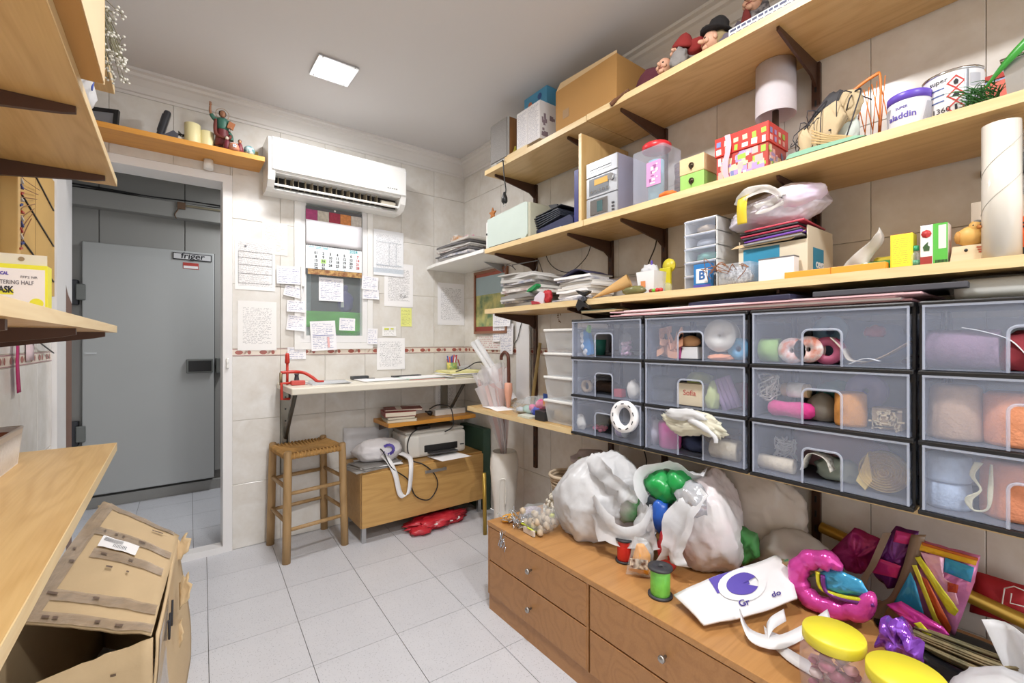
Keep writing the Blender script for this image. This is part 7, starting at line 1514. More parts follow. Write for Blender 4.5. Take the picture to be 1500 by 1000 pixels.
left_shelf('deep oak shelf board holding the white planter', ZL1, .025); left_shelf('oak shelf board holding the yellow mask box', ZL2, .022)
left_shelf('oak shelf board carrying the overhanging tan carton', ZL3, .022); left_shelf('oak shelf board just below the ceiling with dried flowers', ZL4, .021, y1=1.93, ys=(1.83, 1.3))
t = thing('white_planter', 'white ribbed planter box with brown liner', 'planter', (-.386, 1.58, ZL1), LW)
L2 = .255; bm = NB(); A = [bm.verts.new((x * (L2 - .012), y * .034, .001)) for x, y in ((-1, -1), (1, -1), (1, 1), (-1, 1))]; Bv = [bm.verts.new((x * L2, y * .042, .102)) for x, y in ((-1, -1), (1, -1), (1, 1), (-1, 1))]; bm.faces.new(A[::-1])
for k in range(4): bm.faces.new((A[k], A[(k + 1) % 4], Bv[(k + 1) % 4], Bv[k]))
part('box', bm, C('E6E2E0', .5), t).modifiers.new('s', 'SOLIDIFY').thickness = -.004
bm = NB()
for k in range(40): xx = -L2 + .016 + k * (2 * L2 - .032) / 39; tube(bm, [(xx * .96, -.0352, .004), (xx, -.0425, .085)], .0022, 5)
part('ribs', bm, C('EDEAE8', .5), t)['kind'] = 'stuff'
bm = NB(); tube(bm, [(-L2, -.0425, .1), (L2, -.0425, .1), (L2, .0425, .1), (-L2, .0425, .1)], .004, 6, closed=True); part('rim', bm, C('EDEAE8', .5), t); part('liner', bx(-L2 + .008, L2 - .008, -.037, .037, .07, .09), C('8A4A2A', .8), t)
# mask box
t = thing('mask_box', 'yellow and white half mask box with hang tab', 'box', (-.352, 1.75, ZL2)); w, h = .146, .155
part('carton', bx(-w / 2, w / 2, 0, .052, 0, h, .001), C('E8E23C', .45), t); part('front_label', bx(-w / 2 + .001, w / 2 - .005, -.001, 0, .001, h - .012), C('ECE6E6', .5), t)
bm = NB(); abx(bm, -w / 2, w / 2 - .004, .02, .021, h, h + .03); part('hang_tab', bm, C('E0D8CA', .6), t); bm = NB(); lathe(bm, [(0, 0), (.006, 0), (.006, .001)], (.02, .0195, h + .017), 14, (math.pi / 2, 0, 0)); part('tab_hole', bm, C('9A8264', .7), t)
text(t, 'FILTERING HALF', .0155, C('5A5660'), (.047, -.0016, h * .68), sx=.66, align='RIGHT'); part('highlight', bx(-w / 2 + .002, .009, -.0016, -.001, h * .47, h * .56), C('E8E23C', .45), t); text(t, 'MASK', .024, INK, (.009, -.0022, h * .55), bold=.0008, align='RIGHT', sx=.62); text(t, 'MEDICAL', .011, INKP, (.0, -.0016, h * .83), bold=.0005, align='RIGHT', sx=.7); text(t, 'FFP2 NR', .009, C('6A6670'), (.038, -.0016, h * .78)); text(t, '1 KG', .009, C('6A6670'), (-.008, -.0016, h * .42), align='RIGHT'); bm = NB(); lathe(bm, [(0, 0), (.0135, 0), (.0135, .0006)], (.052, -.0012, h * .33), 20, (math.pi / 2, 0, 0)); part('yellow_badge', bm, C('E8E23C', .45), t)
bm = NB(); prism(bm, [(-.02, .012), (.035, .004), (.045, .03), (.02, .045), (-.02, .045), (-.024, .03)], .0005, Matrix.Translation((0, -.0016, 0))); part('mask_picture', bm, C('D6CFD2', .6), t)
bm = NB()
for k in range(2): abx(bm, -.065, -.03, -.0016, -.001, .022 + k * .01, .025 + k * .01)
part('small_print', bm, C('A09CA0'), t)
# thread panel on the wall
t = thing('thread_board', 'tan board strung with dark cords on the tiled wall', 'board', (XL + .006, 2.37, 1.36), LW)
part('board', bx(-.33, .33, -.014, -.0005, 0, .49), C('C9A360', .7), t); bm = NB(); abx(bm, -.0015, .0015, -.0146, -.014, 0, .49); part('fold_line', bm, C('8A6A3A'), t)
bm = NB()
for k in range(5): tube(bm, [(-.3, -.016, .47 - k * .15), (.3, -.016, .36 - k * .15)], .0028, 5)
part('cords', bm, BLACK, t); part('rail', bx(-.36, -.33, -.04, 0, 0, .49, .003), C('D9B474', .5), t); bm = NB(); rd = random.Random(3)
for k in range(22): box(bm, (-.325 + rd.uniform(-.012, .014), -.036, .47 - k * .0195), (.028, .014, .006), rot=(0, rd.uniform(-.4, .4), 0), mi=k % 3)
part('thread_wraps', bm, [C('3A4A8A'), C('A8362E'), C('C9C4BC')], t)['kind'] = 'stuff'; bm = NB()
for k in range(7): tube(bm, spline([(-.33, -.04, .1 + k * .04), (-.24, -.03, .16 + k * .03), (-.1 + k * .02, -.022, .24 + k * .022)], 5), .0015, 4)
part('copper_wires', bm, C('8A5A34', .5), t)
bm = NB(); P = spline([(0, 0, .24), (.004, -.004, .16), (.012, -.002, .08), (.02, -.004, .0)], 5); n = len(P) - 1; grid(bm, n, 1, lambda u, v: P[int(round(u * n))] + Vector(((v - .5) * (.028 + .02 * u), 0, 0))); solo('magenta_ribbon', 'magenta ribbon hanging on the tiles below the mask box', 'ribbon', bm, C('B01A62', .5), (XL + .016, 2.14, 1.0), LW).modifiers.new('s', 'SOLIDIFY').thickness = .001
bm = NB(); grid(bm, 2, 4, lambda u, v: (u * .11, -.004 * math.sin(u * 3), v * .13)); solo('pale_slips', 'pale pink paper slips pinned beside the magenta ribbon', 'paper', bm, C('DCC6CC', .7), (XL + .01, 2.3, 1.10), LW).modifiers.new('s', 'SOLIDIFY').thickness = .0008
t = thing('overhang_carton', 'large tan carton overhanging its shelf edge', 'box', (-.12, .90, ZL3 + .0005), LW); part('walls', bx(-.42, .375, 0, .28, 0, .248, .002), M('carton_tan', ''), t); part('front_face', bx(-.418, .373, -.001, 0, .002, .248), C('D2B88E', .75), t); bm = NB(); grid(bm, 20, 2, lambda u, v: (.375 + .004 * nz((u * 9, v, 0), 3), .28 * v - .002, .0 + u * .248)); part('torn_edge', bm, C('D9C29A', .8), t)
t = thing('knotted_white_bag', 'white bag with blue scribble beside the overhanging carton', 'bag', (-.19, 1.42, ZL3)); bm = NB(); blob(bm, (-.05, .03, .065), (.085, .12, .075), 81, .2, 2, 4, .15, 4, flat=-.85); part('sack', bm, BAGW, t); bm = NB(); tube(bm, spline([(.032, -.03, .05), (.036, .0, .08), (.034, .02, .05), (.036, .04, .09)], 4), .0014, 5); part('scribble', bm, INKB, t)
t = thing('dried_flowers', 'bunch of dried white flowers drooping from the upper shelf', 'flowers', (-.17, 1.52, ZL4)); t.scale = (.8, .75, .85); bm = NB(); fb = NB(); rd = random.Random(8)
for k in range(34):
    e = Vector((rd.uniform(.02, .085), rd.uniform(-.10, .13), rd.uniform(-.15, -.01))); pts = spline([(-.08, rd.uniform(-.06, .0), .012 + rd.uniform(0, .05)), (.0, rd.uniform(-.05, .03), .045 + rd.uniform(0, .05)), e], 4); tube(bm, pts, .0012, 4)
    for q in range(4): c = e + Vector((rd.uniform(-.014, .014), rd.uniform(-.016, .016), rd.uniform(-.014, .014))); blob(fb, c, (.0042,) * 3, q, .1, sub=1, crease=0); tube(bm, [e, c], .0007, 3)
part('stems', bm, C('7E7A5E', .8), t)['kind'] = 'stuff'; part('florets', fb, C('D8D6CC', .8), t)['kind'] = 'stuff'
bm = NB(); tube(bm, [(-.17, -.14, .028), (.02, -.02, .03)], [.024, .03], 10); part('paper_wrap', bm, C('8A9A82', .7), t)

# ------------------------------------------------------------------ torn carton on the floor
t = thing('torn_carton', 'large torn and taped cardboard carton on the floor', 'box', (0, 0, 0))
TL, TR, BR, BL = onZ(152, 735, .55), onZ(262, 785, .46), onZ(222, 930, .45), onZ(20, 912, .45)
def top(u, v, off=0.):   # u: left->right, v: far->near
    p = (TL * (1 - u) + TR * u) * (1 - v) + (BL * (1 - u) + BR * u) * v
    return p + Vector((0, 0, off + .012 * math.sin(u * 3.1) * math.sin(v * 3.1) + .005 * nz((u, v, 0), 6)))
KB = M('torn_card', 'C9B08A', .8, var=.1, vs=6, bump=.2, bs=60)
bm = NB(); grid(bm, 14, 20, lambda u, v: top(u, v)); _s = part('top_panel', bm, KB, t).modifiers.new('s', 'SOLIDIFY'); _s.thickness = .006; _s.offset = 0
def side(u, v, A=TR, Bq=BR): p = A.lerp(Bq, u); return Vector((p.x + .03 * (1 - v) * (1 - u) + .008 * math.sin(v * 5 + u * 3), p.y, max(.002, p.z * v)))
bm = NB(); grid(bm, 16, 12, lambda u, v: side(u, v)); part('side_panel', bm, M('torn_card_side', 'CDB48E', .8, var=.08, vs=5, bump=.15, bs=60), t).modifiers.new('s', 'SOLIDIFY').thickness = .006
FL = Vector((-.40, 1.47, .42))
def front(u, v): p = BR.lerp(FL, u); zt = .44 - .085 * u + .006 * nz((u * 7, 0, 0), 2); return Vector((p.x + .003, p.y + .004 + .02 * math.sin(u * 3), .002 + zt * v - .0))
bm = NB(); grid(bm, 16, 8, front); part('front_panel', bm, KB, t).modifiers.new('s', 'SOLIDIFY').thickness = .006
bm = NB(); grid(bm, 8, 6, lambda u, v: Vector((TL.lerp(TR, u).x - .012, TL.lerp(TR, u).y + .004, .002 + (TL.lerp(TR, u).z - .012) * v))); part('back_panel', bm, KB, t).modifiers.new('s', 'SOLIDIFY').thickness = .006
bm = NB(); grid(bm, 8, 6, lambda u, v: Vector((FL.lerp(TL, u).x - .0, FL.lerp(TL, u).y, .002 + (.40 + .12 * u) * v))); part('hidden_side_panel', bm, KB, t).modifiers.new('s', 'SOLIDIFY').thickness = .006
TAPE = M('packing_tape', 'B5A088', .1, var=.25, vs=30, bump=.9, bs=34, transp=.2, coat=.8)
def strip_top(u0, u1, v0, v1, mat=TAPE, name='packing_tape', n=16, off=.0065):
    bm = NB(); grid(bm, n, n, lambda a, b: top(u0 + (u1 - u0) * a, v0 + (v1 - v0) * b, off + .002 * abs(nz((a * 5, b * 5, u0), 3)))); return part(name, bm, mat, t)
strip_top(.0, .16, .02, .98); strip_top(.12, .98, .26, .34); strip_top(.14, .99, .80, .87); strip_top(.0, 1., .94, 1.0); strip_top(.25, .95, .46, .54); strip_top(.1, .95, .0, .05)
lb = strip_top(.27, .66, .345, .45, PAPERW, 'shipping_label', 6, .0095); bm = NB()
for k in range(9): u0 = .42 + k * .016; grid(bm, 1, 3, lambda a, b: top(u0 + .007 * a, .405 + .03 * b, .0115), uv=False)
for k in range(5): grid(bm, 6, 1, lambda a, b: top(.3 + .2 * a, .36 + .008 * k + .003 * b, .0115), uv=False)
part('label_print', bm, C('6A6A6E'), lb)['kind'] = 'stuff'
bm = NB(); rd = random.Random(6)
for k in range(26):
    u0, v0 = rd.uniform(.04, .8), rd.choice((.29, .83, .5, .97, .1, .6)); l = rd.uniform(.02, .06); grid(bm, 2, 1, lambda a, b: top(min(u0 + l * a, .99), v0 + .014 * b, .0115), uv=False)
part('tape_print', bm, C('6E5C50'), t)['kind'] = 'stuff'
bm = NB(); grid(bm, 8, 8, lambda u, v: side(.62 + .38 * u, .3 + .68 * v) + Vector((.008, -.002, 0))); part('side_tape', bm, TAPE, t)
bm = NB(); s0 = [side(u, v) + Vector((.010, 0, 0)) for u, v in ((.42, .78), (.47, .64), (.52, .76), (.56, .62), (.60, .77))]; tube(bm, s0, .003, 5); part('marker_scrawl', bm, INK, t)
bm = NB(); rd = random.Random(9)
for k in range(34): u0, v0 = rd.choice((.12, .3, .34, .5, .8)) + rd.uniform(0, .1), rd.uniform(.55, .9); grid(bm, 2, 1, lambda a, b: front(u0 + .03 * a, v0 + .014 * b) + Vector((0, -.009, 0)), uv=False)
part('front_print', bm, C('6A5644'), t)['kind'] = 'stuff'
for i, (px, py, z, sx_, sy_) in enumerate(((276, 792, .45, .05, .03), (283, 850, .38, .035, .05), (276, 918, .22, .03, .03))):
    c = onZ(px, py, z); bm = NB(); grid(bm, 5, 5, lambda u, v: (c.x - .035 + u * sx_ * (.7 + .5 * nz((v, i, 0), 9)), c.y + .03 - v * sy_ * 1.6, c.z - .01 + .03 * u - .05 * v + .02 * nz((u, v, i), 4))); part('torn_flap', bm, KB, t).modifiers.new('s', 'SOLIDIFY').thickness = .003

# ------------------------------------------------------------------ goods heaped on the low chest
CT = CHZ + .0005
def pillow(bm, poly, th, seed=0, amp=.15, rings=(1, .93, .78, .55, .28), sub=6, mi=0, back=True):
    """inflated foil/bag shape from a star-shaped outline in local xz; front towards -y"""
    P = []
    for i in range(len(poly)):
        a, b = Vector((poly[i][0], 0, poly[i][1])), Vector((poly[(i + 1) % len(poly)][0], 0, poly[(i + 1) % len(poly)][1]))
        for k in range(sub): P.append(a.lerp(b, k / sub))
    c = sum(P, Vector()) / len(P)
    for sg in ((-1, 1) if back else (-1,)):
        R = []
        for r in rings:
            d = th * math.sqrt(max(0, 1 - r * r)) * .5
            R.append([bm.verts.new(Vector((c.x + (p.x - c.x) * r, sg * d * (1 + amp * 2.5 * nz((p.x * r, p.z * r, seed), 30, seed)) + amp * th * nz((p.x * r, p.z * r, 0), 60, seed), c.z + (p.z - c.z) * r))) for p in P])
        cv = bm.verts.new(Vector((c.x, sg * th * .5, c.z)))
        n = len(P)
        for A, Bv in zip(R, R[1:]):
            for k in range(n): f = bm.faces.new((A[k], A[(k + 1) % n], Bv[(k + 1) % n], Bv[k])); f.smooth = True; f.material_index = mi
        for k in range(n): f = bm.faces.new((R[-1][k], R[-1][(k + 1) % n], cv)); f.smooth = True; f.material_index = mi
def loc2(t, px, py): v = onX(px, py, t.location.x); return (t.location.y - v.y, v.z - t.location.z)
def FOIL(hx, rough=.16): return M('foil_' + hx, hx, rough, .35, var=.12, vs=25, bump=.8, bs=28)
# craft trimmings at the end of the chest
def at(px, py, z=CT): return onZ(px, py, z)
bm = NB(); blob(bm, (0, 0, .014), (.035, .025, .016), 1, .2, sub=3, flat=-.8); v = at(742, 770); solo('orange_pouch', 'small orange pouch at the chest corner', 'pouch', bm, C('E0A23A', .4), (1.16, 1.565, CT))
bm = NB(); blob(bm, (0, 0, .018), (.05, .03, .02), 2, .2, sub=3, cf=8, crease=.3, flat=-.8); solo('mauve_bundle', 'mauve speckled bundle behind the silver tinsel', 'bundle', bm, M('mauve_speck', '8A7688', .6, col2='C8BEC4', vs=90), (1.28, 1.555, CT))
t = thing('silver_tinsel', 'silver tinsel spilling over the chest edge', 'tinsel', (1.16, 1.50, CT), RW); t.scale = (1.15, 1, 1.3); bm = NB(); rd = random.Random(4)
for k in range(90):
    p0 = Vector((rd.uniform(-.05, .05), rd.uniform(-.03, .06), rd.uniform(.004, .03))); q = p0 + Vector((rd.uniform(-.025, .025), rd.uniform(-.03, .01), rd.uniform(-.01, .025))); q.z = max(q.z, .002); tube(bm, [p0, q], .0018, 3)
for k in range(26): p0 = Vector((rd.uniform(-.03, .01), -.066 + rd.uniform(-.004, .002), rd.uniform(-.05, .0))); tube(bm, [p0, p0 + Vector((rd.uniform(-.012, .012), rd.uniform(-.006, .002), rd.uniform(-.025, -.005)))], .0018, 3)
part('strands', bm, M('tinsel', 'D2D6DC', .2, .8, var=.2, vs=60), t)['kind'] = 'stuff'
t = thing('dried_bouquet', 'dried beige bouquet in cellophane on the chest', 'bouquet', (1.22, 1.42, CT), RW); t.scale = (.95, 1.1, 1.35); bm = NB(); blob(bm, (0, .0, .035), (.09, .07, .036), 6, .25, 2, 3, .2, 4, flat=-.9); part('cellophane', bm, CELLO, t); bm = NB()
for k in range(26): blob(bm, (rd.uniform(-.06, .06), rd.uniform(-.05, .05), rd.uniform(.012, .055)), (.016, .012, .012), k, .3, sub=1)
part('blooms', bm, C('C8B49A', .8), t)['kind'] = 'stuff'; bm = NB()
for x, y in ((-.04, -.05), (.02, -.058)): lathe(bm, [(0, 0), (.02, 0), (.02, .004), (0, .004)], (x, y, .012), 16, (-.5, 0, 0))
part('lime_disc', bm, C('D2DE3A', .4), t); part('price_card', bx(-.02, .05, -.07, -.062, .002, .018), C('D9CFC4', .5), t)
t = thing('white_berries', 'cluster of white berry picks on the chest', 'berries', (1.36, 1.50, CT), RW); t.scale = (.9, .9, 1.3); bm = NB()
for k in range(60): a = rd.uniform(0, 6.28); r = rd.uniform(0, .045); blob(bm, (r * math.cos(a), r * math.sin(a), .01 + rd.uniform(0, .075) * (1 - r / .06)), (.009,) * 3, k, .05, sub=1, crease=0)
part('berries', bm, C('E6E0D2', .5), t)['kind'] = 'stuff'; bm = NB(); blob(bm, (.03, -.03, .01), (.018, .014, .01), 1, .1, sub=2); part('yellow_tag', bm, C('DCE03A', .4), t)
t = thing('wicker_basket', 'round wicker basket of lavender tissue by the wall', 'basket', (1.50, 1.555, CT)); t.scale = (.8, .8, .9); bm = NB()
for k in range(9): r = .062 + .004 * k; tube(bm, [(r * math.cos(a), r * math.sin(a), .012 + k * .017 + .003 * math.sin(6 * a + k * 3.1)) for a in [q * math.pi / 14 for q in range(28)]], .0085, 6, closed=True)
part('weave', bm, M('wicker', 'C4B096', .75, var=.2, vs=50, bump=.4, bs=90), t)['kind'] = 'stuff'; bm = NB(); tube(bm, [(.1 * math.cos(a), .1 * math.sin(a), .162) for a in [q * math.pi / 14 for q in range(28)]], .009, 6, closed=True); part('rim', bm, C('CBB9A0', .7), t); bm = NB(); lathe(bm, [(0, 0), (.06, 0), (.09, .15)], seg=20, cap=False); part('lining', bm, C('8A7862', .8), t)
t = thing('lavender_wrap', 'lavender tissue and white film heaped in the wicker basket', 'wrapping', (1.56, 1.53, CT + .15)); bm = NB(); blob(bm, (.0, -.12, .06), (.07, .13, .06), 3, .3, 2, 3, .3, 4); part('tissue', bm, M('lav_film', 'CFC4CC', .4, transp=.2, var=.1), t); bm = NB(); tube(bm, spline([(-.02, .0, .05), (-.03, -.03, .075), (-.03, -.07, .08)], 4), [.010] * 9, 6); part('stems', bm, C('7E9A4A', .5), t)
# big white carrier bag
t = thing('carrier_bag', 'big white carrier bag standing on the chest', 'bag', (1.37, 1.24, CT), RW + .35)
def shape(q): k = 1 - .28 * max(0, q.z) + .05 * math.sin(q.x * 9) * max(0, q.z); return Vector((q.x * k + .10 * max(0, q.z), q.y * k, q.z))
bm = NB(); sackmesh(bm, (0, 0, .15), (.205, .155, .18), 91, 44, 5, -.82, shape); part('sack', bm, BAGW, t)
H1 = spline([(.06, -.12, .16), (.12, -.17, .12), (.18, -.165, .1), (.23, -.13, .13), (.24, -.09, .19), (.19, -.07, .215), (.14, -.08, .2)], 6); n = len(H1) - 1
bm = NB(); band(bm, [(.04, -.13, .18), (.10, -.165, .12), (.17, -.165, .09), (.23, -.13, .12), (.24, -.09, .19), (.19, -.07, .215), (.12, -.06, .2)], [.11] * 8 + [.07] * 22 + [.1] * 8, wave=.14); part('handle', bm, BAGW, t)
H2 = spline([(.02, -.06, .29), (.1, -.1, .27), (.16, -.12, .235), (.2, -.11, .22)], 6); bm = NB(); band(bm, [(.0, -.07, .29), (.08, -.11, .27), (.15, -.125, .235), (.2, -.11, .22)], [.12] * 8 + [.09] * 6 + [.05] * 6, wave=.16, seed=2); part('handle', bm, BAGW, t)
bm = NB(); blob(bm, (.15, -.06, .16), (.06, .05, .06), 5, .2, sub=3); part('contents', bm, M('bag_contents', 'B9B8B4', .6, col2='4E8A52', vs=9), t)
v = onX(926, 708, XR - .03); t = thing('wall_socket', 'grey wall socket with black plug above the chest', 'socket', (XR - .0065, v.y, v.z), RW); part('box', bx(-.035, .035, -.035, 0, -.04, .035, .004), C('8E8A84', .5), t); bm = NB(); lathe(bm, [(.014, 0), (.012, .02), (.006, .035), (0, .036)], (0, -.03, .03), 12, (.3, 0, 0)); tube(bm, spline([(0, -.04, .06), (-.02, -.05, .075), (-.035, -.045, .06), (-.04, -.03, .02)], 5), .004, 6); part('plug', bm, BLACK, t)
# ribbon spools
def spool(label, px, pyb, h, r, hx):
    v = at(px, pyb); t = thing('ribbon_spool', label, 'spool', (v.x + r * .5, v.y + r * .4, CT), 0, 'curling ribbon spools'); bm = NB()
    for z in (0, h - .006): bm = NB(); lathe(bm, [(.008, z), (r, z), (r, z + .006), (.008, z + .006), (.008, z)], seg=28, cap=False); part('flange', bm, C('333338', .5), t)
    bm = NB(); lathe(bm, [(r * .78, .006), (r * .8, .01), (r * .8, h - .01), (r * .78, h - .006)], seg=28); part('ribbon', bm, M('ribbon_' + hx, hx, .22, .1, var=.15, vs=40, bump=.3, bs=150), t); bm = NB(); cyl(bm, (0, 0, h - .0055), .007, .002, 12); part('hub_hole', bm, BLACK, t); return t
spool('red curling ribbon spool with black flanges', 914, 825, .082, .03, 'D8342E'); spool('lime green curling ribbon spool with black flanges', 968, 878, .09, .037, '7CD45A')
t = thing('balloon_packet', 'packet of orange balloons leaning by the green spool', 'packet', (onZ(938, 850, CT).x + .02, onZ(938, 850, CT).y + .015, CT), RW + .65); t.scale = (.95, 1, 1.1); bm = NB(); pillow(bm, [(-.05, .004), (.04, .0), (.045, .08), (.02, .115), (-.02, .12)], .04, 4, .25); part('film', bm, CELLO, t); bm = NB(); pillow(bm, [(-.04, .012), (.03, .008), (.034, .07), (.012, .1), (-.012, .1)], .026, 6, .3); part('balloons', bm, C('EFA22E', .4), t); bm = NB(); abx(bm, -.035, .025, -.0185, -.0175, .03, .06); part('print_label', bm, M('brown_print', 'E8D8C8', .5, col2='6E4A3A', vs=70), t)
# bag of balloons
t = thing('balloon_bag', 'open white carrier bag spilling green, blue and red balloons', 'bag', (1.43, .90, CT), RW)
bm = NB(); sackmesh(bm, (.06, .06, .15), (.135, .125, .185), 101, 40, 5, -.79, lambda q: Vector((q.x * (1 - .3 * max(0, q.z)) + .0, q.y, q.z))); part('sack', bm, M('carrier_print', 'E6E4E6', .35, col2='EADDE0', vs=7, bump=.3, bs=35, tl=.15), t)
for hx, c, s in (('1E9A4A', (-.055, -.03, .26), (.06, .05, .055)), ('1E9A4A', (.0, -.01, .285), (.05, .05, .05)), ('2A5FC0', (-.045, -.06, .17), (.036, .03, .06)), ('3AA0DC', (-.085, -.075, .075), (.03, .025, .045)), ('C8343A', (-.0, -.085, .07), (.032, .03, .075)), ('2E3A44', (-.07, -.04, .2), (.05, .04, .04))):
    bm = NB(); blob(bm, c, s, int(c[0] * 777) + 3, .2, 2, 3, .2, 4); part('balloon', bm, C(hx, .3), t)
bm = NB(); blob(bm, (.07, -.05, .255), (.05, .045, .055), 7, .2, 3, 3, .35, 7); part('silver_balloon', bm, FOIL('C4C6CC'), t); bm = NB(); band(bm, [(-.11, -.05, .2), (-.12, -.05, .28), (-.06, -.02, .335), (.02, .0, .345), (.08, .02, .33)], .12, (0, -1, .4), wave=.12); band(bm, [(-.115, -.06, .22), (-.08, -.10, .13), (-.04, -.112, .06)], .09, (1, 0, 0), wave=.14, seed=3); band(bm, [(.12, -.05, .29), (.07, -.1, .2), (.045, -.115, .1), (.045, -.11, .05)], .09, (1, 0, .3), wave=.18, seed=5); part('bag_mouth', bm, BAGW, t)
bm = NB(); sackmesh(bm, (0, .0, .16), (.18, .06, .2), 111, 36, 5, -.79, lambda q: Vector((q.x * (1 + .12 * q.z), q.y, q.z))); solo('beige_bag', 'slack translucent beige bag slumped against the tiles', 'bag', bm, M('beige_poly', 'DDD5CC', .35, var=.08, bump=.3, bs=30, transp=.12), (1.66, .80, CT), RW)
t = thing('flower_bag', 'translucent bag with green leaves behind the white tote', 'bag', (1.60, .60, CT), RW); bm = NB(); sackmesh(bm, (0, 0, .075), (.11, .08, .095), 113, 36, 4, -.78); part('film', bm, BAGT, t); bm = NB(); pillow(bm, [(-.13, .06), (-.1, .02), (-.05, .07), (-.06, .14), (-.11, .15)], .04, 3, .3); tf(bm.verts[:], Matrix.Translation((-.02, -.09, .02))); part('leaf', bm, C('3A7A3E', .5), t); bm = NB(); blob(bm, (.03, -.07, .09), (.05, .03, .02), 5, .3, sub=3); part('scraps', bm, M('scraps', 'B8704A', .5, col2='4A8A6A', vs=50), t)
# flat white tote
q0, q1, q2, q3 = onZ(987, 872, .415), onZ(1031, 918, .40), onZ(1168, 878, .43), onZ(1150, 806, .50)
t = thing('logo_tote', 'flat white tote bag with violet spiral logo on the chest', 'bag', (0, 0, 0))
def tt(u, v, o=0.): p = (q0 * (1 - u) + q3 * u) * (1 - v) + (q1 * (1 - u) + q2 * u) * v; return p + Vector((0, 0, o + .006 * math.sin(u * 5 + v * 2) + .004 * nz((u, v, 1), 5)))
bm = NB(); grid(bm, 18, 10, lambda u, v: tt(u, v, .0)); o = part('sack', bm, C('EDECEE', .35, bump=.3, bs=20), t); _s = o.modifiers.new('s', 'SOLIDIFY'); _s.thickness = .006; _s.offset = 0
def q4(name, mat, u0, u1, v0, v1, off, n=6): bm = NB(); grid(bm, n, n, lambda a, b: tt(u0 + (u1 - u0) * a, v0 + (v1 - v0) * b, off)); return part(name, bm, mat, t)
def qd(name, mat, cu, cv, r0, r1, a0, a1, off, n=26, asp=.62): bm = NB(); grid(bm, n, 2, lambda a, b: tt(cu + (r0 + (r1 - r0) * b) * math.cos(a0 + (a1 - a0) * a) * asp, cv + (r0 + (r1 - r0) * b) * math.sin(a0 + (a1 - a0) * a), off), uv=False); return part(name, bm, mat, t)
q4('logo_square', INKP, .29, .60, .03, .42, .006); qd('logo_ring', C('EDECEE', .35), .535, .40, .24, .36, 0, 6.283, .0072); qd('logo_disc', INKP, .535, .40, .0, .24, .55, 5.9, .0084)
def ltext(s, u, v, sc):
    o = text(t, s, 1, INKP, (0, 0, 0), bold=.02)
    for vv in o.data.vertices: x, y = vv.co.x, vv.co.y; vv.co = tt(u + x * sc * .55, v - y * sc, .0075)
    o.rotation_euler = (0, 0, 0)
ltext('Gr', .47, .78, .17); ltext('do', .80, .80, .17)
for k, pts in enumerate((((1085, 905, .43), (1100, 935, .40), (1140, 945, .40), (1185, 925, .41), (1215, 905, .42)), ((1120, 930, .39), (1150, 960, .388), (1190, 985, .388)), ((1150, 905, .42), (1130, 918, .42), (1125, 935, .40), (1150, 948, .39)))):
    P = spline([onZ(*p) for p in pts], 6); n = len(P) - 1; bm = NB(); grid(bm, n, 1, lambda u, v: P[int(round(u * n))] + Vector(((v - .5) * .035, (v - .5) * .02, .004 + .01 * v))); part('strap', bm, C('EDECEE', .35), t).modifiers.new('s', 'SOLIDIFY').thickness = .002
# foil balloons
X = 1.485
t = thing('rainbow_balloon', 'deflated pink foil balloon with rainbow arc on the chest', 'balloon', (X, onX(1225, 850, X).y, CT), RW)
ri = [loc2(t, *p) for p in ((1278, 868), (1262, 892), (1225, 893), (1190, 880), (1172, 858), (1170, 835), (1185, 820), (1212, 820), (1235, 832))]; P = spline([(x, -.0, max(z, .03)) for x, z in ri], 5); bm = NB(); tube(bm, [p + Vector((0, .008 * nz(p, 40), .004 * nz(p, 55, 3))) for p in P], [(.027 + .003 * math.sin(k * 1.3)) * min(1, .25 + .2 * min(k, len(P) - 1 - k)) for k in range(len(P))], 12); part('pink_rim', bm, FOIL('D84CA8'), t)
bm = NB(); pillow(bm, [loc2(t, *p) for p in ((1196, 838), (1225, 832), (1262, 850), (1276, 872), (1240, 872), (1206, 862))], .024, 2, .2); part('blue_field', bm, FOIL('4AA8D8'), t)
for k, (hx, o_) in enumerate((('DCD83A', 0), ('7A3A8A', .0))):
    rr = [loc2(t, x + k * 8, y + k * 5) for x, y in ((1200, 835), (1204, 858), (1230, 870), (1275, 878))]; bm = NB(); tube(bm, [(p.x, -.012 - k * .002, p.z) for p in spline([(x, 0, z) for x, z in rr], 5)], .006, 6); part('rainbow_band', bm, FOIL(hx), t)
def foil_poly(name, label, X, pts, th, hx, cat='balloon', amp=.25, seed=1):
    cx_ = sum(p[0] for p in pts) / len(pts); t = thing(name, label, cat, (X, onX(cx_, 850, X).y, CT), RW); bm = NB(); pillow(bm, [(x, max(z, .004)) for x, z in (loc2(t, *p) for p in pts)], th, seed, amp); part('foil', bm, FOIL(hx), t); return t
def facet(t, name, pts, y, hx): bm = NB(); pillow(bm, [(x, max(z, .006)) for x, z in (loc2(t, *p) for p in pts)], .006, 3, .2, sub=4); o = part(name, bm, FOIL(hx), t); o.location = (0, y, 0); return o
foil_poly('magenta_foil', 'crumpled magenta foil sheet behind the rainbow balloon', 1.665, ((1215, 808), (1252, 772), (1292, 790), (1285, 825), (1262, 842), (1240, 835)), .05, 'A82A78', 'foil')
t = foil_poly('plaid_foil_bag', 'purple and magenta checked foil bag bound with tape', 1.61, ((1312, 770), (1346, 778), (1340, 815), (1322, 858), (1300, 862), (1277, 838), (1290, 800)), .05, '6A2A78')
facet(t, 'check_patch', ((1316, 773), (1342, 779), (1336, 794), (1312, 790)), -.024, 'C4307E'); facet(t, 'check_patch', ((1288, 812), (1324, 824), (1318, 842), (1281, 834)), -.028, 'BC2E72')
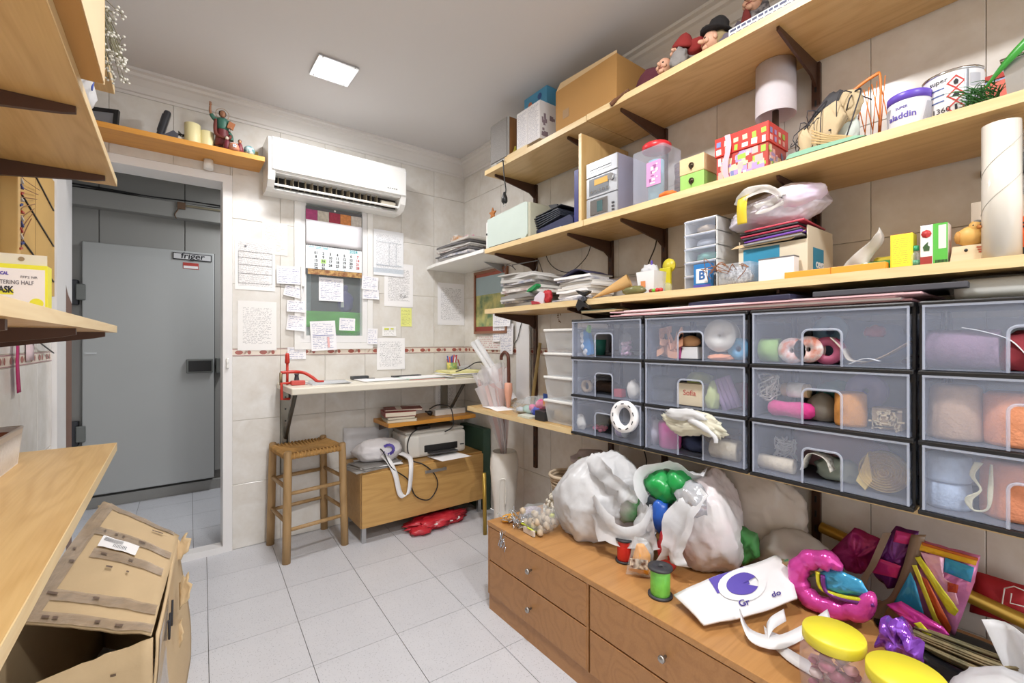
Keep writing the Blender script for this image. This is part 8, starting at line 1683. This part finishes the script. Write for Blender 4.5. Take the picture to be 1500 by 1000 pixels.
bm = NB(); P = spline([(x, -.034, z) for x, z in (loc2(t, *p) for p in ((1350, 778), (1336, 830), (1318, 868), (1298, 880), (1284, 905), (1276, 922)))], 5); n = len(P) - 1; grid(bm, n, 1, lambda u, v: P[int(round(u * n))] + Vector(((v - .5) * .03, 0, (v - .5) * .01))); part('brown_tape', bm, M('brown_tape', '8A7460', .2, var=.15, bump=.4, bs=30), t).modifiers.new('s', 'SOLIDIFY').thickness = .0015
bm = NB(); P = spline([(x, -.036, z) for x, z in (loc2(t, *p) for p in ((1305, 775), (1285, 820), (1270, 850), (1286, 885), (1280, 915)))], 5); n = len(P) - 1; grid(bm, n, 1, lambda u, v: P[int(round(u * n))] + Vector(((v - .5) * .018, 0, (v - .5) * .006))); part('brown_tape', bm, M('brown_tape', ''), t)
t = foil_poly('rainbow_foil_pack', 'rectangular rainbow foil balloon with bright stripes', 1.60, ((1350, 790), (1436, 814), (1428, 852), (1398, 932), (1312, 880), (1330, 838)), .045, 'E08AC0')
for k, (hx, pts) in enumerate((('E0B02E', ((1352, 792), (1434, 816), (1432, 824), (1350, 802))), ('C86A2E', ((1354, 790), (1436, 813), (1435, 817), (1353, 794))), ('3A9AC8', ((1388, 812), (1430, 826), (1425, 848), (1384, 832))), ('E8B0C8', ((1352, 804), (1386, 812), (1382, 838), (1400, 850), (1408, 880), (1390, 880))), ('DCD83A', ((1344, 812), (1352, 810), (1408, 888), (1402, 896), (1392, 890))), ('3A9AC8', ((1314, 876), (1338, 832), (1346, 850), (1360, 902))), ('E0DC4A', ((1340, 822), (1347, 822), (1384, 912), (1374, 910))), ('C85A2A', ((1354, 838), (1362, 842), (1398, 912), (1394, 922), (1378, 900))), ('B84A2E', ((1392, 846), (1408, 850), (1406, 862), (1392, 860))))): facet(t, 'stripe', pts, -.024 - .0012 * k, hx)
t = foil_poly('pink_foil_flap', 'pink foil flap folded below the rainbow pack', 1.535, ((1298, 885), (1320, 880), (1382, 918), (1392, 930), (1360, 935), (1320, 905)), .02, 'CC3EA0'); facet(t, 'yellow_edge', ((1340, 910), (1350, 908), (1376, 936), (1368, 938)), -.012, 'DCD83A')
foil_poly('violet_foil', 'crinkled violet foil bunch between the jars and rainbow pack', 1.385, ((1290, 905), (1318, 905), (1352, 945), (1354, 972), (1310, 960), (1282, 945)), .06, '8A4AC0', 'foil', .5)
bm = NB(); A, Bq = onX(1197, 782, 1.70), onX(1500, 925, 1.55); A = Vector((1.735, A.y, .545)); Bq = Vector((1.655, .0, .462)); d = Bq - A; lathe(bm, [(.0175, 0), (.0175, d.length), (.014, d.length), (.014, 0), (.0175, 0)], (0, 0, 0), 18, cap=False); o = solo('gold_tube', 'gold cardboard tube lying behind the foil balloons', 'tube', bm, C('B08A34', .3, metal=.5), A); o.rotation_euler = d.to_track_quat('Z', 'Y').to_euler()
t = thing('red_pouch', 'red fabric pouch with white bus outline', 'pouch', (1.715, onX(1472, 875, 1.715).y, CT), RW); bm = NB(); pillow(bm, [(x, max(z, .004)) for x, z in (loc2(t, *p) for p in ((1428, 836), (1515, 862), (1520, 925), (1420, 895)))], .06, 5, .08); part('body', bm, C('B0202E', .6), t); bm = NB(); l3 = lambda pts: [(x, -.034, z) for x, z in (loc2(t, *p) for p in pts)]
tube(bm, l3(((1474, 855), (1470, 880), (1480, 898), (1500, 902), (1512, 895))), .0015, 5); tube(bm, l3(((1474, 855), (1488, 852), (1512, 862))), .0015, 5); tube(bm, l3(((1484, 862), (1482, 876), (1506, 882))), .0015, 5); tube(bm, l3(((1476, 884), (1482, 892), (1492, 894))), .0015, 5); part('bus_outline', bm, PAPERW, t)
t = thing('cord_coil', 'coil of olive and brown stems lying on black film', 'stems', (1.53, onX(1422, 950, 1.53).y, CT + .012), RW); bm = NB(); rd = random.Random(12)
for k in range(30): o_ = rd.uniform(-.02, .02); z = rd.uniform(.0, .05); tube(bm, spline([(-.11 + o_, -.01 + o_, z * .6 + .004), (-.03, -.045 + o_, z + .004), (.06, -.04 + o_, z + .004), (.12 + o_, .02, z * .8 + .004)], 5), .0035, 5)
part('stems', bm, M('stem_olive', '5E5A40', .6, col2='8A7A58', vs=20), t)['kind'] = 'stuff'
bm = NB(); blob(bm, (0, 0, .006), (.17, .12, .010), 7, .3, sub=3, crease=.3, flat=-.6); solo('black_film', 'crumpled black film under the coil of stems', 'film', bm, C('17171A', .25), (1.54, onX(1420, 950, 1.54).y, CT), RW)
# jars with yellow lids
for i, (px, py, dia) in enumerate(((1221, 925, .118), (1327, 984, .126))):
    v = onZ(px, py, .525); t = thing('candy_jar', ('clear jar of pink trinkets with yellow lid, beside the white tote', 'clear jar of pink trinkets with yellow lid, below the violet foil')[i], 'jar', (v.x, v.y, CT), RW, 'jars with yellow lids'); r = dia / 2; h = .14
    bm = NB(); lathe(bm, [(0, 0), (r * .98, 0), (r * 1.06, .01), (r * 1.1, .05), (r * 1.06, .095), (r * .95, .116)], seg=32); part('glass', bm, M('jar_glass', 'E8DCE2', .06, var=0, transp=.84), t)
    bm = NB(); lathe(bm, [(r * .97, .114), (r * 1.0, .116), (r * 1.0, .136), (r * .97, .14), (0, .14)], seg=36); part('lid', bm, C('E6D83A', .4), t); rd = random.Random(i)
    for nm, hx, n_ in (('pink_petal', 'E0A0A8', 14), ('rose_bead', 'A85A70', 22), ('pearl', 'E6D2D0', 12)):
        bm = NB()
        for k in range(n_): a = rd.uniform(0, 6.28); q = r * .8 * math.sqrt(rd.random()); s = rd.uniform(.008, .018); blob(bm, (q * math.cos(a), q * math.sin(a), rd.uniform(.014, .095)), (s, s * .8, s * .7), k, .3, sub=1)
        part(nm, bm, C(hx, .35), t)['kind'] = 'stuff'
t = thing('white_film_heap', 'white plastic film heaped beside the second jar', 'film', (1.35, .12, CT), RW); bm = NB(); sackmesh(bm, (0, .02, .035), (.09, .1, .05), 121, 36, 4, -.68); part('film', bm, BAGW, t); bm = NB(); grid(bm, 6, 8, lambda u, v: (.0 + u * .1 - .05 * v, .12 + .03 * math.sin(u * 5), .02 + v * .13)); part('upright_fold', bm, BAGW, t).modifiers.new('s', 'SOLIDIFY').thickness = .002
